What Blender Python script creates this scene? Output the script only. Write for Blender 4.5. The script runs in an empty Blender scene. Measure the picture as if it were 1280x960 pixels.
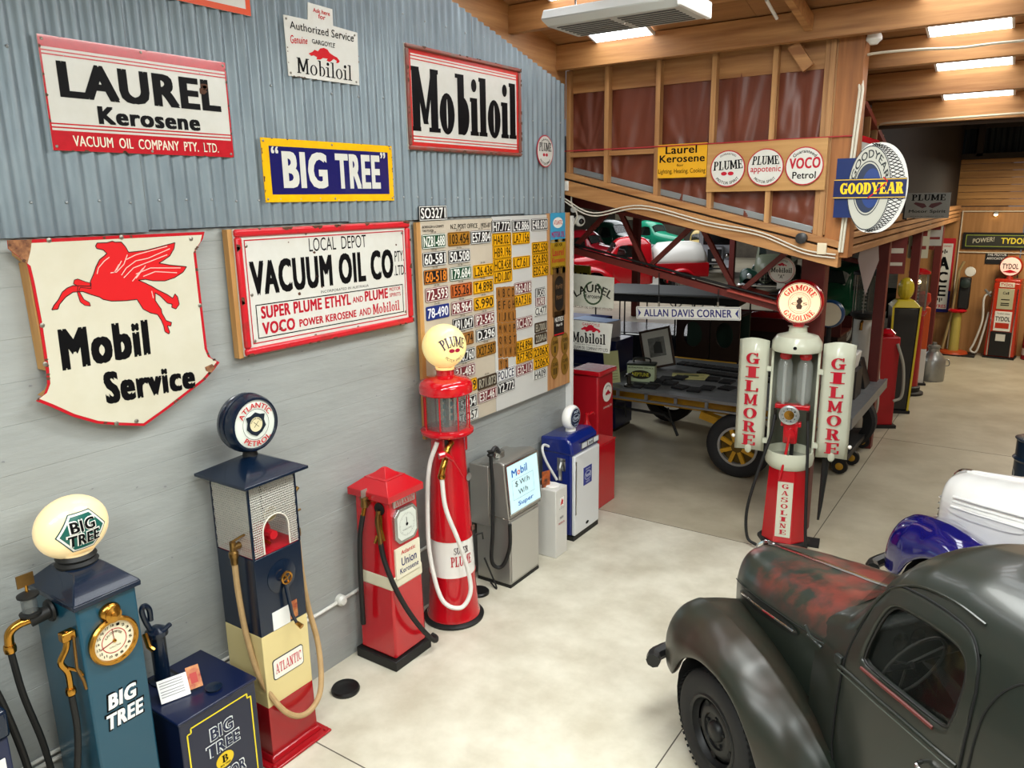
import bpy, math, random
from mathutils import Vector, Matrix
sc=bpy.context.scene; COL=sc.collection
# ---------------- camera, world, exposure ----------------
cd=bpy.data.cameras.new('camera'); cam=bpy.data.objects.new('camera',cd); COL.objects.link(cam); sc.camera=cam
cd.sensor_fit='HORIZONTAL'; cd.sensor_width=36.0; cd.lens=36.0*968.775/1280; cd.clip_start=.05; cd.clip_end=200
_r=Vector((0.82844437,0.55986049,-0.01536761)); _u=Vector((-0.1173545,0.20035221,0.97266999)); _f=Vector((-0.54763843,0.80399952,-0.23168281))
cam.matrix_world=Matrix(((_r[0],_u[0],-_f[0],4.297),(_r[1],_u[1],-_f[1],0),(_r[2],_u[2],-_f[2],3.6),(0,0,0,1)))
sc.view_settings.view_transform='Standard'; sc.view_settings.look='None'; sc.view_settings.gamma=1; sc.view_settings.use_curve_mapping=False
sc.view_settings.exposure=0.22
w=bpy.data.worlds.new('world'); sc.world=w; w.use_nodes=True
w.node_tree.nodes['Background'].inputs[0].default_value=(.75,.8,.9,1); w.node_tree.nodes['Background'].inputs[1].default_value=.15
def area(name,loc,rot,sx,sy,power,col=(.97,1,.97)):
    l=bpy.data.lights.new(name,'AREA'); l.shape='RECTANGLE'; l.size=sx; l.size_y=sy; l.energy=power; l.color=col
    o=bpy.data.objects.new(name,l); COL.objects.link(o); o.location=loc; o.rotation_euler=rot; return o
# unseen fill lights added over the room, aisle, corridor and shed
area('fill_light',(3.2,-1.6,4.9),(0,0,0),1.2,2.6,230,(.95,1,.98))
area('fill_light',(6.5,2.5,4.9),(0,0,0),1.6,3.0,230,(.95,1,.98))
area('fill_light',(3.4,1.0,5.3),(0,0,0),1.6,1.6,110,(.95,1,.98))
area('fill_light',(-4,13,3.9),(0,0,0),2,1.2,110)
area('fill_light',(-9,26,4.6),(0,0,0),8,6,420,(.95,.97,1))
area('fill_light',(-14,40,4.6),(0,0,0),10,6,600,(.95,.97,1))
area('fill_light',(4.6,18.0,4.2),(0,0,0),1.6,.8,150,(1,.88,.68))
area('fill_light',(5.6,12.5,5.5),(0,0,0),2,2,120,(1,.97,.93))  # added to brighten the corridor, no fitting hangs there

area('fill_light',(3.0,4.4,5.1),(0,0,0),1.0,2.6,140,(.97,1,.96))  # added overhead to lift the floor between pumps and truck

# ---------------- materials ----------------
def lin(h):
    if not isinstance(h,str): return h
    c=[int(h[i:i+2],16)/255 for i in (0,2,4)]
    return tuple((x/12.92 if x<=.04045 else ((x+.055)/1.055)**2.4) for x in c)
MC={}
def M(h,rough=.5,metal=0,emit=0,noise=0,nscale=6,h2=None,bump=0,bscale=30,coat=0,trans=0,stretch=None,alpha=1,thr=None,ior=1.45):
    key=(h,rough,metal,emit,noise,nscale,h2,bump,bscale,coat,trans,stretch,alpha,thr)
    if key in MC: return MC[key]
    m=bpy.data.materials.new('m_'+str(h)); m.use_nodes=True; nt=m.node_tree; p=nt.nodes['Principled BSDF']
    c=lin(h); p.inputs['Base Color'].default_value=(*c,1); p.inputs['Roughness'].default_value=rough; p.inputs['Metallic'].default_value=metal
    p.inputs['Coat Weight'].default_value=coat; p.inputs['Transmission Weight'].default_value=trans; p.inputs['Alpha'].default_value=alpha; p.inputs['IOR'].default_value=ior
    if emit: p.inputs['Emission Color'].default_value=(*c,1); p.inputs['Emission Strength'].default_value=emit
    if noise or bump:
        tc=nt.nodes.new('ShaderNodeTexCoord'); mp=nt.nodes.new('ShaderNodeMapping'); nt.links.new(tc.outputs['Object'],mp.inputs[0])
        if stretch: mp.inputs['Scale'].default_value=stretch
    if noise:
        n=nt.nodes.new('ShaderNodeTexNoise'); n.inputs['Scale'].default_value=nscale; n.inputs['Detail'].default_value=6; n.inputs['Roughness'].default_value=.6
        nt.links.new(mp.outputs[0],n.inputs['Vector'])
        r=nt.nodes.new('ShaderNodeValToRGB'); lo,hi=thr or (.35,.65)
        r.color_ramp.elements[0].position=lo; r.color_ramp.elements[1].position=hi
        c2=lin(h2) if h2 else tuple(x*.6 for x in c)
        c2=tuple(a*(1-noise)+b*noise for a,b in zip(c,c2))
        r.color_ramp.elements[0].color=(*c2,1); r.color_ramp.elements[1].color=(*c,1)
        nt.links.new(n.outputs[0],r.inputs[0]); nt.links.new(r.outputs[0],p.inputs['Base Color'])
    if bump:
        n=nt.nodes.new('ShaderNodeTexNoise'); n.inputs['Scale'].default_value=bscale; n.inputs['Detail'].default_value=5
        nt.links.new(mp.outputs[0],n.inputs['Vector'])
        b=nt.nodes.new('ShaderNodeBump'); b.inputs['Strength'].default_value=bump; b.inputs['Distance'].default_value=.01
        nt.links.new(n.outputs[0],b.inputs['Height']); nt.links.new(b.outputs[0],p.inputs['Normal'])
    MC[key]=m; return m
def wood(h='b98a54',h2='8a5a2c',rough=.55,axis=0,sc_=1.0):
    st=[9,9,9]; st[axis]=.6; st=tuple(s*sc_ for s in st)
    return M(h,rough,noise=1,nscale=1.6,h2=h2,bump=.15,bscale=3,stretch=st,thr=(.3,.7))
WHITE=M('eeece4',.25); BLACK=M('101012',.3); RED=M('c01822',.25); CHROME=M('d8d8d8',.15,1); BRASS=M('b8863a',.25,1); BBLACK=M('121212',.55); RUBBER=M('17171a',.7)
GLASS=M('ffffff',.02,trans=1,ior=1.3); RUST=M('5b3a28',.8,noise=.7,nscale=40)
def panes(h='aab4b4',a=.25): return M(h,.05,alpha=a,coat=1)
# ---------------- mesh builder ----------------
class MB:
    def __init__(s): s.v=[]; s.f=[]
    def add(s,vs,fs):
        o=len(s.v); s.v+=[tuple(v) for v in vs]; s.f+=[tuple(i+o for i in f) for f in fs]; return s
    def box(s,x0,x1,y0,y1,z0,z1):
        return s.add([(x0,y0,z0),(x1,y0,z0),(x1,y1,z0),(x0,y1,z0),(x0,y0,z1),(x1,y0,z1),(x1,y1,z1),(x0,y1,z1)],
          [(0,3,2,1),(4,5,6,7),(0,1,5,4),(1,2,6,5),(2,3,7,6),(3,0,4,7)])
    def frus(s,b,t):  # b,t=(x0,x1,y0,y1,z)
        return s.add([(b[0],b[2],b[4]),(b[1],b[2],b[4]),(b[1],b[3],b[4]),(b[0],b[3],b[4]),(t[0],t[2],t[4]),(t[1],t[2],t[4]),(t[1],t[3],t[4]),(t[0],t[3],t[4])],
          [(0,3,2,1),(4,5,6,7),(0,1,5,4),(1,2,6,5),(2,3,7,6),(3,0,4,7)])
    def prism(s,poly,y0,y1):   # polygon in xz, extruded along y
        n=len(poly); a=sum(poly[i][0]*poly[(i+1)%n][1]-poly[(i+1)%n][0]*poly[i][1] for i in range(n))
        if a<0: poly=poly[::-1]
        vs=[(x,y0,z) for x,z in poly]+[(x,y1,z) for x,z in poly]
        return s.add(vs,[tuple(range(n)),tuple(range(2*n-1,n-1,-1))]+[(i,n+i,n+(i+1)%n,(i+1)%n) for i in range(n)])
    def flat(s,poly,y):
        n=len(poly); a=sum(poly[i][0]*poly[(i+1)%n][1]-poly[(i+1)%n][0]*poly[i][1] for i in range(n))
        if a<0: poly=poly[::-1]
        return s.add([(x,y,z) for x,z in poly],[tuple(range(n))])
    def ring(s,po,pi,y):   # flat ring between two outlines of equal count
        n=len(po); return s.add([(x,y,z) for x,z in po]+[(x,y,z) for x,z in pi],[(i,(i+1)%n,n+(i+1)%n,n+i) for i in range(n)])
    def lathe(s,pr,c=(0,0,0),n=24,ax='z',cap=True):
        vs=[];fs=[]
        for r,h in pr:
            for i in range(n):
                a=2*math.pi*i/n; x,y=r*math.cos(a),r*math.sin(a)
                vs.append({'z':(c[0]+x,c[1]+y,c[2]+h),'y':(c[0]+x,c[1]-h,c[2]+y),'x':(c[0]+h,c[1]+x,c[2]+y)}[ax])
        for k in range(len(pr)-1):
            for i in range(n): j=(i+1)%n; fs.append((k*n+i,k*n+j,(k+1)*n+j,(k+1)*n+i))
        if cap:
            if pr[0][0]>1e-4: fs.append(tuple(range(n-1,-1,-1)))
            if pr[-1][0]>1e-4: fs.append(tuple((len(pr)-1)*n+i for i in range(n)))
        return s.add(vs,fs)
    def cyl(s,a,b,r0,r1=None,n=12,cap=True):
        r1=r0 if r1 is None else r1
        return s.tube([a,b],[r0,r1],n,cap)
    def tube(s,path,r,n=8,cap=True,closed=False):
        P=[Vector(p) for p in path]; m=len(P); R=r if isinstance(r,(list,tuple)) else [r]*m
        vs=[];fs=[]; up=None
        for k in range(m):
            if closed: t=(P[(k+1)%m]-P[k-1]).normalized()
            else: t=(P[min(k+1,m-1)]-P[max(k-1,0)]).normalized()
            if up is None:
                up=Vector((0,0,1)) if abs(t.z)<.9 else Vector((1,0,0))
            a=(up-t*up.dot(t)); a=a.normalized() if a.length>1e-6 else t.orthogonal().normalized(); up=a; b=t.cross(a)
            for i in range(n):
                q=2*math.pi*i/n; vs.append(P[k]+(a*math.cos(q)+b*math.sin(q))*R[k])
        for k in range(m if closed else m-1):
            k2=(k+1)%m
            for i in range(n): j=(i+1)%n; fs.append((k*n+i,k*n+j,k2*n+j,k2*n+i))
        if cap and not closed: fs.append(tuple(range(n-1,-1,-1))); fs.append(tuple((m-1)*n+i for i in range(n)))
        return s.add(vs,fs)
    def beam(s,a,b,w,h,up=(0,0,1)):
        a,b=Vector(a),Vector(b); t=(b-a).normalized(); u=Vector(up); sx=t.cross(u).normalized()*w/2; uu=sx.cross(t).normalized()*h/2
        vs=[]
        for p in (a,b): vs+=[p-sx-uu,p+sx-uu,p+sx+uu,p-sx+uu]
        return s.add(vs,[(0,3,2,1),(4,5,6,7),(0,1,5,4),(1,2,6,5),(2,3,7,6),(3,0,4,7)])
    def grid(s,rows,closed=False,flip=False):
        n=len(rows[0]); vs=[p for r in rows for p in r]; fs=[]
        for k in range(len(rows)-1):
            for i in range(n if closed else n-1):
                j=(i+1)%n; f=(k*n+i,k*n+j,(k+1)*n+j,(k+1)*n+i); fs.append(f[::-1] if flip else f)
        return s.add(vs,fs)
    def sphere(s,c,r,n=20,m=12,sx=1,sy=1,sz=1):
        rows=[]
        for k in range(m+1):
            t=math.pi*k/m; rr_=max(math.sin(t),1e-3)
            rows.append([(c[0]+r*sx*rr_*math.cos(2*math.pi*i/n),c[1]+r*sy*rr_*math.sin(2*math.pi*i/n),c[2]-r*sz*math.cos(t)) for i in range(n)])
        return s.grid(rows,closed=True)
    def mapv(s,fn,start=0):
        s.v[start:]=[tuple(fn(*p)) for p in s.v[start:]]; return s
    def build(s,name,mat,parent=None,smooth=35,bevel=0,sub=0,solid=0):
        me=bpy.data.meshes.new(name); me.from_pydata(s.v,[],s.f); me.materials.append(mat)
        if smooth: 
            me.shade_smooth(); me.set_sharp_from_angle(angle=math.radians(smooth))
        me.update(); o=bpy.data.objects.new(name,me); COL.objects.link(o)
        if parent: o.parent=parent
        if solid: md=o.modifiers.new('s','SOLIDIFY'); md.thickness=solid
        if bevel: md=o.modifiers.new('b','BEVEL'); md.width=bevel; md.segments=2; md.limit_method='ANGLE'; md.angle_limit=math.radians(40)
        if sub: md=o.modifiers.new('u','SUBSURF'); md.levels=sub; md.render_levels=sub
        return o
# ---------------- text ----------------
TC={}; LY=.00016
def _plain(s,sp):
    k=(s,sp)
    if k in TC: return TC[k]
    c=bpy.data.curves.new('t','FONT'); c.body=s; c.size=1; c.space_character=sp; c.resolution_u=3; c.fill_mode='FRONT'
    o=bpy.data.objects.new('t',c); me=bpy.data.meshes.new_from_object(o)
    r=([(v.co.x,v.co.y,0) for v in me.vertices],[tuple(p.vertices) for p in me.polygons])
    bpy.data.objects.remove(o); bpy.data.meshes.remove(me); bpy.data.curves.remove(c)
    TC[k]=r; return r
def _arc(cx,cy,rx,ry,a0,a1,T,t,n=14):
    vs=[];fs=[]
    for i in range(n+1):
        a=math.radians(a0+(a1-a0)*i/n); c,s_=math.cos(a),math.sin(a); vs+=[(cx+rx*c,cy+ry*s_),(cx+(rx-T)*c,cy+(ry-t)*s_)]
    for i in range(n): fs.append((2*i,2*i+2,2*i+3,2*i+1))
    return vs,fs
def _st(x0,y0,x1,y1,w): return [(x0-w/2,y0),(x0+w/2,y0),(x1+w/2,y1),(x1-w/2,y1)],[(0,1,2,3)]
def _bx(x0,x1,y0,y1): return [(x0,y0),(x1,y0),(x1,y1),(x0,y1)],[(0,1,2,3)]
def slab(ch,T=.23,t=.09,sf=.09):
    s=sf
    e=.09
    def stem(x,y0=0,y1=1,top=True,bot=True):
        L=[_bx(x-T/2,x+T/2,y0,y1)]
        if bot: L.append(_bx(x-T/2-e,x+T/2+e,y0,y0+s))
        if top: L.append(_bx(x-T/2-e,x+T/2+e,y1-s,y1))
        return L
    D={
    'I':(.42,lambda:stem(.21)),'L':(.72,lambda:stem(.21)+[_bx(.2,.7,0,s),_bx(.6,.7,0,.32)]),
    'O':(.84,lambda:[_arc(.42,.5,.42,.5,0,360,T,t,24)]),'Q':(.84,lambda:[_arc(.42,.5,.42,.5,0,360,T,t,24),_st(.5,.25,.8,-.08,.14)]),
    'G':(.86,lambda:[_arc(.42,.5,.42,.5,48,330,T,t,20),_bx(.56,.8,.03,.44),_bx(.46,.88,.38,.47),_bx(.66,.76,.68,1)]),
    'C':(.8,lambda:[_arc(.42,.5,.42,.5,45,315,T,t,20),_bx(.64,.74,.66,1)]),
    'E':(.74,lambda:stem(.21)+[_bx(.2,.7,0,s),_bx(.2,.68,1-s,1),_bx(.2,.55,.46,.55),_bx(.62,.72,0,.3),_bx(.6,.7,.7,1),_bx(.48,.56,.38,.62)]),
    'F':(.7,lambda:stem(.21)+[_bx(.2,.68,1-s,1),_bx(.2,.55,.46,.55),_bx(.6,.7,.7,1)]),
    'R':(.84,lambda:stem(.21)+[_arc(.42,.75,.3,.25,-90,90,T*.9,t),_bx(.2,.43,1-t,1),_bx(.2,.43,.5,.5+t),_st(.68,0,.46,.52,T),_bx(.56,.84,0,s)]),
    'P':(.76,lambda:stem(.21)+[_arc(.42,.73,.3,.27,-90,90,T*.9,t),_bx(.2,.43,1-t,1),_bx(.2,.43,.46,.46+t)]),
    'B':(.8,lambda:stem(.21)+[_arc(.42,.75,.28,.25,-90,90,T*.9,t),_arc(.42,.26,.33,.26,-90,90,T*.9,t),_bx(.2,.43,1-t,1),_bx(.2,.43,.47,.54),_bx(.2,.43,0,t)]),
    'D':(.84,lambda:stem(.21)+[_arc(.4,.5,.42,.5,-90,90,T,t),_bx(.2,.42,1-t,1),_bx(.2,.42,0,t)]),
    'M':(1.1,lambda:stem(.17,top=False)[:1]+[_bx(.0,.34,0,s),_bx(.0,.3,1-s,1)]+stem(.91,top=False)+[_bx(.8,1.1,1-s,1),_st(.55,.12,.2,1,.2),_st(.53,.12,.88,1,.14)]),
    'N':(.9,lambda:[_bx(.12,.24,0,1),_bx(0,.36,0,s),_bx(0,.3,1-s,1),_bx(.66,.78,0,1),_bx(.55,.9,1-s,1),_st(.66,0,.2,1,.24)]),
    'A':(.92,lambda:[_st(.1,0,.44,1,.1),_st(.76,0,.46,1,T),_bx(.22,.7,.28,.28+t),_bx(0,.26,0,s),_bx(.56,.96,0,s)]),
    'V':(.92,lambda:[_st(.46,0,.16,1,T),_st(.44,0,.8,1,.1),_bx(0,.36,1-s,1),_bx(.66,.94,1-s,1)]),
    'Y':(.88,lambda:[_st(.44,.42,.16,1,T),_st(.44,.42,.76,1,.1),_bx(0,.36,1-s,1),_bx(.62,.9,1-s,1),_bx(.44-T/2,.44+T/2,0,.5),_bx(.24,.64,0,s)]),
    'U':(.86,lambda:[_bx(.1,.1+T,.3,1),_bx(0,.42,1-s,1),_bx(.66,.76,.3,1),_bx(.54,.88,1-s,1),_arc(.43,.32,.33,.32,180,360,T*.9,t)]),
    'T':(.8,lambda:stem(.4,top=False)+[_bx(0,.8,1-s,1),_bx(0,.1,.68,1),_bx(.7,.8,.68,1)]),
    'K':(.88,lambda:stem(.21)+[_st(.32,.42,.7,1,.1),_st(.7,0,.42,.58,T),_bx(.56,.88,0,s),_bx(.52,.84,1-s,1)]),
    'S':(.7,lambda:[_arc(.34,.74,.3,.26,60,270,T*.85,t),_arc(.34,.26,.32,.3,-120,90,T*.85,t),_bx(.5,.6,.7,1),_bx(.04,.14,0,.32)]),
    'b':(.66,lambda:[_bx(.12,.12+T,0,1),_bx(.02,.2,1-s,1),_arc(.36,.31,.29,.32,-100,140,T*.9,t)]),
    'o':(.66,lambda:[_arc(.33,.32,.33,.34,0,360,T,t,20)]),
    'i':(.4,lambda:[_bx(.2-T/2,.2+T/2,0,.64),_bx(0,.2,.64-s,.64),_bx(0,.4,0,s),_arc(.2,.85,.13,.11,0,360,.129,.109,14)]),
    'l':(.4,lambda:[_bx(.2-T/2,.2+T/2,0,1),_bx(0,.2,1-s,1),_bx(0,.4,0,s)]),
    ' ':(.4,lambda:[]),'.':(.25,lambda:[_bx(.02,.2,0,.16)])}
    w_,fn=D.get(ch,D['I']); return w_,fn()
def slabtext(s,gap=.07,**kw):
    x=0;V=[];F=[]
    for ch in s:
        w_,pr=slab(ch,**kw)
        for k,(vs,fs) in enumerate(pr):
            o=len(V); V+=[(a+x,b,k) for a,b in vs]; F+=[tuple(i+o for i in f) for f in fs]
        x+=w_+gap
    return V,F
def glyphs(s,bold):
    # heavier weight: the same glyphs laid down several times with small shifts
    V,F=_plain(s,1+bold*1.4)
    if bold<=0: return V,F
    d=bold*.62; OV=[];OF=[]
    for k,(dx,dy) in enumerate(((0,0),(-d,-d*.5),(d,d*.5),(-d,d*.5),(d,-d*.5))):
        o=len(OV); OV+=[(a+dx,b+dy,k) for a,b,_ in V]; OF+=[tuple(i+o for i in f) for f in F]
    return OV,OF
def tquad(mb,s,q,y,bold=0.0,font=0,gap=.07,**kw):
    """text stretched to the quad q=TL,TR,BR,BL (x,z) at depth y, facing -y"""
    V,F=slabtext(s,gap,**kw) if font else glyphs(s,bold)
    if not V: return mb
    xs=[a for a,b,_ in V]; ys=[b for a,b,_ in V]; x0,x1,y0,y1=min(xs),max(xs),min(ys),max(ys)
    if font: y0,y1=0,1
    TL,TR,BR,BL=q; out=[]
    for a,b,ly in V:
        s_=(a-x0)/(x1-x0); t_=(b-y0)/(y1-y0)
        X=(1-t_)*((1-s_)*BL[0]+s_*BR[0])+t_*((1-s_)*TL[0]+s_*TR[0]); Z=(1-t_)*((1-s_)*BL[1]+s_*BR[1])+t_*((1-s_)*TL[1]+s_*TR[1])
        out.append((X,y-ly*LY,Z))
    return mb.add(out,F)
def tbox(mb,s,x0,x1,z0,z1,y,bold=0.0,font=0,**kw): return tquad(mb,s,[(x0,z1),(x1,z1),(x1,z0),(x0,z0)],y,bold,font,**kw)
def tarc(mb,s,c,r,h,a0,a1,y,bold=.02,font=0,bottom=False,**kw):
    """text along a circle: angles in degrees (90=top)"""
    V,F=slabtext(s,kw.pop('gap',.1),**kw) if font else glyphs(s,bold)
    xs=[a for a,b,_ in V]; ys=[b for a,b,_ in V]; x0,x1,y0,y1=min(xs),max(xs),min(ys),max(ys); out=[]
    for a,b,ly in V:
        s_=(a-x0)/(x1-x0); t_=(b-y0)/(y1-y0); an=math.radians(a0+(a1-a0)*s_); R=(r-h*t_) if bottom else (r+h*t_)
        if bottom: R=r+h-h*t_
        out.append((c[0]+R*math.cos(an),y-ly*LY,c[1]+R*math.sin(an)))
    return mb.add(out,F)
def circ(c,r,n=28,rz=None): return [(c[0]+r*math.cos(2*math.pi*i/n),c[1]+(rz or r)*math.sin(2*math.pi*i/n)) for i in range(n)]
def stroke(mb,pts,w,y):
    for a,b in zip(pts,pts[1:]):
        dx,dz=b[0]-a[0],b[1]-a[1]; l=math.hypot(dx,dz) or 1; nx,nz=-dz/l*w/2,dx/l*w/2
        mb.flat([(a[0]-nx,a[1]-nz),(b[0]-nx,b[1]-nz),(b[0]+nx,b[1]+nz),(a[0]+nx,a[1]+nz)],y)
    return mb
def rrect(x0,x1,z0,z1,r,n=4):
    o=[]
    for cx,cz,a in ((x1-r,z1-r,0),(x0+r,z1-r,90),(x0+r,z0+r,180),(x1-r,z0+r,270)):
        for i in range(n+1): t=math.radians(a+90*i/n); o.append((cx+r*math.cos(t),cz+r*math.sin(t)))
    return o
def frame2(x0,x1,z0,z1,t):  # four rects of a flat frame
    return [[(x0,z0),(x1,z0),(x1,z0+t),(x0,z0+t)],[(x0,z1-t),(x1,z1-t),(x1,z1),(x0,z1)],[(x0,z0+t),(x0+t,z0+t),(x0+t,z1-t),(x0,z1-t)],[(x1-t,z0+t),(x1,z0+t),(x1,z1-t),(x1-t,z1-t)]]
def chips(mb,x0,x1,z0,z1,n,sz,y,seed,edge=True):
    R=random.Random(seed)
    for k in range(n):
        if edge:
            e=R.randrange(4); a=R.random(); x,z=[(x0+a*(x1-x0),z0),(x0+a*(x1-x0),z1),(x0,z0+a*(z1-z0)),(x1,z0+a*(z1-z0))][e]
        else: x,z=R.uniform(x0,x1),R.uniform(z0,z1)
        m=7; s_=sz*R.uniform(.4,1.3); 
        P=[(min(max(x+s_*R.uniform(.6,1.2)*math.cos(2*math.pi*i/m),x0),x1),min(max(z+s_*.7*R.uniform(.6,1.2)*math.sin(2*math.pi*i/m),z0),z1)) for i in range(m)]
        mb.flat(P,y)
    return mb
# ---------------- things ----------------
def tag(o,label=None,cat=None,group=None,kind=None):
    if label: o['label']=label
    if cat: o['category']=cat
    if group: o['group']=group
    if kind: o['kind']=kind
    return o
def thing(name,label,cat,loc=(0,0,0),rz=0,group=None,rot=None):
    o=bpy.data.objects.new(name,None); COL.objects.link(o); o.location=loc; o.rotation_euler=rot or (0,0,math.radians(rz)); o.empty_display_size=.1
    return tag(o,label,cat,group)
def struct(name,loc=(0,0,0)):
    o=bpy.data.objects.new(name,None); COL.objects.link(o); o.location=loc; o['kind']='structure'; return o
def dup(o,parent=None):
    c=o.copy(); COL.objects.link(c); c.parent=parent
    for ch in o.children: dup(ch,c)
    return c
def bez(pts,n=8):  # Catmull-Rom smoothing of a path
    P=[Vector(p) for p in pts]; P=[P[0]*2-P[1]]+P+[P[-1]*2-P[-2]]; o=[]
    for k in range(1,len(P)-2):
        for i in range(n):
            t=i/n; a,b,c,d=P[k-1],P[k],P[k+1],P[k+2]
            o.append(.5*((2*b)+(c-a)*t+(2*a-5*b+4*c-d)*t*t+(3*b-3*c+d-a)*t**3))
    o.append(P[-2]); return o

# =============== SETTING ===============
TIM=wood('bc8c58','8c5c34',.5,0); TIMZ=wood('c0925e','90623a',.5,2); TIMY=wood('b98a58','8a5c34',.55,1)
zr=lambda y:5.203-.255*(y-5.462)
zb=lambda y:6.716-.255*y
# floor
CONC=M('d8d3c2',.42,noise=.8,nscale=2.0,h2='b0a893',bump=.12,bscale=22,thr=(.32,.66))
CONC_SHADED=M('b9b19b',.4,noise=.85,nscale=1.2,h2='988e78',bump=.1,bscale=22,thr=(.32,.66))  # floor past the cross joint: its weaker light put into a darker concrete
fl=MB().box(-27,9.2,-5.2,46.5,-.2,-.012).build('floor',M('2a2722',.9)); fl['kind']='structure'
xs=[-27,-21.2,-16.2,-11.5,-6.8,-2.1,2.61,7.2,9.2]; ys=[-5.2,-1.6,3.03,7.69,12.4,17.1,21.8,28,34,40,46.5]
for i in range(len(xs)-1):
    for j in range(len(ys)-1):
        if xs[i+1]<=0 and ys[j+1]<=7.7: continue
        if xs[i]>=2.6 and ys[j]>=21: continue
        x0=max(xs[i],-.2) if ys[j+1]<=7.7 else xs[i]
        MB().box(x0,xs[i+1],ys[j],ys[j+1],-.012,0).build('floor_slab',CONC if ys[j]<7 else CONC_SHADED,fl)
JM=M('5a544a',.9)
for (a,c) in (((-.1,3.03),(9,3.03)),((-20,7.69),(9,7.69)),((2.61,-5),(2.61,20.5)),((-20,12.4),(9,12.4)),((7.2,-5),(7.2,20.5)),((-2.1,7.7),(-2.1,46))):
    MB().beam((a[0],a[1],.0),(c[0],c[1],.0),.009,.0016).build('floor_joint',JM,fl,smooth=0)
# left wall: board marked concrete
R=random.Random(4); b=MB(); z=0; rows=[]
while z<3.45:
    h=R.uniform(.17,.27); z1=min(3.455,z+h); y=-5.2
    while y<7.42:
        y1=min(7.42,y+R.uniform(1.8,3.4)); o=R.uniform(-.0015,.0015)
        b.add([(o,y,z+.003),(o,y1,z+.003),(o,y1,z1-.002),(o,y,z1-.002)],[(0,1,2,3)])
        b.add([(o-.003,y,z-.003),(o-.003,y1,z-.003),(o,y1,z+.003),(o,y,z+.003)],[(0,1,2,3)])
        b.add([(o,y,z1-.002),(o,y1,z1-.002),(o-.003,y1,z1),(o-.003,y,z1)],[(0,1,2,3)]); y=y1
    z=z1
b.box(-.2,-.006,-5.2,7.42,0,3.455)
WCONC=M('a0a4a2',.6,noise=.5,nscale=2.2,h2='8a8e8c',bump=.35,bscale=14,stretch=(1,.5,2.5),thr=(.3,.7))
wl=b.build('wall_left',WCONC,smooth=0); wl['kind']='structure'
# pits and cast flaws in the concrete
b=MB()
for k in range(120):
    y=R.uniform(.8,7.4); z=R.uniform(.2,3.4); s=R.uniform(.002,.007); n=6
    b.add([(.0045,y+s*R.uniform(.5,1.3)*math.cos(i*6.283/n)*1.6,z+s*R.uniform(.5,1.2)*math.sin(i*6.283/n)) for i in range(n)],[tuple(range(n))])
tag(b.build('pit_mark',M('86878a',.9),wl),kind='stuff')
# corrugated sheets
PIT=.0872; b0=None
GALV=M('87949b',.42,.35,noise=.6,nscale=9,h2='6d7a83',bump=.1,bscale=60,stretch=(1,1,.25),thr=(.35,.65))
yy=7.285; k=0
while yy>-5:
    n=9; rows=[]
    for i in range(n*10+1):
        y=yy-i*PIT/10; x=.03+.014*math.cos(2*math.pi*i/10)+(.002 if k%2 else 0)
        rows.append([(x,y,3.45+(.012 if k%3 else 0)),(x,y,(3.45+zr(y))/2),(x,y,zr(y))])
    MB().grid(rows).build('corrugated_sheet',GALV,wl,smooth=60); yy-=n*PIT; k+=1
b=MB()
for (z,st) in ((3.62,2),(4.35,3),(4.98,3),(5.7,4)):
    i=0; y=7.285-.0872
    while y>-.5:
        if i%st==0 and z<zr(y)-.05 and R.random()<.85: b.lathe([(.009,0),(.009,.004),(.005,.009),(.0,.011)],(.041,y,z+R.uniform(-.012,.012)),6,'x')
        y-=PIT; i+=1
tag(b.build('roofing_screw',M('a8adb0',.35,.9),wl),kind='stuff')
# rake rafter behind the sheet tops
b=MB(); b.add([(-.13,-5,zr(-5)-.3),(-.01,-5,zr(-5)-.3),(-.01,7.4,zr(7.4)-.3),(-.13,7.4,zr(7.4)-.3),(-.13,-5,zr(-5)+.36),(-.01,-5,zr(-5)+.36),(-.01,7.4,zr(7.4)+.36),(-.13,7.4,zr(7.4)+.36)],[(0,1,2,3),(4,5,6,7),(0,4,5,1),(1,5,6,2),(2,6,7,3),(3,7,4,0)])
b.build('rafter',TIMY,wl)
# conduits on the wall
def pipe(name,pts,r,mat,par=None,n=8): return MB().tube(pts,r,n).build(name,mat,par)
WP=M('dcdcd6',.35)
ct=thing('wall_conduit','pair of white conduits running low along the grey concrete wall','conduit',(0,0,0))
pipe('pipe',[(.02,-1,.56),(.02,1.6,.575),(.02,3.6,.53),(.02,5.6,.60),(.02,7.3,.60)],.014,WP,ct)
pipe('pipe',[(.02,-1,.61),(.02,1.6,.62),(.02,3.5,.575)],.011,WP,ct)
MB().lathe([(.045,0),(.045,.04),(.03,.06),(0,.062)],(.0,3.825,.54),16,'x').build('junction_box',WP,ct)
tr=MB().box(.0,.08,7.385,7.42,1.25,3.42).build('trim_1',M('e6e6e2',.4)); tr['kind']='structure'
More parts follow.
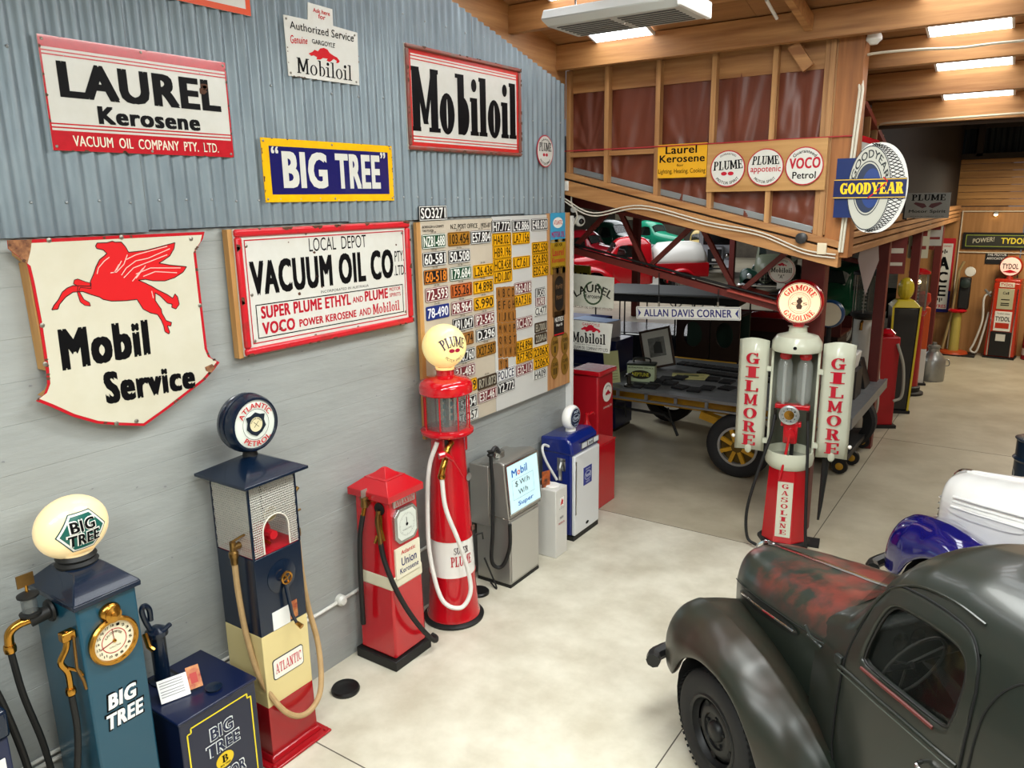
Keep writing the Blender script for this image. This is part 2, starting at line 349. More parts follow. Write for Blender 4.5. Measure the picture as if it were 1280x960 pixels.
# stud wall
yw=7.4
sw=struct('wall_back'); pl=lambda x:3.875-.242*x
PAPER=M('6e3826',.42,noise=.4,nscale=2,h2='54291c',bump=.3,bscale=4)
SX=[.02,.473,1.028,1.582,2.14,2.62]
for i in range(5):
    x0,x1=SX[i],SX[i+1]; rows=[]; R=random.Random(i); ph=[R.uniform(0,6) for _ in range(8)]; cx=R.uniform(.2,.8); cz=R.uniform(0,.5)
    for a in range(25):
        r=[]
        for c in range(41):
            u,v=a/24,c/40; x=x0+u*(x1-x0); zb0=pl(x)-.02; z=zb0+v*(4.72-zb0)
            an=math.atan2(v-cz,(u-cx)+.001); d=.008*math.sin(7*an+ph[0])+.006*math.sin(13*u+3*v+ph[1])+.004*math.sin(25*u-9*v+ph[2])+.004*math.sin(17*an+ph[3])
            r.append((x,yw+.075+d,z))
        rows.append(r)
    MB().grid(rows).build('building_paper',PAPER,sw,smooth=80)
b=MB().box(.0,2.7,yw+.06,yw+.1,4.66,4.9).build('rim_board',TIM,sw)
for i,x in enumerate(SX):
    MB().box(x-.024,x+.024,yw-.015 if 0<i<5 else yw,yw+.07,pl(x)-.01,4.88).build('stud',TIMZ,sw,bevel=.003)
for i in range(2):
    MB().box(SX[i]+.024,SX[i+1]-.024,yw,yw+.06,4.02,4.066).build('nogging',TIM,sw,bevel=.003)
def slope(x0,x1,y0,y1,lo,hi,name,mat,par):
    f=lambda x,d:pl(x)+d
    MB().add([(x0,y0,f(x0,lo)),(x1,y0,f(x1,lo)),(x1,y1,f(x1,lo)),(x0,y1,f(x0,lo)),(x0,y0,f(x0,hi)),(x1,y0,f(x1,hi)),(x1,y1,f(x1,hi)),(x0,y1,f(x0,hi))],
      [(0,3,2,1),(4,5,6,7),(0,1,5,4),(1,2,6,5),(2,3,7,6),(3,0,4,7)]).build(name,mat,par,bevel=.004)
slope(-.02,2.8,yw-.03,yw+.08,-.065,-.005,'bottom_plate',TIM,sw)
slope(-.02,2.8,yw+.0,yw+.1,-.085,-.065,'packing_strip',M('3a342c',.8),sw)
slope(-.02,2.8,yw-.04,yw+.1,-.235,-.085,'lintel_beam',TIM,sw)
slope(.05,2.6,yw+.06,yw+.072,.0,.06,'flashing',M('9aa0a2',.4,.6),sw)
MB().box(2.66,2.87,yw-.0,yw+.2,3.05,4.95).build('corner_post',wood('a86c38','7e4c22',.55,2),sw,bevel=.004)
MB().box(2.55,2.66,yw+.02,yw+.1,pl(2.6),4.9).build('corner_post',TIMZ,sw,bevel=.004)
# plywood backing of the round signs (part of the stud wall)
MB().box(1.56,2.64,yw-.035,yw-.018,3.64,4.08).build('plywood_backboard',wood('c49860','a57a44',.5,0,.8),sw)
# side wall above the long opening
ws=struct('wall_right_of_shed')
ws.name='wall_side'
for i,y in enumerate([7.75,8.2,8.65,9.08,9.5,9.9]):
    MB().box(2.6,2.66,y-.022,y+.022,3.2,zb(y)+.05).build('stud',TIMZ,ws)
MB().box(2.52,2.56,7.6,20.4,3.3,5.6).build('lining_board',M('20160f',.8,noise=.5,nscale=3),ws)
b=MB(); b.add([(2.59,7.6,zb(7.6)-.03),(2.665,7.6,zb(7.6)-.03),(2.665,10.1,zb(10.1)-.03),(2.59,10.1,zb(10.1)-.03),(2.59,7.6,zb(7.6)+.03),(2.665,7.6,zb(7.6)+.03),(2.665,10.1,zb(10.1)+.03),(2.59,10.1,zb(10.1)+.03)],[(0,3,2,1),(4,5,6,7),(0,1,5,4),(1,2,6,5),(2,3,7,6),(3,0,4,7)])
b.build('top_plate',M('8b3b2a',.6),ws)
for i,(z0,z1,x1) in enumerate([(3.0,3.07,2.68),(3.09,3.15,2.66),(3.17,3.22,2.69),(3.24,3.32,2.66)]):
    MB().box(2.56,x1,7.62,20.4,z0,z1).build('rail',TIMY,ws,bevel=.003)
for k in range(16): MB().box(2.6,2.63,7.8+k*.8,7.86+k*.8,3.0,3.3).build('packer',TIMZ,ws)
# main ceiling
ce=struct('ceiling')
PLY=wood('a8784a','7e5430',.6,0,.7)
def sl(x0,x1,y0,y1,zo): return MB().add([(x0,y0,zb(y0)+zo),(x1,y0,zb(y0)+zo),(x1,y1,zb(y1)+zo),(x0,y1,zb(y1)+zo),(x0,y0,zb(y0)+zo+.02),(x1,y0,zb(y0)+zo+.02),(x1,y1,zb(y1)+zo+.02),(x0,y1,zb(y1)+zo+.02)],[(0,3,2,1),(4,5,6,7),(0,1,5,4),(1,2,6,5),(2,3,7,6),(3,0,4,7)])
PY=[9.44,8.70,7.97,7.255,6.40]; 
while PY[-1]>-5: PY.append(PY[-1]-.8)
k=0
XX=[-.2,2.0,4.4,6.8,9.2]
for i in range(4): sl(XX[i]+.002,XX[i+1]-.002,-5.2,7.4 if i<1 else 9.5,.235).build('ceiling_panel',PLY,ce)
for y in PY:
    x0=-.1 if y<7.3 else 2.6
    MB().box(x0,9.2,y-.045,y+.045,zb(y),zb(y)+.235).build('purlin',wood('b98854','875830',.5,0),ce,bevel=.004)
MB().box(2.62,9.2,9.5,9.54,zb(9.5)-.02,5.9).build('fascia',M('3a2a1e',.8),ce)
ROOFD=M('1c1a18',.8)
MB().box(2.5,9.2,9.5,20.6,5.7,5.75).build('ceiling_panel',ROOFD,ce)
LEDM=M('f6fbff',.5,emit=7.0); j=0
DIF=None
for i,y in enumerate(PY[:-1]):
    y0=PY[i+1]+.05; y1=y-.05
    for x0 in (.45,3.28,6.1):
        if (y>7.3 and x0<3) or x0>6 or y<4: continue
        ins= (i==3 and x0<3) or (i==4 and x0<3); right=(i<3 and x0==3.28)
        lab={(3,.45):'glowing roof light behind the grey heater, nearest the stud wall',(4,.45):'glowing roof light at the top edge above the grey heater',
             (0,3.28):'lowest and farthest of the three roof lights over the aisle',(1,3.28):'middle one of the three roof lights over the aisle',(2,3.28):'nearest and highest of the three roof lights over the aisle'}.get((i,x0),'white roof panel %s, outside the view'%(['','','','on the left by the heater','on the right by the heater','nearer the viewer','one bay nearer than that','last bay before the viewer'][min(i,7)]+(' by the wall' if x0<3 else ' by the aisle')))
        t=thing('ceiling_light',lab,'light',((x0+.3),(y0+y1)/2,zb((y0+y1)/2)+.2),group='white roof light panels between the timber purlins')
        t.rotation_euler=(-math.atan(.255),0,0); h=(y1-y0)/2*1.03
        MB().box(-.3,.3,-h,h,-.004,.004).build('diffuser',LEDM,t)
        [MB().box(x-.01,x+.01,-h,h,-.008,.02).build('frame_edge',M('dddddd',.4),t) for x in (-.305,.305)]
# outer walls out of view
b=MB().box(9.2,9.4,-5.2,20.7,0,6.5).build('wall_right',M('a58a68',.7)); b['kind']='structure'
b=MB().box(-.2,9.4,-5.4,-5.2,0,8.2).build('wall_front',M('9c9a94',.7)); b['kind']='structure'
# far wall
wf=struct('wall_far')
PW=wood('b58450','8f6435',.55,2,.5)
for i,x in enumerate([1.5,2.69,3.9,5.1,6.3,7.5]):
    MB().box(x+.003,x+1.19,20.5,20.52,0,3.28).build('plywood_sheet',PW,wf)
for k in range(7): MB().box(1.5,9.2,20.49,20.52,3.30+k*.152,3.445+k*.152).build('plank',wood('bc8c50','8e6232',.5,0,.7),wf,bevel=.005)
rows=[]
for i in range(400): x=1.4+i*.02; rows.append([(x,20.5+.02*math.cos(i*1.1),4.36),(x,20.5+.02*math.cos(i*1.1),6.2)])
MB().grid(rows).build('corrugated_sheet',M('22282a',.6,.3),wf)
for x in (2.9,4.6,6.3): MB().box(x-.06,x+.06,20.3,20.45,4.36,6).build('post',M('2a2019',.8),wf)
MB().box(1.5,9.2,20.3,20.45,4.3,4.42).build('girt',M('2e241b',.8),wf)
MB().box(1.5,9.2,20.4,20.49,4.95,5.05).build('girt',M('2e241b',.8),wf)
ct=thing('wall_conduit','thin pale conduits crossing the plywood on the far wall','conduit',(0,20.47,0))
for a,c in (((2.7,0,0),(2.7,0,3.2)),((2.7,0,3.18),(8,0,3.18)),((2.7,0,2.28),(5,0,2.28)),((4.05,0,2.3),(4.05,0,3.18))): pipe('pipe',[a,c],.014,M('cfc4ae',.5),ct)
lt=thing('wall_lamp','small lit lamp high on the far plywood wall','lamp',(3.34,20.42,3.12))
MB().lathe([(.02,.06),(.05,.03),(.05,0)],n=12).build('shade',M('9a9a94',.4),lt); MB().sphere((0,0,0),.04,10,8).build('bulb',M('ffe0a8',.5,emit=8),lt)
# red steel of the shed
STEEL=M('6a2620',.5,noise=.3,nscale=5,h2='4e1c18')
def hcol(x0,x1,y,z1,name='steel_column',par=None):
    b=MB(); b.box(x0,x1,y-.006,y+.006,0,z1); b.box(x0,x0+.014,y-.09,y+.09,0,z1); b.box(x1-.014,x1,y-.09,y+.09,0,z1); return b.build(name,STEEL,par,smooth=0)
sh=struct('trim_2')
def box_col(x0,x1,y0,y1,z1,par=sh): return MB().box(x0,x1,y0,y1,0,z1).build('steel_column',STEEL,par,bevel=.006)
box_col(2.26,2.5,8.3,8.46,3.25); box_col(2.27,2.5,8.27,8.3,3.25)
for y in (11.75,15.0,18.4): box_col(2.42,2.56,y,y+.16,3.05)
def truss(Y,par):
    b=MB(); b.beam((-.45,Y,3.05),(2.35,Y,2.44),.10,.07); b.build('bottom_chord',STEEL,par,smooth=0)
    MB().beam((-.45,Y,3.6),(2.35,Y,3.1),.1,.09).build('top_chord',STEEL,par,smooth=0)
    nd=[((-.28,3.03),(.23,3.5)),((.29,3.5),(.64,2.86)),((.69,2.85),(1.2,3.32)),((1.26,3.31),(1.67,2.63)),((1.72,2.62),(2.25,3.12))]
    for (a,c) in nd: MB().beam((a[0],Y,a[1]),(c[0],Y,c[1]),.05,.05,(0,1,0)).build('web_member',STEEL,par,smooth=0)
    L=MB().beam((-9,Y,4.9),(-.45,Y,3.05),.1,.07); L.beam((-9,Y,5.3),(-.45,Y,3.6),.1,.09)
    for k in range(8): x=-.45-k; L.beam((x,Y,3.05+k*.216),(x-.5,Y,3.7+k*.2),.05,.05,(0,1,0)); L.beam((x-.5,Y,3.7+k*.2),(x-1,Y,3.05+(k+1)*.216),.05,.05,(0,1,0))
    L.build('outer_span',STEEL,par,smooth=0)
truss(8.05,sh)
# broad flange plate near the column that carries the round sign
MB().add([(1.62,7.93,2.655),(2.34,7.93,2.5),(2.34,8.42,2.5),(1.62,8.42,2.655),(1.62,7.93,2.635),(2.34,7.93,2.48),(2.34,8.42,2.48),(1.62,8.42,2.635)],[(0,1,2,3),(7,6,5,4),(0,4,5,1),(1,5,6,2),(2,6,7,3),(3,7,4,0)]).build('flange_plate',M('a5453a',.5),sh)
pipe('black_cable',[(-.4,7.98,3.12),(.6,7.98,2.90),(2.2,7.98,2.56)],.014,BBLACK,sh)
for Y in (13.5,19,25): truss(Y,sh)
for Y in (14,22,31): MB().box(-6.15,-5.95,Y,Y+.2,0,4.3).build('steel_column',STEEL,sh)
wsd=struct('ceiling_of_shed'); wsd.name='ceiling_shed'
b=MB(); Zr=lambda x:3.72-.2*x if x>-10 else 5.72-.19*(-10-x)
for (a,c) in ((2.6,-10),(-10,-27)): b.add([(a,7.55,Zr(a)),(c,7.55,Zr(c)),(c,46.5,Zr(c)),(a,46.5,Zr(a))],[(0,1,2,3)])
b.build('roof_sheet',M('3c3836',.7),wsd)
for k in range(9): 
    x=2-k*1.6; MB().box(x-.03,x+.03,7.6,46,Zr(x)-.2,Zr(x)-.05).build('purlin',M('5a2620',.6),wsd)
for nme,bx in (('wall_shed_far',(-27,2.6,46.5,46.7,0,6)),('wall_shed_left',(-27.2,-27,7.4,46.7,0,6)),('wall_shed_near',(-27,-.2,7.4,7.55,0,6))):
    q=MB().box(*bx).build(nme,M('6d6457',.8,noise=.8,nscale=.8,h2='3b3630')); q['kind']='structure'
q=MB().box(2.4,2.6,20.6,46.6,0,6).build('wall_shed_right',M('4a443c',.8)); q['kind']='structure'
for k in range(9): MB().box(-25+k*3,-23.6+k*3,46.4,46.49,2.2+.3*(k%2),3.6).build('wall_panel',M(['a99878','7b6f5c','c0b49a','8b3b2a'][k%4],.7),q)
# shed cable and boxes at the corner
cb=thing('cable_run','pale cables and junction boxes clipped along the sloping lintel beam','cable',(0,0,0))
for off in (0,.03):
    pipe('cable',bez([(-.02,7.33,3.62-off),(.35,7.34,3.45-off),(.9,7.34,3.52-off),(1.6,7.34,3.36-off),(2.1,7.34,3.27-off),(2.5,7.34,3.12-off),(2.78,7.34,3.08-off)]),.007,M('c9c3b4',.5),cb,6)
pipe('cable',bez([(.06,7.42,3.75),(.04,7.44,3.55),(.1,7.46,3.42),(.02,7.5,3.3)]),.009,M('d8d4c8',.5),cb,6)
MB().box(-.01,.05,7.345,7.4,3.68,3.78).build('junction_box',M('dcdad2',.4),cb,bevel=.005)
MB().box(2.62,2.7,7.33,7.36,3.08,3.18).build('junction_box',M('d4c7ac',.4),cb,bevel=.005)
MB().lathe([(.05,0),(.05,.05),(.03,.06)],(2.48,7.36,3.22),12,'y').build('socket',M('2a2a2a',.4),cb)
s=tag(MB().tube([(-.02,7.36,4.085),(.8,7.36,4.08),(1.7,7.36,4.082),(2.85,7.38,4.085)],.006,6).build('rope',M('a3262a',.6)),'thin red rope stretched across the timber studs above the round signs','rope')
cc=thing('security_camera','white round security camera beside the end of the concrete wall','camera',(.0,7.62,3.36))
MB().box(-.02,.02,-.1,0,-.03,.03).build('bracket',WP,cc); MB().sphere((.05,-.02,0),.062,16,12).build('housing',WP,cc); MB().sphere((.088,-.05,-.005),.032,12,8).build('lens',M('151515',.1),cc)
MB().lathe([(.03,0),(.03,.06),(0,.062)],(.0,-.02,.12),12,'y').build('sensor',WP,cc)
# white cable over the purlins on the right
cb=thing('roof_cable','pale twin cable clipped across the purlins above the tyre sign','cable',(0,0,0))
pts=[[2.638, 8.124, 4.644], [2.778, 7.692, 4.754], [2.887, 7.606, 4.776], [3.194, 7.613, 4.775], [3.54, 7.665, 4.761], [3.763, 7.654, 4.764], [3.978, 7.658, 4.763]]
for off in (0,.025): pipe('cable',[(2.8+off,7.37,3.1),(2.84+off,7.37,4.0),(2.86+off,7.37,4.45)]+[(p[0]+off,p[1]-.1,p[2]-.03) for p in bez(pts[1:])],.011,M('cdc7b5',.5),cb,6)
pipe('cable',bez([[2.651, 9.61, 4.255], [2.713, 9.394, 4.32], [3.156, 9.359, 4.329], [3.987, 9.324, 4.338]]),.012,M('b9a98c',.5),cb,6)
sd=thing('smoke_detector','round white smoke detector under the roof beside the corner post','detector',(2.93,7.42,4.86))
MB().lathe([(.05,.03),(.062,.0),(.062,-.02),(.045,-.035),(.03,-.055),(0,-.06)]).build('housing',M('e2e0da',.4),sd)
# overhead radiant heater
ht=thing('overhead_heater','long grey slotted radiant heater hanging under the timber purlins','heater',(1.66,5.36,4.80),rz=0)
b=MB(); L=.50; Wd=.225
b.frus((-L,L,-Wd,Wd,0),(-L-.03,L+.03,-Wd-.05,Wd+.05,.045)); b.frus((-L-.03,L+.03,-Wd-.05,Wd+.05,.045),(-L-.02,L+.02,-Wd-.03,Wd+.03,.11))
b.build('housing',M('b9bcba',.45,.2),ht,bevel=.006)
for k in range(7):
    y=-.17+k*.057
    for x0,x1 in ((-.45,-.03),(.03,.45)): MB().box(x0,x1,y-.012,y+.012,-.004,.001).build('slot',M('4a4c4c',.6),ht)
MB().box(L-.005,L+.035,-Wd-.045,Wd+.045,.0,.11).build('end_cap',M('dcdcda',.4),ht,bevel=.01)
MB().lathe([(.012,0),(0,-.01)],(0,0,-.002),8).build('screw',CHROME,ht)
for x in (-.4,.4): pipe('hanger',[(x,0,.1),(x,0,.5)],.008,CHROME,ht)
pp=tag(MB().tube([[2.27, 6.6, 5.089],[2.271, 6.9, 5.005]],.014,8).build('ceiling_tube',WP),'short white tube slanting under the ceiling boards above the studs','tube')
b=thing('timber_brace','short diagonal timber brace under the ceiling near the corner post','brace',(0,0,0))
MB().beam((2.40,6.5,5.2),(2.46,7.19,4.99),.06,.12).build('strut',TIM,b); MB().beam((2.3,7.34,4.86),(2.44,7.34,4.66),.05,.1).build('strut',TIM,b)

# =============== SIGNS ON THE LEFT WALL ===============
ENW=M('d2d2cb',.25,noise=.15,nscale=8,h2='b0aa96',coat=.12); ENR=M('bf1a28',.22,noise=.25,nscale=20,h2='7c1018',coat=.5); INK=M('0b0b0d',.5); INK.node_tree.nodes['Principled BSDF'].inputs['Specular IOR Level'].default_value=.12; RINK=M('b3142a',.3); NAVY=M('12145a',.22,coat=.5); YEL=M('f0b90a',.25,coat=.4,noise=.2,nscale=14,h2='b07a08')
SCR=M('8f8a80',.4,.8); PLYE=wood('c79a5e','a87640',.6,2)
def wsign(name,label,cat,y0,z0,X=.045,f=1):
    o=thing(name,label,cat,(X,y0*f,3.6+(z0-3.6)*f),90); o.scale=(f,1,f); return o
def let(par,mat,*items,name='lettering',y=-.006,**kw):
    for s,q,*o in items: b=MB(); tquad(b,s,q,y,*(o or [.02]),**kw); r=b.build(name,mat,par,smooth=0)
    return r
def screws(par,pts,y=-.006,r=.008):
    for x,z in pts: MB().lathe([(r,0),(r,.002),(r*.5,.005),(0,.005)],(x,y,z),8,'y').build('screw',SCR,par)
def rectp(x0,x1,z0,z1): return [(x0,z0),(x1,z0),(x1,z1),(x0,z1)]
# Laurel kerosene
W,H=1.1,.56
t=wsign('enamel_sign','red and white enamel sign reading LAUREL Kerosene, left on the corrugated iron','sign',2.135,3.884,f=.988)
MB().prism(rectp(0,W,0,H),-.005,0).build('panel',ENW,t)
b=MB(); b.flat(rectp(0,W,H-.055,H),-.0062); b.flat(rectp(0,W,0,.1),-.0062); b.flat(rectp(0,.01,.1,H-.055),-.0062); b.flat(rectp(W-.01,W,.1,H-.055),-.0062)
for k in range(2): b.flat(rectp(.01,W-.01,H-.075-k*.018,H-.068-k*.018),-.0062); b.flat(rectp(.01,W-.01,.112+k*.018,.119+k*.018),-.0062)
b.build('red_border',ENR,t,smooth=0)
q=lambda *a:a
let(t,INK,('LAUREL',[(.075,.445),(1.04,.445),(1.04,.265),(.075,.265)],.085),('Kerosene',[(.26,.238),(.88,.238),(.88,.145),(.26,.145)],.08))
let(t,M('e8dcc8',.4),('VACUUM  OIL  COMPANY  PTY.  LTD.',[(.108,.079),(.992,.079),(.992,.025),(.108,.025)],.03),y=-.0068)
let(t,INK,('VACUUM  OIL  COMPANY  PTY.  LTD.',[(.11,.076),(.99,.076),(.99,.028),(.11,.028)],.0),y=-.0074)
tag(chips(chips(MB(),0,W,0,H,22,.013,-.0075,2),.9,.96,.36,.42,3,.03,-.0075,5,False).build('enamel_chips',RUST,t,smooth=0),kind='stuff')
screws(t,[(.02,.02),(.55,.015),(W-.02,.02),(.02,H-.02),(.55,H-.015),(W-.02,H-.02)])
# orange-edged sign cut by the top of the view
t=wsign('enamel_sign','orange bordered white sign mostly above the top of the view','sign',3.15,4.731)
MB().prism(rectp(-.35,.27,0,.5),-.005,0).build('panel',ENW,t); [MB().flat(p,-.0062).build('orange_border',M('d84a1c',.3),t,smooth=0) for p in frame2(-.35,.27,0,.5,.035)]
# Authorized service sign with gargoyle
A0=[3.682, 4.426]
P=[[-0.005, 0.359], [0.2, 0.361], [0.211, 0.471], [0.43, 0.466], [0.428, 0.36], [0.659, 0.35], [0.649, -0.005], [0.0, -0.011]]
t=wsign('enamel_sign','small white sign reading Authorized Service with a red gargoyle','sign',A0[0],A0[1],.045)
MB().prism(P,-.005,0).build('panel',ENW,t)
Q=lambda s,a,m=.02:(s,a,m)
let(t,INK,Q('Authorized Service',[[0.04, 0.33], [0.621, 0.336], [0.616, 0.283], [0.041, 0.283]],.01),
  Q('GARGOYLE',[[0.221, 0.246], [0.435, 0.248], [0.427, 0.216], [0.225, 0.218]]))

b=MB(); tquad(b,'Mobiloil',[[0.078, 0.112], [0.582, 0.121], [0.578, 0.018], [0.075, 0.015]],-.006,0,1,T=.15,t=.05,sf=.06); b.build('lettering',INK,t,smooth=0)
let(t,RED,Q('Ask here',[[0.252, 0.446], [0.404, 0.445], [0.402, 0.416], [0.251, 0.419]]),Q('for',[[0.297, 0.415], [0.361, 0.416], [0.358, 0.382], [0.294, 0.385]]),
  Q('Genuine',[[0.037, 0.244], [0.189, 0.251], [0.18, 0.207], [0.036, 0.191]]))
GARG=[(0,.35),(.12,.52),(.2,.72),(.3,.66),(.38,.9),(.5,1),(.62,.92),(.68,.7),(.8,.55),(.92,.45),(1,.2),(.96,.05),(.88,0),(.9,.18),(.8,.28),(.72,.1),(.66,.0),(.56,.06),(.6,.22),(.45,.2),(.36,.05),(.24,.02),(.26,.18),(.16,.28),(.08,.2)]
def garg(par,x0,x1,z0,z1,y=-.006,mat=None): return MB().flat([(x0+a*(x1-x0),z0+c*(z1-z0)) for a,c in GARG],y).build('emblem',mat or RED,par,smooth=0)
g=[[0.185, 0.119], [0.468, 0.231]]
garg(t,g[0][0],g[1][0],min(g[0][1],g[1][1])-.0,min(g[0][1],g[1][1])+.085)
xs_=[p[0] for p in P]; zs_=[p[1] for p in P]
tag(chips(MB(),min(xs_)+.01,max(xs_),min(zs_),max(zs_)-.15,14,.01,-.0065,9).build('enamel_chips',RUST,t,smooth=0),kind='stuff')
screws(t,[(P[0][0]+.02,P[0][1]-.02),(P[5][0]-.03,P[5][1]-.02),(P[6][0]-.03,P[6][1]+.02),(P[7][0]+.02,P[7][1]+.02)])
# BIG TREE
W,H=1.245,.412
t=wsign('enamel_sign','yellow bordered navy enamel sign reading BIG TREE in quotation marks','sign',3.452,3.606,f=.988)
MB().prism(rectp(0,W,0,H),-.005,0).build('border_panel',YEL,t)
MB().flat(rectp(.06,W-.05,.05,H-.05),-.006).build('navy_field',NAVY,t,smooth=0)
let(t,ENW,('BIG',[(.16,.335),(.56,.335),(.56,.09),(.16,.09)],.08),('TREE',[(.64,.335),(1.10,.335),(1.10,.09),(.64,.09)],.08),('“',[(.075,.36),(.135,.36),(.135,.315),(.075,.315)],.03),('”',[(1.11,.36),(1.165,.36),(1.165,.315),(1.11,.315)],.03),y=-.0066)
tag(chips(MB(),0,W,0,H,26,.01,-.0064,12).build('enamel_chips',RUST,t,smooth=0),kind='stuff')
screws(t,[(.02,.02),(.62,.02),(W-.02,.02),(.02,H-.02),(.62,H-.02),(W-.02,H-.02)])
# big Mobiloil
W,H=1.63,.80
t=wsign('enamel_sign','large white sign reading Mobiloil with a chipped raised red frame','sign',4.905,4.0,f=.985)
MB().prism(rectp(0,W,0,H),-.01,0).build('panel',ENW,t)
b=MB()
for p in frame2(0,W,0,H,.035): b.prism(p,-.03,-.0)
b.build('raised_frame',M('8d3b30',.4,noise=.7,nscale=9,h2='6d6258'),t,bevel=.012)
b=MB(); 
for p in frame2(.035,W-.035,.035,H-.035,.03): b.flat(p,-.0112)
for z in (.08,.105,H-.085,H-.11): b.flat(rectp(.04,W-.04,z,z+.008),-.0112)
b.build('red_border',M('cf2b2a',.3,noise=.3,nscale=15,h2='8c3a30'),t,smooth=0)
b=MB(); tquad(b,'Mobiloil',[(.065,.64),(1.56,.655),(1.56,.16),(.06,.15)],-.0114,0,1,gap=.03,T=.30,t=.10,sf=.07); b.build('lettering',INK,t,smooth=0)
tag(chips(MB(),.0,W,0,H,30,.025,-.0312,21).build('enamel_chips',RUST,t,smooth=0),kind='stuff')
# small Plume round sign
c=[0.06, 6.882, 4.063]
t=thing('round_sign','small round white PLUME sign at the end of the corrugated iron','sign',(.05,c[1],c[2]),90)
MB().lathe([(.155,0),(.155,.006),(0,.006)],(0,0,0),36,'y').build('panel',M('b02a3a',.3),t); MB().flat(circ((0,0),.145),-.0066).build('white_field',ENW,t,smooth=0)
b=MB(); tquad(b,'PLUME',[(-.11,.08),(.11,.08),(.115,.0),(-.115,.0)],-.0074,0,1,gap=.03); tarc(b,'GUARANTEED',(0,0),.105,.018,150,30,-.0074); tarc(b,'MOTOR SPIRIT',(0,0),.11,.022,220,320,-.0074,bottom=True); b.build('lettering',INK,t,smooth=0)
b=MB(); [b.flat(circ((x,-.035),.022,12,.016),-.0074) for x in (-.026,.026)]; b.build('emblem',RINK,t,smooth=0)
# Pegasus shield
X=.09; 
def PG(pts): return [tuple(p) for p in pts]
SO=[[-0.094, 1.444], [0.019, 1.442], [1.004, 1.439], [0.987, 1.397], [0.93, 1.335], [0.931, 1.206], [0.932, 1.03], [0.935, 0.731], [0.953, 0.675], [1.013, 0.633], [0.97, 0.595], [0.894, 0.54], [0.779, 0.488], [0.626, 0.417], [0.472, 0.354], [0.312, 0.399], [0.208, 0.435], [0.086, 0.504], [-0.014, 0.581], [-0.083, 0.629], [-0.04, 0.651], [-0.015, 0.698], [-0.01, 0.774], [-0.008, 1.026], [-0.014, 1.236], [-0.021, 1.327], [-0.052, 1.357], [-0.096, 1.403]]
t=thing('shield_sign','big cream shield sign reading Mobil Service with a red flying horse','sign',(.09,1.9,2.0),90)
MB().prism(SO,-.004,0).build('panel',M('b81a26',.25,coat=.5),t)
cxm=sum(p[0] for p in SO)/len(SO); czm=sum(p[1] for p in SO)/len(SO)
IN=[(cxm+(a-cxm)*.965,czm+(c_-czm)*.968) for a,c_ in SO]; MB().flat(IN,-.0046).build('cream_field',M('d0ccba',.3,noise=.25,nscale=3,h2='b5ab88',coat=.2),t,smooth=0)
MB().prism([(a*1.0+.0,c_) for a,c_ in [(cxm+(a-cxm)*.93,czm+(c_-czm)*.93) for a,c_ in SO]],.0,.05).build('timber_backing',PLYE,t)
MB().prism([SO[25],SO[22],(SO[22][0]+.05,SO[22][1]),(SO[25][0]+.05,SO[25][1])],.004,.085).build('timber_batten',PLYE,t)
HP=[[0.333, 1.391], [0.344, 1.407], [0.397, 1.406], [0.428, 1.412], [0.444, 1.406], [0.478, 1.405], [0.499, 1.377], [0.512, 1.347], [0.612, 1.351], [0.688, 1.364], [0.8, 1.385], [0.789, 1.351], [0.757, 1.311], [0.711, 1.287], [0.684, 1.275], [0.75, 1.259], [0.857, 1.241], [0.83, 1.211], [0.771, 1.184], [0.708, 1.171], [0.634, 1.178], [0.591, 1.191], [0.548, 1.19], [0.588, 1.169], [0.622, 1.149], [0.656, 1.125], [0.713, 1.091], [0.744, 1.066], [0.762, 1.09], [0.777, 1.07], [0.782, 1.026], [0.756, 1.001], [0.731, 1.014], [0.736, 1.032], [0.707, 1.042], [0.667, 1.089], [0.639, 1.109], [0.634, 1.065], [0.652, 1.032], [0.664, 1.012], [0.666, 0.988], [0.686, 0.942], [0.719, 0.926], [0.712, 0.906], [0.69, 0.912], [0.7, 0.872], [0.694, 0.861], [0.67, 0.879], [0.667, 0.912], [0.656, 0.949], [0.638, 0.983], [0.595, 0.999], [0.555, 1.025], [0.526, 1.084], [0.462, 1.084], [0.38, 1.091], [0.335, 1.105], [0.317, 1.12], [0.274, 1.138], [0.232, 1.159], [0.181, 1.161], [0.141, 1.14], [0.105, 1.106], [0.093, 1.082], [0.062, 1.082], [0.077, 1.105], [0.103, 1.131], [0.127, 1.167], [0.154, 1.185], [0.186, 1.195], [0.242, 1.187], [0.276, 1.183], [0.28, 1.209], [0.302, 1.245], [0.32, 1.282], [0.345, 1.319], [0.374, 1.337], [0.389, 1.349], [0.372, 1.369], [0.338, 1.378]]
H2=[[0.197, 1.223], [0.216, 1.227], [0.252, 1.209], [0.282, 1.198], [0.278, 1.17], [0.222, 1.182], [0.213, 1.164], [0.232, 1.117], [0.259, 1.097], [0.262, 1.078], [0.234, 1.084], [0.211, 1.106], [0.203, 1.155], [0.211, 1.19], [0.19, 1.204]]
MB().flat(HP,-.0052).flat(H2,-.0051).build('flying_horse',M('d21f24',.3),t,smooth=0)
b=MB(); o=HP+[HP[0]]; stroke(b,o,.005,-.0056); stroke(b,H2+[H2[0]],.004,-.0054); b.build('outline',M('3a1010',.4),t,smooth=0)
b=MB()
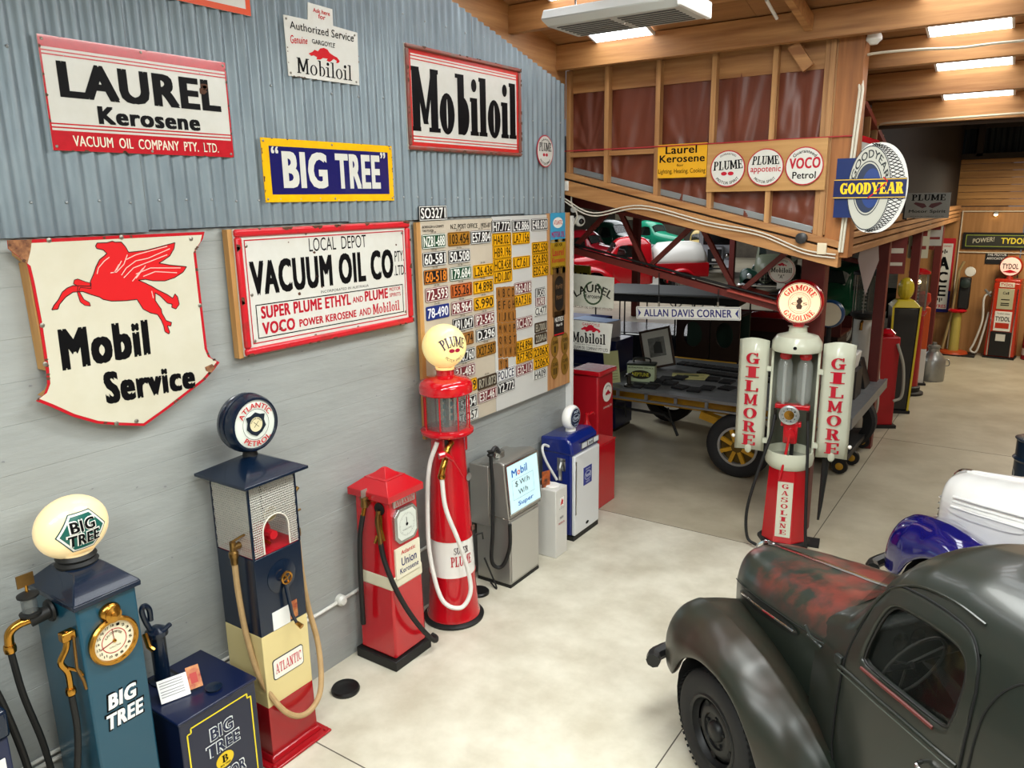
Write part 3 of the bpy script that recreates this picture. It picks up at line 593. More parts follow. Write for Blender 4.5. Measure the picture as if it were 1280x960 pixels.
for l in [[[0.454, 1.226], [0.487, 1.263], [0.548, 1.298], [0.621, 1.307], [0.762, 1.352]], [[0.466, 1.211], [0.528, 1.26], [0.603, 1.281], [0.742, 1.319]], [[0.538, 1.225], [0.629, 1.252], [0.817, 1.237]], [[0.579, 1.208], [0.655, 1.229], [0.79, 1.211]], [[0.321, 1.244], [0.332, 1.275], [0.371, 1.311], [0.4, 1.328]], [[0.395, 1.244], [0.429, 1.245], [0.476, 1.284], [0.503, 1.335]], [[0.619, 1.122], [0.624, 1.08]], [[0.43, 1.254], [0.465, 1.304]], [[0.415, 1.242], [0.448, 1.286]], [[0.493, 1.309], [0.552, 1.331], [0.748, 1.367]], [[0.512, 1.187], [0.585, 1.255]], [[0.535, 1.201], [0.601, 1.267]]]: stroke(b,l,.005,-.0058)
tag(b.build('feather_lines',M('e9b7ae',.4),t,smooth=0),kind='stuff')
let(t,INK,('Mobil',[[0.074, 0.977], [0.571, 0.963], [0.567, 0.761], [0.07, 0.756]],.10),('Service',[[0.274, 0.713], [0.833, 0.655], [0.828, 0.508], [0.275, 0.527]],.10),y=-.0052)
b=MB(); 
for p in [[[-0.094, 1.444], [0.019, 1.442], [0.006, 1.391], [-0.019, 1.326], [-0.05, 1.357], [-0.096, 1.403]], [[0.904, 0.622], [0.957, 0.633], [0.977, 0.609], [0.942, 0.577], [0.91, 0.598]]]: b.flat(p,-.0058)
tag(b.build('rust_patch',M('5a3424',.8,noise=.8,nscale=25,h2='b07a50'),t,smooth=0),kind='stuff')
b=MB(); R=random.Random(3)
for k in range(26):
    i=R.randrange(len(SO)); u=R.random(); p=SO[i]; q2=SO[(i+1)%len(SO)]; x=p[0]+u*(q2[0]-p[0]); z=p[1]+u*(q2[1]-p[1]); x=cxm+(x-cxm)*.985; z=czm+(z-czm)*.985
    b.flat([(x+.012*R.uniform(.4,1.2)*math.cos(j),z+.009*R.uniform(.4,1.2)*math.sin(j)) for j in range(6)],-.0059)
tag(b.build('enamel_chips',RUST,t,smooth=0),kind='stuff')
screws(t,[[0.1, 1.434], [0.482, 1.431], [0.004, 1.01], [-0.011, 0.81], [0.917, 1.003], [0.314, 0.409], [0.429, 0.394], [0.906, 1.401]],-.0056,.013)
# Vacuum Oil
t=thing('enamel_sign','white VACUUM OIL CO local depot sign in a chipped red frame','sign',(.07,3.112,2.633),90); t.scale=(.977,1,.977); W,H=1.68,.83
MB().prism(rectp(0,W,0,H),-.012,0).build('panel',ENW,t); MB().box(-.0,W,.0,.035,0,H).build('timber_backing',PLYE,t); MB().box(-.035,-.0,-.0,.05,-.01,H-.0).build('timber_batten',PLYE,t)
for p in frame2(0,W,0,H,.05): MB().prism(p,-.035,0).build('frame_moulding',M('c4202a',.3,noise=.35,nscale=7,h2='5c3428',thr=(.38,.46)),t,bevel=.015)
b=MB(); [b.flat(p,-.0128) for p in frame2(.075,W-.065,.07,H-.07,.008)]; b.build('red_line',RINK,t,smooth=0)
b=MB(); [b.flat(p,-.0128) for p in frame2(.12,W-.1,.1,.33,.007)]; b.build('black_line',INK,t,smooth=0)

let(t,INK,('LOCAL  DEPOT',[(.62,.745),(1.19,.745),(1.19,.65),(.62,.65)],.0),('VACUUM OIL CO',[(.1,.62),(1.48,.62),(1.48,.39),(.1,.39)],.085),('PTY.',[(1.5,.60),(1.61,.60),(1.61,.515),(1.5,.515)],.01),('.LTD.',[(1.49,.485),(1.62,.485),(1.62,.405),(1.49,.405)],.01),
  ('INCORPORATED IN AUSTRALIA',[(.7,.366),(1.19,.366),(1.19,.347),(.7,.347)],.0),y=-.0126)
let(t,RINK,('SUPER PLUME ETHYL',[(.16,.315),(.99,.315),(.99,.23),(.16,.23)],.07),('AND',[(1.01,.285),(1.12,.285),(1.12,.24),(1.01,.24)],.04),('PLUME',[(1.14,.315),(1.40,.315),(1.40,.235),(1.14,.235)],.07),
  ('MOTOR',[(1.42,.315),(1.55,.315),(1.55,.285),(1.42,.285)]),('SPIRITS',[(1.42,.27),(1.55,.27),(1.55,.24),(1.42,.24)]),
  ('VOCO',[(.16,.205),(.44,.205),(.44,.12),(.16,.12)],.07),('POWER KEROSENE',[(.48,.185),(1.04,.185),(1.04,.13),(.48,.13)],.06),('AND',[(1.07,.185),(1.2,.185),(1.2,.13),(1.07,.13)],.03),y=-.0126)
b=MB(); tbox(b,'Mobiloil',1.22,1.53,.125,.205,-.0126,0,1,T=.2,t=.1); b.build('lettering',RINK,t,smooth=0)
tag(chips(chips(MB(),0,W,0,H,26,.028,-.0355,31),.1,1.6,.1,.75,7,.014,-.0131,8,False).build('enamel_chips',RUST,t,smooth=0),kind='stuff')
screws(t,[(.09,.09),(.09,.72),(1.6,.1),(1.6,.74),(.6,.78),(1.05,.05),(.62,.05),(.1,.4)],-.0126,.012)
# =============== NUMBER PLATE BOARD ===============
t=thing('display_board','large cream and white board of number plates with a plywood strip','display board',(.05,4.985,1.5),90)
# local x=y-4.985
BP=[[-0.054, 1.928], [0.967, 1.934], [1.938, 1.949], [2.371, 1.96], [2.395, 0.092], [1.921, 0.092], [0.972, 0.101], [0.499, 0.084]]
z_top=lambda x:1.935
MB().box(-.06,.95,-.012,0,.09,1.935).build('panel',M('c4b9a6',.6,noise=.2,nscale=4),t); MB().box(.95,1.905,-.014,0,.09,1.945).build('panel',M('c8c8c4',.5),t)
MB().box(1.905,2.35,-.01,0,.09,1.955).build('plywood_strip',wood('c89a6a','a9744a',.5,2),t); MB().box(-.11,-.06,-.012,.02,.09,1.93).build('timber_edge',PLYE,t); MB().box(2.35,2.38,-.014,.0,.09,1.955).build('timber_edge',PLYE,t)
tag(t,'large cream and white board that carries the number plates, with a plywood strip','display board')
PC={'k':('17171a','e6e6e2'),'g':('1d4a32','e6e8e0'),'o':('a97424','1d1408'),'n':('17171a','e0862a'),'m':('6f2830','e6e2da'),'b':('1c2f78','e6e8ee'),'y':('efae12','2a1c06'),'r':('c4622a','1a1210'),'d':('3a3128','a9a493'),'w':('e0e0da','17171a'),'t':('a97238','2a1a0c'),'p':('ececea','171c3e')}
CN={'k':'black','g':'green','o':'ochre','n':'black','m':'maroon','b':'blue','y':'yellow','r':'orange','d':'dark brown','w':'white','t':'tan','p':'white'}
PLATES=[['NZ81-688', 'g', 5.085, 3.27, 0.31, 0.125], ['60-581', 'k', 5.086, 3.125, 0.31, 0.125], ['60-518', 'n', 5.09, 2.978, 0.31, 0.125], ['72-593', 'm', 5.101, 2.827, 0.31, 0.125], ['78-490', 'b', 5.099, 2.673, 0.31, 0.125], ['103.454', 'o', 5.425, 3.274, 0.29, 0.125], ['50.508', 'k', 5.424, 3.123, 0.29, 0.125], ['179.684', 'g', 5.435, 2.974, 0.29, 0.125], ['155.261', 'r', 5.438, 2.826, 0.29, 0.125], ['98.964', 'm', 5.438, 2.673, 0.29, 0.125], ['491.047', 'k', 5.449, 2.523, 0.29, 0.125], ['830-174', 't', 5.442, 2.381, 0.29, 0.125], ['430.760', 'k', 5.457, 2.229, 0.29, 0.125], ['31-483', 'm', 5.453, 2.084, 0.29, 0.125], ['16.239', 'y', 5.473, 1.939, 0.27, 0.125], ['15404', 'k', 5.465, 1.782, 0.27, 0.125], ['T6257', 'w', 5.486, 1.658, 0.27, 0.125], ['E57.804', 'k', 5.749, 3.273, 0.28, 0.125], ['L26.436', 'y', 5.771, 2.968, 0.28, 0.125], ['T4.898', 'y', 5.765, 2.825, 0.28, 0.125], ['S.990', 'y', 5.771, 2.674, 0.28, 0.125], ['P2-545', 'm', 5.777, 2.522, 0.26, 0.125], ['D.296', 'k', 5.787, 2.379, 0.26, 0.125], ['X27.587', 'o', 5.789, 2.231, 0.27, 0.125], ['R71.073', 'd', 5.793, 1.921, 0.26, 0.125], ['E37-461', 'm', 5.796, 1.791, 0.26, 0.12], ['H7.772', 'k', 6.072, 3.355, 0.27, 0.14], ['HA8.021', 'y', 6.077, 3.235, 0.27, 0.13], ['HB9.196', 'y', 6.081, 3.118, 0.27, 0.13], ['HC8.458', 'y', 6.082, 3.001, 0.27, 0.13], ['HD1.007', 'y', 6.086, 2.888, 0.27, 0.13], ['POLICE', 'p', 6.104, 1.934, 0.24, 0.125], ['Y2.772', 'k', 6.104, 1.807, 0.24, 0.125], ['L42.886', 'k', 6.404, 3.348, 0.26, 0.14], ['LA7.156', 'y', 6.406, 3.233, 0.25, 0.13], ['LC7.611', 'y', 6.409, 2.998, 0.26, 0.13], ['R62-018', 'm', 6.43, 2.746, 0.25, 0.13], ['RA7.516', 'y', 6.428, 2.625, 0.25, 0.13], ['RC1-075', 'm', 6.441, 2.395, 0.24, 0.125], ['RE4.894', 'y', 6.441, 2.166, 0.24, 0.125], ['RF7.905', 'y', 6.443, 2.052, 0.24, 0.125], ['E32-112', 'm', 6.44, 1.923, 0.24, 0.125], ['E48.830', 'k', 6.747, 3.35, 0.25, 0.13], ['EB2.550', 'y', 6.753, 3.121, 0.25, 0.13], ['EC6.850', 'y', 6.756, 3.006, 0.25, 0.13], ['ED5.248', 'y', 6.76, 2.889, 0.25, 0.13], ['1LX50', 'k', 6.752, 2.665, 0.13, 0.1], ['1A901', 'm', 6.756, 2.575, 0.15, 0.1], ['CL477', 'w', 6.754, 2.477, 0.16, 0.11], ['EL700U', 'd', 6.757, 2.307, 0.17, 0.125], ['220AA', 'd', 6.756, 2.194, 0.17, 0.125], ['2206X', 'y', 6.759, 2.05, 0.23, 0.125], ['2206X', 'y', 6.767, 1.931, 0.23, 0.12], ['HA09', 'w', 6.731, 1.814, 0.17, 0.11], ['SO3271', 'k', 5.086, 3.5, 0.36, 0.15]]
seen=set()
COLN={}
for s,k,y,z,w_,h_ in PLATES:
    w_,h_=(.308,.118) if w_>.2 else ((.235,.105) if s in('EL700U','220AA','CL477','HA09') else (.19,.1))
    if s=='SO3271': w_,h_=.36,.12
    cn=['first','second','third','fourth','fifth','sixth'][min(5,max(0,int((y-4.99)/.318)))]; COLN[cn]=COLN.get(cn,0)+1
    lab='%s number plate reading %s, %s down the %s column of the board'%(CN[k],s,['first','second','third','fourth','fifth','sixth','seventh','eighth','ninth','tenth','eleventh','twelfth','thirteenth','fourteenth'][COLN[cn]-1],cn)
    if s=='SO3271': lab='grey framed black number plate reading SO3271 on top of the board'
    if s=='2206X': lab='yellow number plate reading 2206X, '+('lower' if s in seen else 'upper')+' one of the pair'
    seen.add(s); p=thing('number_plate',lab,'number plate',(.0655,y,z),90,'number plates on the board')
    bg,fg=PC[k]
    MB().prism(rrect(-w_/2,w_/2,-h_/2,h_/2,.012,2),-.005,0).build('plate',M(bg,.35,noise=.15,nscale=30),p)
    b=MB(); [b.flat(f,-.0056) for f in frame2(-w_/2+.004,w_/2-.004,-h_/2+.004,h_/2-.004,.005)]
    if k!='b': b.build('rim',M(fg if k not in 'tdo' else '4a3010',.4),p,smooth=0)
    let(p,M(fg,.4),(s,[(-w_*.44,h_*.36),(w_*.44,h_*.36),(w_*.44,-h_*.36),(-w_*.44,-h_*.36)],.03),y=-.0062)
LT=[['A', 6.007, 2.737], ['B', 6.09, 2.732], ['C', 6.17, 2.727], ['D', 6.248, 2.722], ['E', 6.01, 2.622], ['F', 6.093, 2.616], ['G', 6.174, 2.61], ['H', 6.252, 2.605], ['I', 6.012, 2.509], ['J', 6.096, 2.502], ['K', 6.177, 2.495], ['L', 6.256, 2.488], ['M', 6.015, 2.393], ['N', 6.099, 2.385], ['O', 6.181, 2.377], ['P', 6.26, 2.369], ['Q', 6.018, 2.281], ['R', 6.103, 2.271], ['S', 6.185, 2.262], ['T', 6.264, 2.253], ['U', 6.021, 2.168], ['V', 6.106, 2.157], ['W', 6.188, 2.147], ['X', 6.268, 2.137], ['Y', 6.024, 2.044], ['Z', 6.109, 2.032]]
for ch,y,z in LT:
    p=thing('letter_plate','tan letter plate stamped %s in the alphabet block on the board'%ch,'letter plate',(.0655,y,z),90,'alphabet plates on the board')
    MB().prism(rrect(-.038,.038,-.057,.057,.008,2),-.005,0).build('plate',M('a0692c',.4,noise=.3,nscale=20,h2='7c4e20'),p)
    let(p,M('2a190a',.5),(ch,[(-.018 if ch!='I' else -.006,.04),(.018 if ch!='I' else .006,.04),(.018 if ch!='I' else .006,-.04),(-.018 if ch!='I' else -.006,-.04)],.03),y=-.0058)
# captions printed on the board
let(t,INK,('N.Z. POST OFFICE   1925-87',[(.33,1.90),(.92,1.895),(.92,1.855),(.33,1.86)],.01),('BOROUGH & COUNTY',[(-.04,1.90),(.24,1.90),(.24,1.88),(-.04,1.88)]),('TAXI PLATES',[(-.04,1.868),(.1,1.868),(.1,1.85),(-.04,1.85)]),y=-.0155)
b=MB()
for s,k,y,z,w_,h_ in PLATES[:26]: tbox(b,'25-26',y-4.985-.035,y-4.985+.035,z-1.5+.068,z-1.5+.082,-.0135,.01)
b.build('caption',M('3a3630',.5),t,smooth=0)
b=MB(); b.box(.948,.953,-.0152,-.012,.09,1.93); b.build('panel_joint',M('b0aca4',.6),t,smooth=0)
# small signs of the plywood strip
def mini(label,cxp,mat,w_,h_,X=.0655):
    p=thing('small_sign',label,'sign',(X,cxp[1],cxp[2]),90,'small signs on the plywood strip'); MB().prism(rrect(-w_/2,w_/2,-h_/2,h_/2,.01,2),-.004,0).build('panel',mat,p); return p
p=mini('blue ATLANTIC MOTOR OIL sign at the top of the plywood strip',[0.07, 7.105, 3.307],M('3f9cc4',.3),.3,.30)
MB().flat(circ((0,.05),.1,20,.055),-.005).build('white_oval',WHITE,p,smooth=0); let(p,RED,('ATLANTIC',[(-.085,.075),(.085,.075),(.085,.03),(-.085,.03)]),y=-.0056); let(p,M('b0206a',.3),('MOTOR OIL',[(-.13,-.04),(.13,-.04),(.13,-.1),(-.13,-.1)],.03),y=-.0056)
p=mini('yellow sign reading ASK FOR Laurel Kerosene on the plywood strip',[0.07, 7.114, 3.007],M('b08a1c',.4,noise=.4,nscale=9,h2='7c5c18'),.31,.36)
let(p,INK,('ASK FOR',[(-.08,.14),(.08,.14),(.08,.105),(-.08,.105)]),('FOR LIGHTING HEATING',[(-.13,-.1),(.13,-.1),(.13,-.125),(-.13,-.125)]),y=-.005); let(p,RINK,('Laurel',[(-.12,.085),(.11,.085),(.11,.01),(-.12,.01)]),('Kerosene',[(-.13,-.01),(.13,-.01),(.13,-.06),(-.13,-.06)]),y=-.005)
p=mini('tall worn brown and black oil sign on the plywood strip',[0.07, 7.129, 2.631],M('6a4a26',.5,noise=.6,nscale=8,h2='3a2a18'),.26,.52)
MB().flat(rrect(-.09,.09,-.2,.17,.08,5),-.005).build('black_field',M('17120f',.4),p,smooth=0); let(p,M('7a5a3a',.5),('Purity',[(-.07,.08),(.07,.1),(.07,.03),(-.07,.02)]),('Motor',[(-.06,-.03),(.06,-.02),(.06,-.07),(-.06,-.08)]),y=-.0056)
p=mini('small black sign reading NUTREX Motor Oil on the plywood strip',[0.07, 7.128, 2.295],M('1a1416',.3),.21,.27)
let(p,WHITE,('NUTREX',[(-.09,.07),(.09,.07),(.09,.02),(-.09,.02)]),('Motor Oil',[(-.06,.0),(.06,.0),(.06,-.03),(-.06,-.03)]),y=-.005); MB().flat(rectp(-.1,.1,-.125,-.11),-.005).build('red_line',RED,p,smooth=0)
for n_,c_ in (('I',[0.07, 7.038, 2.057]),('II',[0.07, 7.251, 2.056]),('III',[0.07, 7.037, 1.816]),('IV',[0.07, 7.251, 1.823])):
    p=thing('class_badge','oval brown badge reading CLASS %s low on the plywood strip'%n_,'badge',(.0655,c_[1],c_[2]),90,'oval class badges')
    MB().prism(circ((0,0),.078,24,.12),-.004,0).build('plate',M('8a6620',.4,noise=.4,nscale=12,h2='5c3f18'),p); let(p,M('23180c',.5),('CLASS',[(-.05,.06),(.05,.06),(.05,.025),(-.05,.025)]),(n_,[(-.012*len(n_),.0),(.012*len(n_),.0),(.012*len(n_),-.07),(-.012*len(n_),-.07)]),y=-.005)
# =============== SIGNS ON THE STUD WALL (y=7.4, facing the viewer) ===============
def ysign(name,label,x,y,z): return thing(name,label,'sign',(x,y,z),0)
t=ysign('enamel_sign','yellow sign reading Laurel Kerosene for Lighting, Heating, Cooking on the studs',1.055,7.37,3.75)
MB().prism(rectp(0,.5,.03,.345),-.006,0).build('panel',M('dfa51a',.3,coat=.3,noise=.15,nscale=10),t); b=MB()
tbox(b,'Laurel',.08,.40,.255,.33,-.0068,.035); tbox(b,'Kerosene',.02,.48,.175,.245,-.0068,.035); tbox(b,'for',.2,.27,.135,.16,-.0068,.02); tbox(b,'Lighting, Heating, Cooking',.01,.49,.06,.115,-.0068,.01); b.build('lettering',INK,t,smooth=0)
screws(t,[(.01,.335),(.49,.335),(.01,.04),(.49,.04)],r=.005)
def rsign(label,cx,top,r=.165):
    t=ysign('round_sign',label,cx,7.352,3.848); t.scale=(.805,1,.805); r=.205; MB().lathe([(r,0),(r,.006),(0,.006)],(0,0,0),40,'y').build('panel',M('b02a34',.3),t); MB().flat(circ((0,0),r-.012,36),-.0066).build('white_field',ENW,t,smooth=0); return t
t=rsign('round white sign reading GUARANTEED PLUME MOTOR SPIRIT, left of the three',1.766,'')
b=MB(); tquad(b,'PLUME',[(-.165,.08),(.165,.10),(.18,-.0),(-.17,-.02)],-.0072,0,1,gap=.03); tarc(b,'GUARANTEED',(0,0),.155,.02,125,55,-.0072); tarc(b,'MOTOR SPIRIT',(0,0),.145,.032,220,322,-.0072,bottom=True); b.build('lettering',INK,t,smooth=0)
b=MB(); [b.flat(circ((x,-.055),.036,14,.022),-.0072) for x in (-.04,.04)]; b.build('emblem',RINK,t,smooth=0)
t=rsign('round white sign reading PLUME appotenic MOTOR SPIRIT, middle of the three',2.115,'')
b=MB(); tquad(b,'PLUME',[(-.14,.125),(.14,.125),(.155,.03),(-.155,.03)],-.0072,0,1,gap=.03); tarc(b,'MOTOR SPIRIT',(0,0),.145,.03,225,315,-.0072,bottom=True); b.build('lettering',INK,t,smooth=0)
let(t,RINK,('appotenic',[(-.165,.015),(.175,.015),(.175,-.07),(-.165,-.07)],.02),y=-.0072)
t=rsign('round white sign reading Guaranteed VOCO Petrol, right of the three',2.457,'')
b=MB(); tarc(b,'Guaranteed',(0,0),.14,.035,140,40,-.0072,.03); tbox(b,'Petrol',-.12,.13,-.135,-.06,-.0072,.03); b.build('lettering',INK,t,smooth=0); let(t,RINK,('VOCO',[(-.16,.085),(.17,.095),(.17,-.025),(-.16,-.03)],.06),y=-.0072)
# =============== hanging signs at the opening ===============
YC=7.9
t=ysign('enamel_sign','worn white LAUREL Kerosene sign with a green wreath at the wall end',-0.235,YC,2.327)
Q1=[[-0.033, 0.429], [0.568, 0.399], [0.564, 0.046], [-0.033, 0.055]]
MB().prism(Q1,-.005,0).build('panel',M('c9c9bc',.4,noise=.35,nscale=6,h2='9c9a86'),t)
b=MB()
for k in range(24):
    a=math.radians(105+k*13.5); 
    if 80<math.degrees(a)%360<100: continue
    x,z=.30+.115*math.cos(a),.21+.125*math.sin(a); b.flat([(x+.028*math.cos(a+1.9),z+.028*math.sin(a+1.9)),(x+.012*math.cos(a),z+.012*math.sin(a)),(x-.028*math.cos(a+1.9),z-.028*math.sin(a+1.9)),(x-.012*math.cos(a),z-.012*math.sin(a))],-.0058)
b.build('wreath',M('3a5236',.5),t,smooth=0)
b=MB(); tarc(b,'LAUREL',(.30,-.15),.37,.09,126,54,-.0066,.04); tbox(b,'Kerosene',.20,.41,.15,.20,-.0066,.02); tquad(b,'VACUUM OIL COMPANY PTY LTD',[(.04,.055),(.55,.05),(.55,.025),(.04,.03)],-.0066); b.build('lettering',M('22241c',.5),t,smooth=0)
t=ysign('enamel_sign','white GARGOYLE Mobiloil sign tilted below the wreath sign','x' and -0.234,YC,1.848)
Q2=[[-0.023, 0.363], [0.556, 0.35], [0.521, 0.002], [-0.044, 0.015]]
MB().prism(Q2,-.005,0).build('panel',ENW,t); b=MB(); tquad(b,'Mobiloil',[[0.032, 0.224], [0.466, 0.222], [0.468, 0.1], [0.032, 0.099]],-.006,0,1); tquad(b,'VACUUM OIL COMPANY PTY LTD',[[0.011, 0.059], [0.499, 0.056], [0.5, 0.019], [0.011, 0.02]],-.006,.01); tquad(b,'From the chart and guide',[[0.076, 0.089], [0.416, 0.086], [0.416, 0.069], [0.076, 0.07]],-.006,.0); b.build('lettering',INK,t,smooth=0)
b=MB(); tquad(b,'GARGOYLE',[[0.161, 0.339], [0.392, 0.337], [0.392, 0.305], [0.161, 0.306]],-.006,.02); b.build('lettering',RINK,t,smooth=0)
gq=[[0.14, 0.233], [0.403, 0.32]]; MB().tube([(.0,.02,-1.895),(.0,.02,.90)],.016,8).build('sign_post',BBLACK,t); garg(t,gq[0][0],gq[1][0],gq[0][1],gq[1][1],-.006,RINK)
# street sign
t=thing('street_sign','long white sign reading ALLAN DAVIS CORNER hanging from the red truss','sign',(1.17,7.98,2.37))
MB().prism(rrect(-.595,.595,-.07,.07,.012),-.006,.004).build('panel',ENW,t)
b=MB(); tbox(b,'ALLAN DAVIS CORNER',-.5,.5,-.042,.042,-.0068,.04); 
for s_ in (-1,1): b.flat([(s_*.575,.05),(s_*.565,0),(s_*.575,-.05),(s_*.535,0)],-.0068)
b.build('lettering',M('1a1c66',.35),t,smooth=0)
b=MB(); [b.flat(p,-.0066) for p in frame2(-.585,.585,-.06,.06,.004)]; b.build('border_line',M('3c3f6e',.4),t,smooth=0)
for x,z in ((-.32,.42),(.35,.24)): 
    MB().tube([(x,0,.07),(x,0,.12)],.012).build('hanger',SCR,t); MB().tube([(x,0,.11),(x+.01,0,z+.02)],.006).build('wire',BBLACK,t)
t.rotation_euler=(0,math.radians(-3.2),0)
# Mobiloil A round sign on stand
t=thing('round_sign','round white GARGOYLE Mobiloil A sign on a small stand beside the column','sign',(2.09,8.22,2.60))
MB().lathe([(.135,0),(.14,.01),(.135,.02),(0,.02)],(0,0,.25),32,'y').build('panel',ENW,t); MB().box(-.04,.04,-.02,.0,.05,.13).build('neck',ENW,t,bevel=.004); MB().box(-.1,.1,-.07,.07,-.0,.012).build('stand_foot',BBLACK,t); MB().box(-.02,.02,-.02,.0,.01,.06).build('stand_post',BBLACK,t)
b=MB(); tbox(b,'Mobiloil',-.105,.105,.225,.275,-.021,0,1); tbox(b,'"A"',-.03,.03,.165,.205,-.021,.02); tarc(b,'GARGOYLE',(0,.25),.09,.014,125,55,-.021); b.build('lettering',INK,t,smooth=0); garg(t,-.05,.05,.29,.325,-.021,RINK)
b=MB(); b.ring(circ((0,.25),.128,32),circ((0,.25),.123,32),-.021); b.build('rim_line',RINK,t,smooth=0)
# ACE
t=thing('enamel_sign','tall red and navy sign reading ACE TYRES leaning on the far wall','sign',(2.44,20.4,.9)); 
MB().prism(rrect(-.2,.2,0,1.69,.03),-.02,0).build('panel',M('b3202a',.3),t); b=MB(); b.flat(rrect(-.2,.2,0,.5,.03),-.0206); b.build('navy_base',NAVY,t,smooth=0); MB().flat(rectp(-.155,.155,.08,1.57),-.021).build('white_field',ENW,t,smooth=0)
let(t,INK,('A',[(-.12,1.27),(.12,1.27),(.12,.98),(-.12,.98)],.08),('C',[(-.11,.93),(.11,.93),(.11,.68),(-.11,.68)],.08),('E',[(-.11,.62),(.11,.62),(.11,.37),(-.11,.37)],.08),y=-.022)
let(t,RINK,('TYRES',[(-.14,.18),(.14,.18),(.14,.1),(-.14,.1)],.05),('N.Z. OWNED',[(-.12,1.53),(.12,1.53),(.12,1.49),(-.12,1.49)]),y=-.022)
b=MB(); [b.flat(rectp(x-.012,x+.012,z,z+h),-.022) for x,z,h in ((-.04,1.36,.05),(0,1.34,.1),(.04,1.36,.05),(-.04,.27,.06),(0,.23,.1),(.04,.27,.06))]; b.build('tread_marks',INK,t,smooth=0)
# TYDOL banner
t=thing('banner_sign','long dark framed banner reading TYDOL high on the far wall','sign',(3.62,20.5,2.36))
MB().box(-.86,.95,-.05,0,0,.36).build('frame',M('15130f',.4),t); MB().flat(rectp(-.8,.9,.05,.31),-.052).build('field',M('2a2b22',.5),t,smooth=0); b=MB(); [b.flat(p,-.053) for p in frame2(-.8,.9,.05,.31,.015)]; b.build('border_line',M('8a9a3a',.4),t,smooth=0)
let(t,M('e8d23a',.4),('TYDOL',[(-.12,.25),(.36,.25),(.36,.12),(-.12,.12)],.05),y=-.054); let(t,M('b9b49c',.5),('POWER!',[(-.66,.22),(-.25,.27),(-.25,.17),(-.66,.12)],.03),y=-.054); MB().flat(circ((.7,.18),.09),-.054).build('emblem',M('8f8c70',.5),t,smooth=0)
t=thing('enamel_sign','small black sign reading THE MOTOR ASSOCIATION left of the globe','sign',(3.44,20.5,2.03)); MB().box(-.2,.22,-.02,0,0,.27).build('panel',M('161616',.4),t); let(t,WHITE,('THE MOTOR',[(-.17,.24),(.2,.24),(.2,.18),(-.17,.18)]),('ASSOCIATION',[(-.17,.15),(.2,.15),(.2,.1),(-.17,.1)]),y=-.021)
# GOODYEAR flanged tyre sign facing the viewer
t=thing('tyre_sign','large GOODYEAR sign shaped as a tyre with a navy band','sign',(3.03,7.3,3.645)); t.scale=(.9,1,.9)
MB().prism(rectp(-.32,-.02,-.27,.28),-.004,.004).build('flange_panel',M('15285c',.3,coat=.4),t)
A=.19;B_=.40
el=lambda rx,rz,cx=0,n=48:circ((cx,0),rx,n,rz)
OUT=[(x+(.06 if x>0 else 0)+(.05 if x>0 else -.0)*abs(x)/.19,z) for x,z in el(.20,.41)]
MB().prism(OUT,-.008,.008).build('tread',M('dcdcd8',.3),t)
b=MB()
for k in range(34):
    a=math.radians(-88+k*176/33)
    for d in (-1,1):
        p=[]
        for j in range(5):
            u=j/4; aa=a+d*.16*(u-.5); x=(.175+(.125)*u)*math.cos(aa) if True else 0; z=(.385+.02*u)*math.sin(aa); p.append((x-.01,z))
        stroke(b,p,.007,-.0096)
b.build('tread_grooves',INK,t,smooth=0)
MB().flat(el(.185,.385,-.02),-.0105).build('sidewall',M('b9b9ae',.4),t,smooth=0)
b=MB(); b.ring(el(.125,.25,-.03),el(.118,.24,-.03),-.0112); b.ring(el(.187,.387,-.02),el(.181,.377,-.02),-.0112); b.build('sidewall_lines',M('30343a',.4),t,smooth=0)
MB().flat(el(.11,.225,-.03),-.0114).build('rim_disc',M('24304a',.4),t,smooth=0); MB().flat(el(.085,.18,.0),-.012).build('centre',M('1f3a78',.4),t,smooth=0)  # dark oval printed inside the sidewall, blue centre over it
b=MB(); V,F=glyphs('GOODYEAR',.03); xs_=[a for a,c,_ in V]; ys_=[c for a,c,_ in V]
vv=[]
for a,c,ly in V:
    s_=(a-min(xs_))/(max(xs_)-min(xs_)); u=(c-min(ys_))/(max(ys_)-min(ys_)); an=math.radians(165-150*s_); vv.append((-.02+(.135+.038*u)*math.cos(an),-.0118-ly*LY,(.275+.075*u)*math.sin(an)))
b.add(vv,F); b.build('lettering',M('262a2c',.4),t,smooth=0)
MB().box(-.33,.30,-.02,-.013,-.095,.09).build('band',M('141d4e',.3,coat=.4),t)
b=MB(); [b.flat(rectp(-.33,.30,z,z+.008),-.0206) for z in (-.088,.077)]; b.build('gold_line',M('d8b13a',.3),t,smooth=0)
b=MB(); tbox(b,'GOODYEAR',-.27,.28,-.052,.052,-.0208,0,1,gap=.02,T=.3,t=.13,sf=.12); b.build('lettering',M('f2c61e',.3),t,smooth=0)
b=MB(); stroke(b,[(-.02,-.09),(.05,-.03),(.14,.06),(.1,.1)],.01,-.0215); b.build('red_flourish',RED,t,smooth=0)
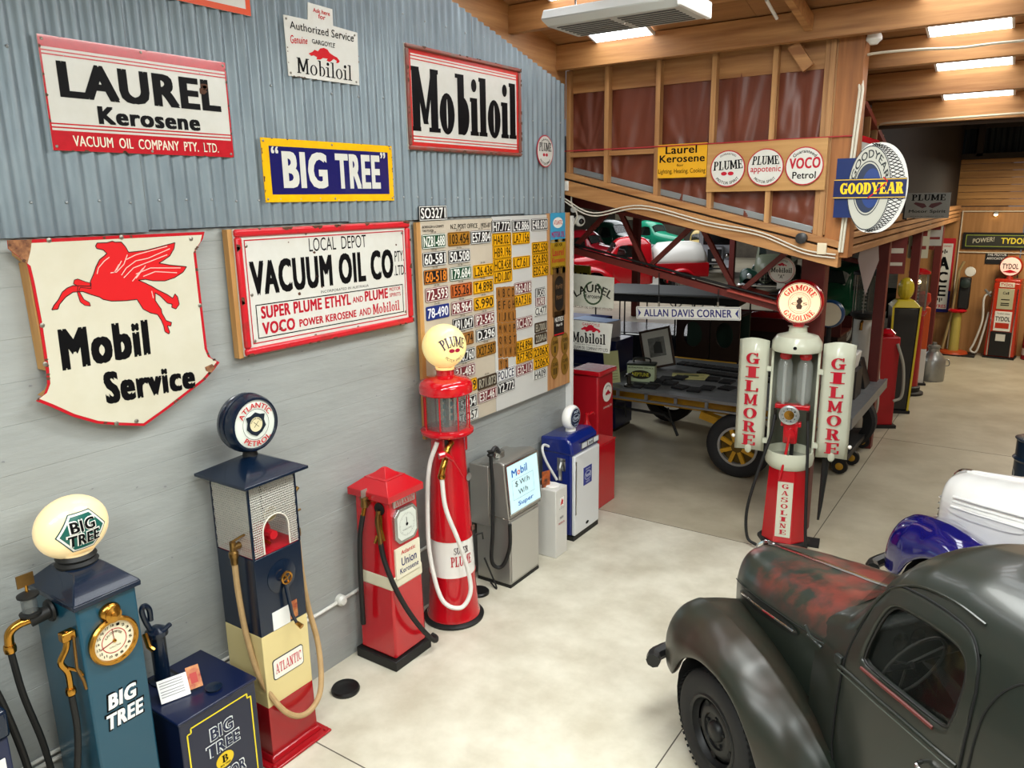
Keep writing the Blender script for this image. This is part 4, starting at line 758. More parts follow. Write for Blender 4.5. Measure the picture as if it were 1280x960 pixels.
# dim Plume Motor Spirit hanging further along
t=thing('enamel_sign','dim grey PLUME Motor Spirit sign hanging beyond the tyre sign','sign',(2.95,11.9,3.27))
MB().box(-.27,.26,-.01,0,0,.33).build('panel',M('9a9a94',.4,noise=.2,nscale=5),t); b=MB(); tbox(b,'PLUME',-.2,.2,.23,.31,-.011,0,1); tbox(b,'Motor Spirit',-.22,.22,.06,.11,-.011,.03); tbox(b,'VACUUM OIL COMPANY PTY LTD',-.2,.2,.015,.03,-.011,.0); b.build('lettering',INK,t,smooth=0)
b=MB(); [b.flat([(s_*.01,.15),(s_*.06,.13),(s_*.12,.16),(s_*.17,.19),(s_*.15,.21),(s_*.09,.2),(s_*.04,.19)],-.011) for s_ in (-1,1)]; b.build('emblem',M('5a2226',.4),t,smooth=0)
MB().box(-.29,-.24,-.0,.03,-.02,.33).build('bracket',BBLACK,t)
# partly hidden white sign on the side wall
t=thing('enamel_sign','white sign with red top edge half hidden by the tyre sign','sign',(2.68,8.2,3.8),90)
MB().box(0,1.3,-.01,0,0,.36).build('panel',ENW,t); MB().flat(rectp(0,1.3,.3,.36),-.011).build('red_border',RED,t,smooth=0); b=MB(); tbox(b,'CENTRE',.25,1.1,.06,.22,-.011,.03); b.build('lettering',INK,t,smooth=0)
# hanging signs in the dark row
for k,(y,z,c,h_,nm,lab) in enumerate([(10.6,2.35,'b9a8a4',.8,'pennant','pale pennant hanging first beyond the steel column'),(12.6,2.45,'7a2a26',.6,'hanging_sign','dark red sign with pale lettering hanging over the glass pump'),(15.2,2.5,'c9c4a8',.75,'hanging_sign','cream sign hanging above the yellow trimmed pump'),(17.2,2.6,'d0d0c8',.6,'hanging_sign','white sign hanging farthest along the dark row')]):
    t=thing(nm,lab,'sign',(2.5,y,z),18)
    P=[(-.0,0),(.12,h_*.55),(.08,h_),(-.08,h_),(-.12,h_*.55)] if k==0 else rectp(-.16,.16,0,h_)
    MB().prism(P,-.006,.006).build('panel',M(c,.5),t)
    if k: MB().flat(rectp(-.12,.12,h_*.5,h_*.62),-.0072).build('upper_band',M('e0d8c8' if k==1 else '8a2a24',.5),t,smooth=0); MB().flat(rectp(-.12,.12,h_*.2,h_*.28),-.0072).build('lower_band',M('e0d8c8' if k==1 else '8a2a24',.5),t,smooth=0)
    MB().tube([(0,0,h_),(0,0,3.02-z)],.006,6).build('hanger',BBLACK,t)

# =============== PUMPS ALONG THE WALL ===============
# every pump faces local -y; the Empty turns it 90 degrees so that it faces the aisle (+x). world y = oy + local x ; world x = ox - local y
def pump(name,label,cat,ox,oy,rz=90): return thing(name,label,cat,(ox,oy,0),rz)
GLOW=M('f6dca8',.35,emit=.28,coat=.5); GLOWW=M('ffe9b0',.3,emit=.9); HOSE=M('141414',.6)
DKB=M('0a1a2e',.25,coat=.25); TEAL=M('12465a',.3,coat=.3); NVY=M('0a1638',.28,coat=.25); PRED=M('b80f1c',.2,coat=.6); DRED=M('9c0f18',.25,coat=.4); CREAM=M('d8c68c',.35,coat=.2); AGED=M('8a6a3c',.35,.9,noise=.4,nscale=30)
def hose(par,pts,r,mat=HOSE,name='hose',n=8): return MB().tube(bez(pts,8),r,10).build(name,mat,par)
# ---- 1 BIG TREE clock face pump ----
# centre x .3 -> front face at world x .55 ; local y=-(x-.3)
t=pump('petrol_pump','teal clock face petrol pump with a lit oval BIG TREE globe, foremost at the wall','petrol pump',.30,1.80)
TX=.155
MB().box(-TX,TX,-.25,.20,.06,1.66).build('body',TEAL,t,bevel=.012); MB().box(-TX-.03,TX+.03,-.28,.23,0,.06).build('base',BBLACK,t,bevel=.01)
b=MB().box(-.175,.175,-.275,.22,1.66,1.69); b.frus((-.175,.175,-.275,.22,1.69),(-.085,.085,-.13,.10,1.79)); b.build('cap',DKB,t,bevel=.006)
MB().lathe([(.10,0),(.105,.015),(.09,.03),(.1,.045),(.09,.06),(.085,.07)],(0,-.0,1.785),28).build('globe_collar',BBLACK,t)
g=MB(); g.sphere((0,0,0),1,32,20,.185,.12,.165); g.v=[(x,y,z+1.99) for x,y,z in g.v]; g.lathe([(.085,0),(.08,.04),(.1,.07)],(0,0,1.80),28,cap=False); go=g.build('globe',GLOW,t,smooth=80)
def hexp(sx,sz): return [(-sx,0),(-sx*.42,sz),(sx*.42,sz),(sx,0),(sx*.42,-sz),(-sx*.42,-sz)]
def onglobe(mb,cx,cz,rx,ry,rz,yo=.002):  # push flat decal (local xz) on ellipsoid front
    return mb.mapv(lambda x,y,z:(cx+x,-ry*math.sqrt(max(0,1-(x/rx)**2-(z/rz)**2))-yo+y,cz+z))
def sub_poly(poly,n=10):
    # fan grid of a polygon for wrapping
    c=(sum(p[0] for p in poly)/len(poly),sum(p[1] for p in poly)/len(poly)); P=[]
    for i in range(len(poly)):
        a,b_=poly[i],poly[(i+1)%len(poly)]
        for k in range(6): P.append((a[0]+(b_[0]-a[0])*k/6,a[1]+(b_[1]-a[1])*k/6))
    mb=MB(); mb.grid([[(c[0]+(x-c[0])*j/n+1e-5*x,0,c[1]+(z-c[1])*j/n) for x,z in P] for j in range(n+1)],closed=True); return mb
for sc__,mt,yo,nm in ((1.0,M('1c4a4a',.3),.002,'hexagon_outline'),(.95,WHITE,.003,'white_band'),(.86,M('11594f',.3,emit=.1),.004,'green_hexagon')):
    m=sub_poly(hexp(.128*sc__,.102*sc__)); onglobe(m,0,1.99,.185,.12,.165,yo).build(nm,mt,go)
for off,mt,yo in ((.15,WHITE,.006),(.05,INK,.009)):
    for s_,z0,z1,w_ in (('BIG',.008,.062,.058),('TREE',-.062,-.008,.076)): 
        b=MB(); tbox(b,s_,-w_-off*.06,w_+off*.06,z0-off*.05,z1+off*.05,0,off); onglobe(b,0,1.99,.185,.12,.165,yo).build('lettering',mt,go)
# dial
MB().lathe([(.128,0),(.13,.02),(.122,.03),(.108,.03),(.104,.012),(0,.012)],(0,-.25,1.42),36,'y').build('dial_bezel',BRASS,t)
d=MB().lathe([(.106,0),(0,.001)],(0,-.263,1.42),36,'y').build('dial_face',M('e6ddc0',.4),t)
b=MB()
for k in range(18):
    a=math.radians(90-20*k); x,z=.085*math.cos(a),1.42+.085*math.sin(a); tbox(b,str((k)%19 or 18),x-.008,x+.008,z-.007,z+.007,-.2655,.02)
b.build('numerals',INK,d,smooth=0); b=MB(); b.ring(circ((0,1.42),.066),circ((0,1.42),.062),-.2655); b.build('red_ring',RINK,d,smooth=0)
b=MB(); tarc(b,'CALCUMETER',(0,1.42),.042,.012,150,30,-.2655); tbox(b,'GALLONS',-.03,.03,1.385,1.393,-.2655); b.build('lettering',M('4a4438',.4),d,smooth=0)
b=MB(); stroke(b,[(0,1.42),(-.075,1.40)],.006,-.267); stroke(b,[(0,1.42),(-.004,1.49)],.004,-.267); b.build('needle',M('8a3a3a',.4),d,smooth=0); MB().lathe([(.01,0),(.008,.008),(0,.01)],(0,-.266,1.42),12,'y').build('needle_hub',BRASS,d)
MB().sphere((0,-.262,1.585),.055,18,12,1,.6,.85).build('bell',BRASS,t); MB().lathe([(.04,0),(.042,.01),(.02,.02),(.025,.03),(0,.04)],(0,-.29,1.575),16,'y').build('bell_cap',BRASS,t)
for s_,z0 in (('BIG',1.045),('TREE',.935)): 
    for mt,e,yy,bo in ((INK,.009,-.2515,.10),(M('dfe3e4',.35),0,-.2535,.09)):
        b=MB(); w_=.075 if s_=='BIG' else .1; tquad(b,s_,[(-w_-e+.01,z0+.085+e),(w_+e+.01,z0+.085+e),(w_+e,z0-e),(-w_-e,z0-e)],yy,bo); b.build('lettering',mt,t,smooth=0)
# side sight glass with brass flag, elbow and hose (side facing the viewer: local x=-TX)
MB().lathe([(.055,0),(.06,.012),(.05,.02)],(-TX-.03,-.02,1.60),16,'x').build('flange',BBLACK,t)
MB().tube([(-TX,-.02,1.60),(-TX-.11,-.0,1.58)],.035,12).build('valve_body',BBLACK,t)
MB().lathe([(.05,0),(.052,.012),(.03,.02),(.03,.022)],(-TX-.1,0,1.61),16).build('sight_glass_base',BBLACK,t); MB().lathe([(.03,.09),(.05,.1),(.05,.11),(.02,.125)],(-TX-.1,0,1.61),16).build('sight_glass_cap',BBLACK,t)
MB().lathe([(.036,.02),(.036,.092)],(-TX-.1,0,1.61),16,cap=False).build('sight_glass',panes('5a5f60',.6),t)
MB().tube([(-TX-.1,0,1.73),(-TX-.1,0,1.77)],.008).build('flag_stem',BRASS,t); MB().box(-TX-.14,-TX-.06,-.004,.004,1.765,1.83).build('brass_flag',AGED,t)
MB().tube(bez([(-TX-.1,0,1.585),(-TX-.16,.01,1.58),(-TX-.2,.02,1.55),(-TX-.21,.02,1.49)],5),.022,12).build('elbow',BRASS,t); MB().lathe([(.027,-.0),(.03,.02),(.027,.04)],(-TX-.21,.02,1.45),12).build('coupling',BRASS,t)
hose(t,[(-TX-.21,.02,1.46),(-TX-.19,.02,1.2),(-TX-.14,.03,.9),(-TX-.1,.06,.6),(-TX-.06,.02,.3),(-TX-.12,-.12,.12),(-TX-.14,-.2,.5),(-TX-.065,-.2,.95),(-TX-.06,-.2,1.2)],.017)
n=MB().tube(bez([(-TX-.06,-.2,1.22),(-TX-.06,-.2,1.33),(-TX-.085,-.2,1.40),(-TX-.05,-.2,1.46),(-TX-.03,-.2,1.55)],5),.016,10).build('nozzle',BRASS,t)
MB().lathe([(.024,0),(.026,.02),(.022,.035)],(-TX-.06,-.2,1.21),12).build('ferrule',BRASS,n); MB().box(-TX-.07,-TX,-.225,-.175,1.5,1.55).build('holster',BRASS,n,bevel=.008); MB().tube([(-TX-.02,-.23,1.52),(-TX-.03,-.235,1.35),(-TX-.01,-.24,1.27),(-TX-.005,-.24,1.22)],.008,8).build('trigger_guard',AGED,n); MB().tube([(-TX-.06,-.21,1.36),(-TX-.02,-.23,1.33),(-TX-.01,-.24,1.30)],.009,8).build('lever',BRASS,n)
b=MB().tube([(.1,.17,1.72),(.1,.19,1.80)],.01,8); b.box(.06,.14,.17,.2,1.79,1.81); b.build('brass_catch',BRASS,t)
# ---- pump cut off at the left edge ----
t=pump('petrol_pump','white and navy pump sliver at the bottom left edge of the view','petrol pump',.30,1.13)
MB().box(-.16,.16,-.18,.18,.0,1.15).build('body',M('1b2340',.3),t,bevel=.01); MB().box(-.13,.13,-.186,-.18,.1,1.05).build('front_panel',M('e6e4dc',.3),t,bevel=.003); b=MB().box(-.17,.17,-.2,.2,1.15,1.3); b.build('cap',DKB,t,bevel=.02)
hose(t,[(.17,-.02,1.42),(.22,-.02,1.2),(.28,.0,.8),(.3,.02,.4),(.22,.02,.15)],.018)
# ---- 2 navy motor oil cabinet ----
t=pump('oil_cabinet','low navy BIG TREE MOTOR oil cabinet with a yellow lined front','cabinet',.34,2.31)
MB().box(-.255,.255,-.27,.27,.03,.765).build('body',M('0b1430',.3,coat=.3),t,bevel=.006); MB().box(-.265,.265,-.28,.28,.765,.785).build('top',NVY,t,bevel=.006); MB().box(-.24,.24,-.25,.25,0,.03).build('plinth',BBLACK,t)
LP=[(-.215,.68),(-.19,.68),(-.19,.71),(.19,.71),(.19,.68),(.215,.68),(.215,.1),(-.215,.1)]
b=MB(); stroke(b,LP+[LP[0]],.009,-.272); b.build('yellow_line',M('e6d22a',.4),t,smooth=0)
def outl(par,s_,x0,x1,z0,z1,y,e=.006):
    b=MB(); tbox(b,s_,x0-e,x1+e,z0-e,z1+e,y,.13); b.build('lettering_edge',M('dfe3e4',.4),par,smooth=0)
    b=MB(); tbox(b,s_,x0,x1,z0,z1,y-.002,.045); b.build('lettering',M('0e1a3c',.3),par,smooth=0)
outl(t,'BIG',-.075,.075,.55,.63,-.272); outl(t,'TREE',-.11,.11,.45,.525,-.272); outl(t,'MOTOR',-.13,.13,.235,.31,-.272); outl(t,'OIL',-.055,.055,.15,.21,-.272)
MB().flat(circ((0,.38),.06,24,.05),-.272).build('yellow_oval',M('e2c021',.35),t,smooth=0); b=MB(); tbox(b,'B',-.02,.02,.365,.412,-.273,0,1); tbox(b,'BIG TREE',-.035,.035,.345,.355,-.273,.02); b.build('lettering',INK,t,smooth=0)
# hand pump on the cabinet
hp=thing('hand_pump','dark hand pump standing on the navy oil cabinet','hand pump',(.17,2.24,.785),90); hp.scale=(1.3,1.3,1.2)
b=MB().lathe([(.055,0),(.055,.01),(.035,.015),(.035,.26),(.05,.262),(.05,.285),(.03,.3),(.015,.31)],n=20); b.build('barrel',DKB,hp); MB().box(-.05,.07,-.05,.05,0,.008).build('foot_plate',BBLACK,hp)
MB().tube(bez([(-.02,0,.28),(-.045,0,.36),(-.055,-.0,.42),(-.04,0,.44),(-.02,0,.41),(-.02,.0,.35)],5),.013,8).build('handle',DKB,hp); MB().tube([(-.05,0,.27),(-.06,-.01,.3),(-.06,-.03,.24),(-.05,-.05,.22)],.013,8).build('spout',BRASS,hp); MB().tube([(-.01,-.03,.28),(.05,-.03,.30),(.06,.0,.28)],.012,8).build('crank_arm',DKB,hp)
cdp=thing('information_card','white information card with a colour photo propped on the navy cabinet','card',(.42,2.21,.79),66)
cdp.rotation_euler=(math.radians(-32),0,math.radians(72))
MB().box(-.12,.045,-.002,0,0,.13).build('card',M('ececea',.5),cdp); MB().box(.045,.12,-.002,0,0.02,.15).build('photo',M('c98a50',.4,noise=1,nscale=18,h2='a02a20'),cdp); b=MB(); [b.flat(rectp(-.11,.02,z,z+.004),-.003) for z in (.03,.045,.06,.08,.095,.11)]; tag(b.build('print_lines',M('777777',.5),cdp,smooth=0),kind='stuff'); MB().flat(rectp(.06,.10,.05,.11),-.003).build('photo_motif',M('b02a20',.4),cdp,smooth=0)
MB().lathe([(.04,0),(.045,.015),(.02,.02),(0,.02)],(.36,0,0),16).v
fc=tag(MB().lathe([(.045,0),(.05,.014),(.025,.02),(0,.022)],(0,0,0),20).build('filler_cap',DKB),'dark round filler cap beside the card on the navy cabinet','cap'); fc.location=(.5,2.36,.785)
# ---- 3 Atlantic tall mesh pump ----
t=pump('petrol_pump','tall navy, cream and red ATLANTIC pump with a wire mesh cage','petrol pump',.30,2.92)
h=.185
b=MB().box(-.25,.25,-.27,.27,0,.022); b.build('base_flange',DRED,t,bevel=.012)
MB().frus((-.215,.215,-.215,.215,.022),(-.195,.195,-.195,.195,.06)).build('base_skirt',DRED,t,bevel=.01)
for x,y in ((-.22,-.24),(.22,-.24),(-.22,.24),(.22,.24)): MB().lathe([(.016,0),(.016,.012),(0,.014)],(x,y,.022),8).build('bolt',DRED,t)
MB().frus((-.19,.19,-.19,.19,.06),(-h,h,-h,h,.41)).build('red_plinth',DRED,t,bevel=.004); MB().box(-h,h,-h,h,.41,.92).build('cream_body',CREAM,t,bevel=.004); MB().box(-h,h,-h,h,.92,1.45).build('navy_body',DKB,t,bevel=.004)
MB().box(-h+.01,h-.01,-h+.01,h-.01,1.45,1.462).build('red_tray',M('a81220',.4),t)
for x in (-1,1):
    for y in (-1,1): MB().box(x*h-.012*(x>0)*1-(.0 if x>0 else 0),x*h+.012*(x<0),y*h-.012*(y>0),y*h+.012*(y<0),1.45,1.95).build('cage_post',DKB,t)
MESH=M('c9c7be',.4,.5)
def meshpanel(par,fixed,val,a0,a1,z0,z1,arch=None):
    b=MB(); st=.0135; n=int((a1-a0)/st)
    P=(lambda a,z:(a,val,z)) if fixed=='y' else (lambda a,z:(val,a,z))
    for k in range(n+1):
        a=a0+k*st
        if a>a1: break
        zlo=z0
        if arch and abs(a-arch[0])<arch[1]: zlo=arch[2]+math.sqrt(max(0,arch[1]**2-(a-arch[0])**2))
        m=max(2,int((z1-zlo)/.03)); pts=[P(a+(.0045 if (i%2) else -.0045),zlo+(z1-zlo)*i/m) for i in range(m+1)]
        b.tube(pts,.0032,3,False)
    z=z0
    while z<z1:
        segs=[(a0,a1)]
        if arch and z<arch[2]+arch[1]:
            w_=arch[1] if z<arch[2] else math.sqrt(max(0,arch[1]**2-(z-arch[2])**2)); segs=[(a0,arch[0]-w_),(arch[0]+w_,a1)]
        for s0,s1 in segs:
            if s1-s0>.01: b.tube([P(s0,z),P(s1,z)],.0028,3,False)
        z+=.0155
    return tag(b.build('wire_mesh',MESH,par,smooth=0),kind='stuff')
meshpanel(t,'y',-h+.004,-h+.014,h-.014,1.462,1.94,(.0,.10,1.60)); meshpanel(t,'x',-h+.004,-h+.014,h-.014,1.462,1.94); meshpanel(t,'x',h-.004,-h+.014,h-.014,1.462,1.94); meshpanel(t,'y',h-.004,-h+.014,h-.014,1.462,1.94)
MB().tube([(-.10,-h,1.462),(-.10,-h,1.60)]+[(.1*math.cos(math.radians(180-a)),-h,1.6+.1*math.sin(math.radians(a))) for a in range(15,180,15)]+[(.10,-h,1.6),(.10,-h,1.462)],.005,6).build('arch_rim',M('d8d4c8',.4),t)
cr=MB().lathe([(.055,0),(.055,.07),(.045,.08),(.04,.12),(.055,.125)],(.0,-.03,1.462),16).build('meter_body',M('b41420',.3),t); MB().lathe([(.03,0),(.03,.09)],(.0,-.07,1.55),10,'y').build('meter_neck',M('b41420',.3),cr); MB().sphere((.0,-.05,1.57),.05,14,10).build('meter_head',M('b41420',.3),cr)
MB().lathe([(.05,0),(.052,.02),(.045,.025),(.043,.015),(0,.015)],(.02,-.1,1.68),24,'y').build('gauge',M('cfc6ae',.3,.4),cr); MB().lathe([(.042,0),(0,.001)],(.02,-.117,1.68),20,'y').build('gauge_face',M('8a7a52',.4),cr); MB().tube([(.02,-.06,1.55),(.02,-.07,1.66)],.012,8).build('gauge_stem',M('b41420',.3),cr); MB().tube([(-.02,-.09,1.5),(0,-.12,1.48)],.01,6).build('brass_tap',BRASS,cr)
b=MB().box(-.245,.245,-.25,.25,1.94,1.96); b.build('roof_eave',DKB,t,bevel=.004); b=MB(); b.frus((-.24,.24,-.245,.245,1.96),(-.035,.035,-.035,.035,2.06)); b.build('roof',DKB,t)
MB().lathe([(.05,0),(.045,.02),(.04,.05)],(0,0,2.05),16).build('globe_neck',BBLACK,t)
gl=MB().lathe([(.0,-.085),(.12,-.082),(.175,-.06),(.185,-.03),(.178,-.025),(.178,-.012),(.188,-.008),(.188,.008),(.178,.012),(.178,.025),(.185,.03),(.18,.06),(.168,.085),(.155,.088),(.15,.075)],(0,0,2.27),44,'y',cap=False).build('globe_shell',DKB,t)
MB().lathe([(.155,0),(.1,.008),(0,.012)],(0,-.072,2.27),40,'y').build('globe_lens',M('d6dcd2',.15,coat=.6,emit=.12),gl)
b=MB(); tarc(b,'ATLANTIC',(0,2.27),.104,.034,155,25,-.0885,.03); tarc(b,'PETROL',(0,2.27),.104,.034,222,318,-.0885,.03,bottom=True); b.build('lettering',RED,gl,smooth=0)
b=MB(); b.ring(circ((0,2.27),.098),circ((0,2.27),.0955),-.0872); b.build('thin_ring',INK,gl,smooth=0)
SH=[(-.07,.055),(-.035,.06),(0,.078),(.035,.06),(.07,.055),(.062,.02),(.072,-.02),(.04,-.055),(0,-.075),(-.04,-.055),(-.072,-.02),(-.062,.02)]
MB().flat([(x,2.27+z) for x,z in SH],-.0885).build('shield_emblem',M('14202c',.4),gl,smooth=0); MB().flat(circ((0,2.27),.046),-.0895).build('emblem_disc',M('d9cfa8',.4),gl,smooth=0); b=MB(); tarc(b,'MOTOR SPIRIT',(0,2.27),.035,.007,160,20,-.09); stroke(b,[(-.018,2.252),(.018,2.288)],.003,-.09); stroke(b,[(-.018,2.288),(.018,2.252)],.003,-.09); b.build('lettering',INK,gl,smooth=0)
# hand wheel, crank, labels
MB().lathe([(.11,0),(.11,.004),(.03,.02)],(0.01,-h,1.27),28,'y').build('crank_boss',DKB,t)
W_=MB(); W_.tube([(.01+.038*math.cos(a*math.pi/10),-h-.05,1.27+.038*math.sin(a*math.pi/10)) for a in range(20)],.007,8,closed=True)
for a in range(4): W_.tube([(.01,-h-.05,1.27),(.01+.036*math.cos(a*math.pi/2+.4),-h-.05,1.27+.036*math.sin(a*math.pi/2+.4))],.005,6)
W_.tube([(.01,-h,1.27),(.01,-h-.055,1.27)],.009,8); W_.build('hand_wheel',BRASS,t)
MB().tube([(.01,-h-.03,1.23),(.03,-h-.045,1.0),(.05,-h-.06,.93)],[.014,.012,.01],8).build('crank_arm',DKB,t); MB().tube([(.05,-h-.05,.935),(.055,-h-.1,.915)],[.012,.018],8).build('crank_knob',BRASS,t)
MB().box(-.09,.045,-h-.004,-h,.925,1.05).build('label_card',M('e8e8e4',.5),t); MB().box(.045,.11,-h-.004,-h,.94,1.06).build('label_photo',M('c98a50',.4,noise=1,nscale=20,h2='8a2418'),t)
MB().prism(rrect(-.125,.125,.58,.725,.02),-h-.004,-h).build('name_plate_edge',M('1c2430',.4),t); MB().flat(rrect(-.12,.12,.585,.72,.018),-h-.0046).build('name_plate',M('e6e4da',.3),t,smooth=0)
b=MB(); tbox(b,'ATLANTIC',-.105,.105,.62,.69,-h-.0056,0,1,gap=.1,T=.2); b.build('lettering',M('c23444',.35),t,smooth=0)
TANH=M('b39468',.65,noise=.4,nscale=20,h2='8f7450')
hose(t,[(-h-.05,-.06,1.45),(-h-.045,-.06,1.2),(-h-.03,-.08,.9),(-h-.0,-.14,.6),(-.1,-.24,.36),(.04,-.27,.27),(.2,-.24,.34),(.29,-.15,.6),(.285,-.08,.9),(.27,-.06,1.2),(.262,-.06,1.46)],.019,TANH)
MB().tube(bez([(.262,-.06,1.45),(.262,-.06,1.56),(.262,-.06,1.66),(.28,-.05,1.72),(.31,-.05,1.75)],5),[.02]*6+[.016]*6+[.013]*9,10).build('nozzle',AGED,t); MB().lathe([(.026,0),(.028,.02),(.026,.05)],(.262,-.06,1.42),12).build('ferrule',AGED,t); MB().tube([(.19,-.06,1.58),(.262,-.06,1.59),(.3,-.07,1.6)],.008,6).build('hook',AGED,t)
v=MB().lathe([(.022,0),(.024,.04),(.03,.05),(.03,.08),(.02,.09),(.02,.15)],(-h-.05,-.06,1.42),12).build('valve',AGED,t); MB().tube([(-h,-.06,1.53),(-h-.06,-.06,1.53)],.022,10).build('valve_elbow',AGED,v); MB().tube([(-h-.05,-.06,1.57),(-h-.02,-.1,1.6),(-h+.05,-.14,1.63)],.008,6).build('valve_lever',AGED,v)
# ---- black rubber cover on the floor ----
f=tag(MB().lathe([(.105,0),(.108,.02),(.1,.035),(.06,.035),(.05,.04),(0,.04)],n=32).build('floor_cap',M('0c0c0d',.4)),'round black cap lying on the floor beside the tall mesh pump','cap'); f.location=(.31,3.55,0)
# ---- 4 Union kerosene pump ----
t=pump('kerosene_pump','short red Atlantic Union Kerosene pump with an octagonal dial and cream belt','kerosene pump',.265,4.145)
MB().box(-.215,.215,-.215,.215,0,.085).build('base',BBLACK,t,bevel=.008)
MB().frus((-.185,.185,-.19,.19,.085),(-.165,.165,-.175,.175,1.40)).build('body',PRED,t,bevel=.02)
b=MB(); b.frus((-.1815,.1815,-.187,.187,.67),(-.1795,.1795,-.1855,.1855,.78)); b.build('cream_belt',M('dcd6bc',.35),t,bevel=.015)
b=MB().box(-.2,.2,-.215,.215,1.40,1.455); b.frus((-.2,.2,-.215,.215,1.455),(-.11,.11,-.115,.115,1.53)); b.frus((-.09,.09,-.095,.095,1.53),(-.015,.015,-.015,.015,1.60)); b.box(-.11,.11,-.115,.115,1.53,1.537); b.build('cap',PRED,t,bevel=.008)
MB().box(-.12,.12,-.193,-.17,1.335,1.395).build('name_frame',M('b9b9b4',.3,.8),t,bevel=.004); b=MB(); tbox(b,'ATLANTIC',-.105,.105,1.345,1.385,-.194,0,1,gap=.1); b.build('lettering',RED,t,smooth=0)
OC=[(-.13,-.09),(-.13,.09),(-.085,.14),(.085,.14),(.13,.09),(.13,-.09),(.085,-.14),(-.085,-.14)]
MB().prism([(x,1.175+z) for x,z in OC],-.205,-.17).build('dial_frame',M('aeb0ae',.25,.9),t,bevel=.006); MB().flat([(x*.82,1.175+z*.84) for x,z in OC],-.2062).build('dial_face',M('d3d8cf',.25,coat=.5),t,smooth=0)
b=MB()
for k in range(40):
    a=math.radians(k*9); r0,r1=(.078,.09) if k%5 else (.07,.09); stroke(b,[(r0*math.cos(a),1.175+r0*1.05*math.sin(a)),(r1*math.cos(a),1.175+r1*1.05*math.sin(a))],.002,-.207)
stroke(b,[(0,1.175),(-.005,1.235)],.006,-.208); b.flat(circ((0,1.175),.014,14),-.2075); tbox(b,'GALLONS',-.05,.05,1.13,1.142,-.207); b.build('dial_marks',INK,t,smooth=0)
MB().box(-.135,.145,-.198,-.182,.755,1.0).build('name_panel',M('e2dcc4',.35),t); b=MB(); tbox(b,'Union',-.075,.10,.845,.915,-.199,.03); tbox(b,'Kerosene',-.095,.12,.785,.83,-.199,.02); b.build('lettering',M('1c2060',.4),t,smooth=0); b=MB(); tbox(b,'Atlantic',-.075,.09,.94,.975,-.199,.03); b.build('lettering',RED,t,smooth=0)
v=MB().lathe([(.03,0),(.033,.01),(.03,.02),(.027,.06),(.034,.065),(.034,.08)],(-.215,.02,1.34),14).build('sight_valve',AGED,t); MB().tube([(-.17,.02,1.36),(-.22,.02,1.36)],.022,10).build('elbow',AGED,v); MB().box(-.245,-.185,.015,.021,1.42,1.48).build('flag',M('a9a9a0',.4,.7),v); MB().tube([(-.215,.02,1.34),(-.24,.02,1.27)],.018,10).build('ferrule',BRASS,v)
hose(t,[(-.24,.02,1.28),(-.265,.04,1.1),(-.265,.06,.8),(-.25,.08,.5),(-.25,.08,.35)],.02)
n=MB().tube(bez([(-.19,-.10,1.05),(-.195,-.10,1.15),(-.2,-.09,1.24),(-.18,-.09,1.32)],5),.02,10).build('nozzle',AGED,t); MB().tube([(-.2,-.13,1.3),(-.215,-.14,1.2),(-.2,-.15,1.1)],.012,8).build('trigger_guard',BRASS,n); MB().tube([(-.2,-.08,1.12),(-.23,-.08,1.07)],.012,8).build('lever',BRASS,n); MB().lathe([(.05,0),(.05,.006)],(-.175,-.09,1.33),16,'x').build('holster_ring',BBLACK,n)
hose(t,[(-.19,-.10,1.06),(-.19,-.13,.92),(-.17,-.2,.72),(-.1,-.26,.5),(.02,-.3,.28),(.14,-.31,.13),(.2,-.28,.115),(.21,-.23,.12)],.02)
MB().tube([(.1,.12,1.5),(.14,.14,1.53)],.01,6).build('brass_pin',BRASS,t)
# ---- 5 Plume visible pump ----
t=pump('visible_pump','tall red glass cylinder pump with a lit round PLUME globe','petrol pump',.32,4.86)
MB().lathe([(.265,0),(.27,.02),(.25,.035),(.22,.04)],n=40).build('base_plate',BBLACK,t)
MB().lathe([(.235,.04),(.235,.06),(.222,.08),(.20,.45)],n=40).build('lower_body',PRED,t); MB().lathe([(.202,.45),(.186,.78)],n=40).build('white_band',M('e8e6e0',.3,coat=.4),t); MB().lathe([(.19,.78),(.187,.79),(.14,1.70)],n=40).build('upper_body',PRED,t)
MB().lathe([(.206,.44),(.206,.455)],n=40).build('band_ring',PRED,t)
b=MB(); 
for s_,z0,z1,w_ in (('SUPER',.67,.73,.07),('PLUME',.56,.65,.10)):
    m=MB(); tbox(m,s_,-w_,w_,z0,z1,0,0,1,gap=.03); m.mapv(lambda x,y,z:((.2+.006-(z-.45)*.05)*math.sin(x/.195-.42),-(.2+.003-(z-.45)*.045)*math.cos(x/.195-.42)+y,z)); m.build('lettering',RINK if s_=='PLUME' else M('3c2430',.4),t,smooth=0)
MB().lathe([(.21,1.70),(.225,1.715),(.225,1.735),(.2,1.75)],n=40).build('cylinder_base',PRED,t)
MB().lathe([(.165,1.75),(.165,2.05)],n=40,cap=False).build('glass_cylinder',panes('6c7878',.45),t)
for k in range(8):
    a=math.radians(22.5+45*k); MB().tube([(.195*math.cos(a),.195*math.sin(a),1.74),(.195*math.cos(a),.195*math.sin(a),2.07)],.007,8).build('guard_rod',PRED,t)
MB().lathe([(.022,1.75),(.022,2.05)],n=10).build('inner_pipe',M('3a1a1c',.4),t)
b=MB(); [b.box(-.012+x,.012+x,-.02,-.01,1.8+.06*k,1.84+.06*k) for k in range(4) for x in (-.05,.05)]; tag(b.build('gallon_markers',M('27505a',.4),t),kind='stuff')
MB().lathe([(.215,2.05),(.225,2.06),(.225,2.12),(.21,2.15),(.17,2.175),(.09,2.19),(.075,2.2),(.075,2.24),(.09,2.25)],n=40).build('head_cap',M('c2101c',.12,coat=1),t)
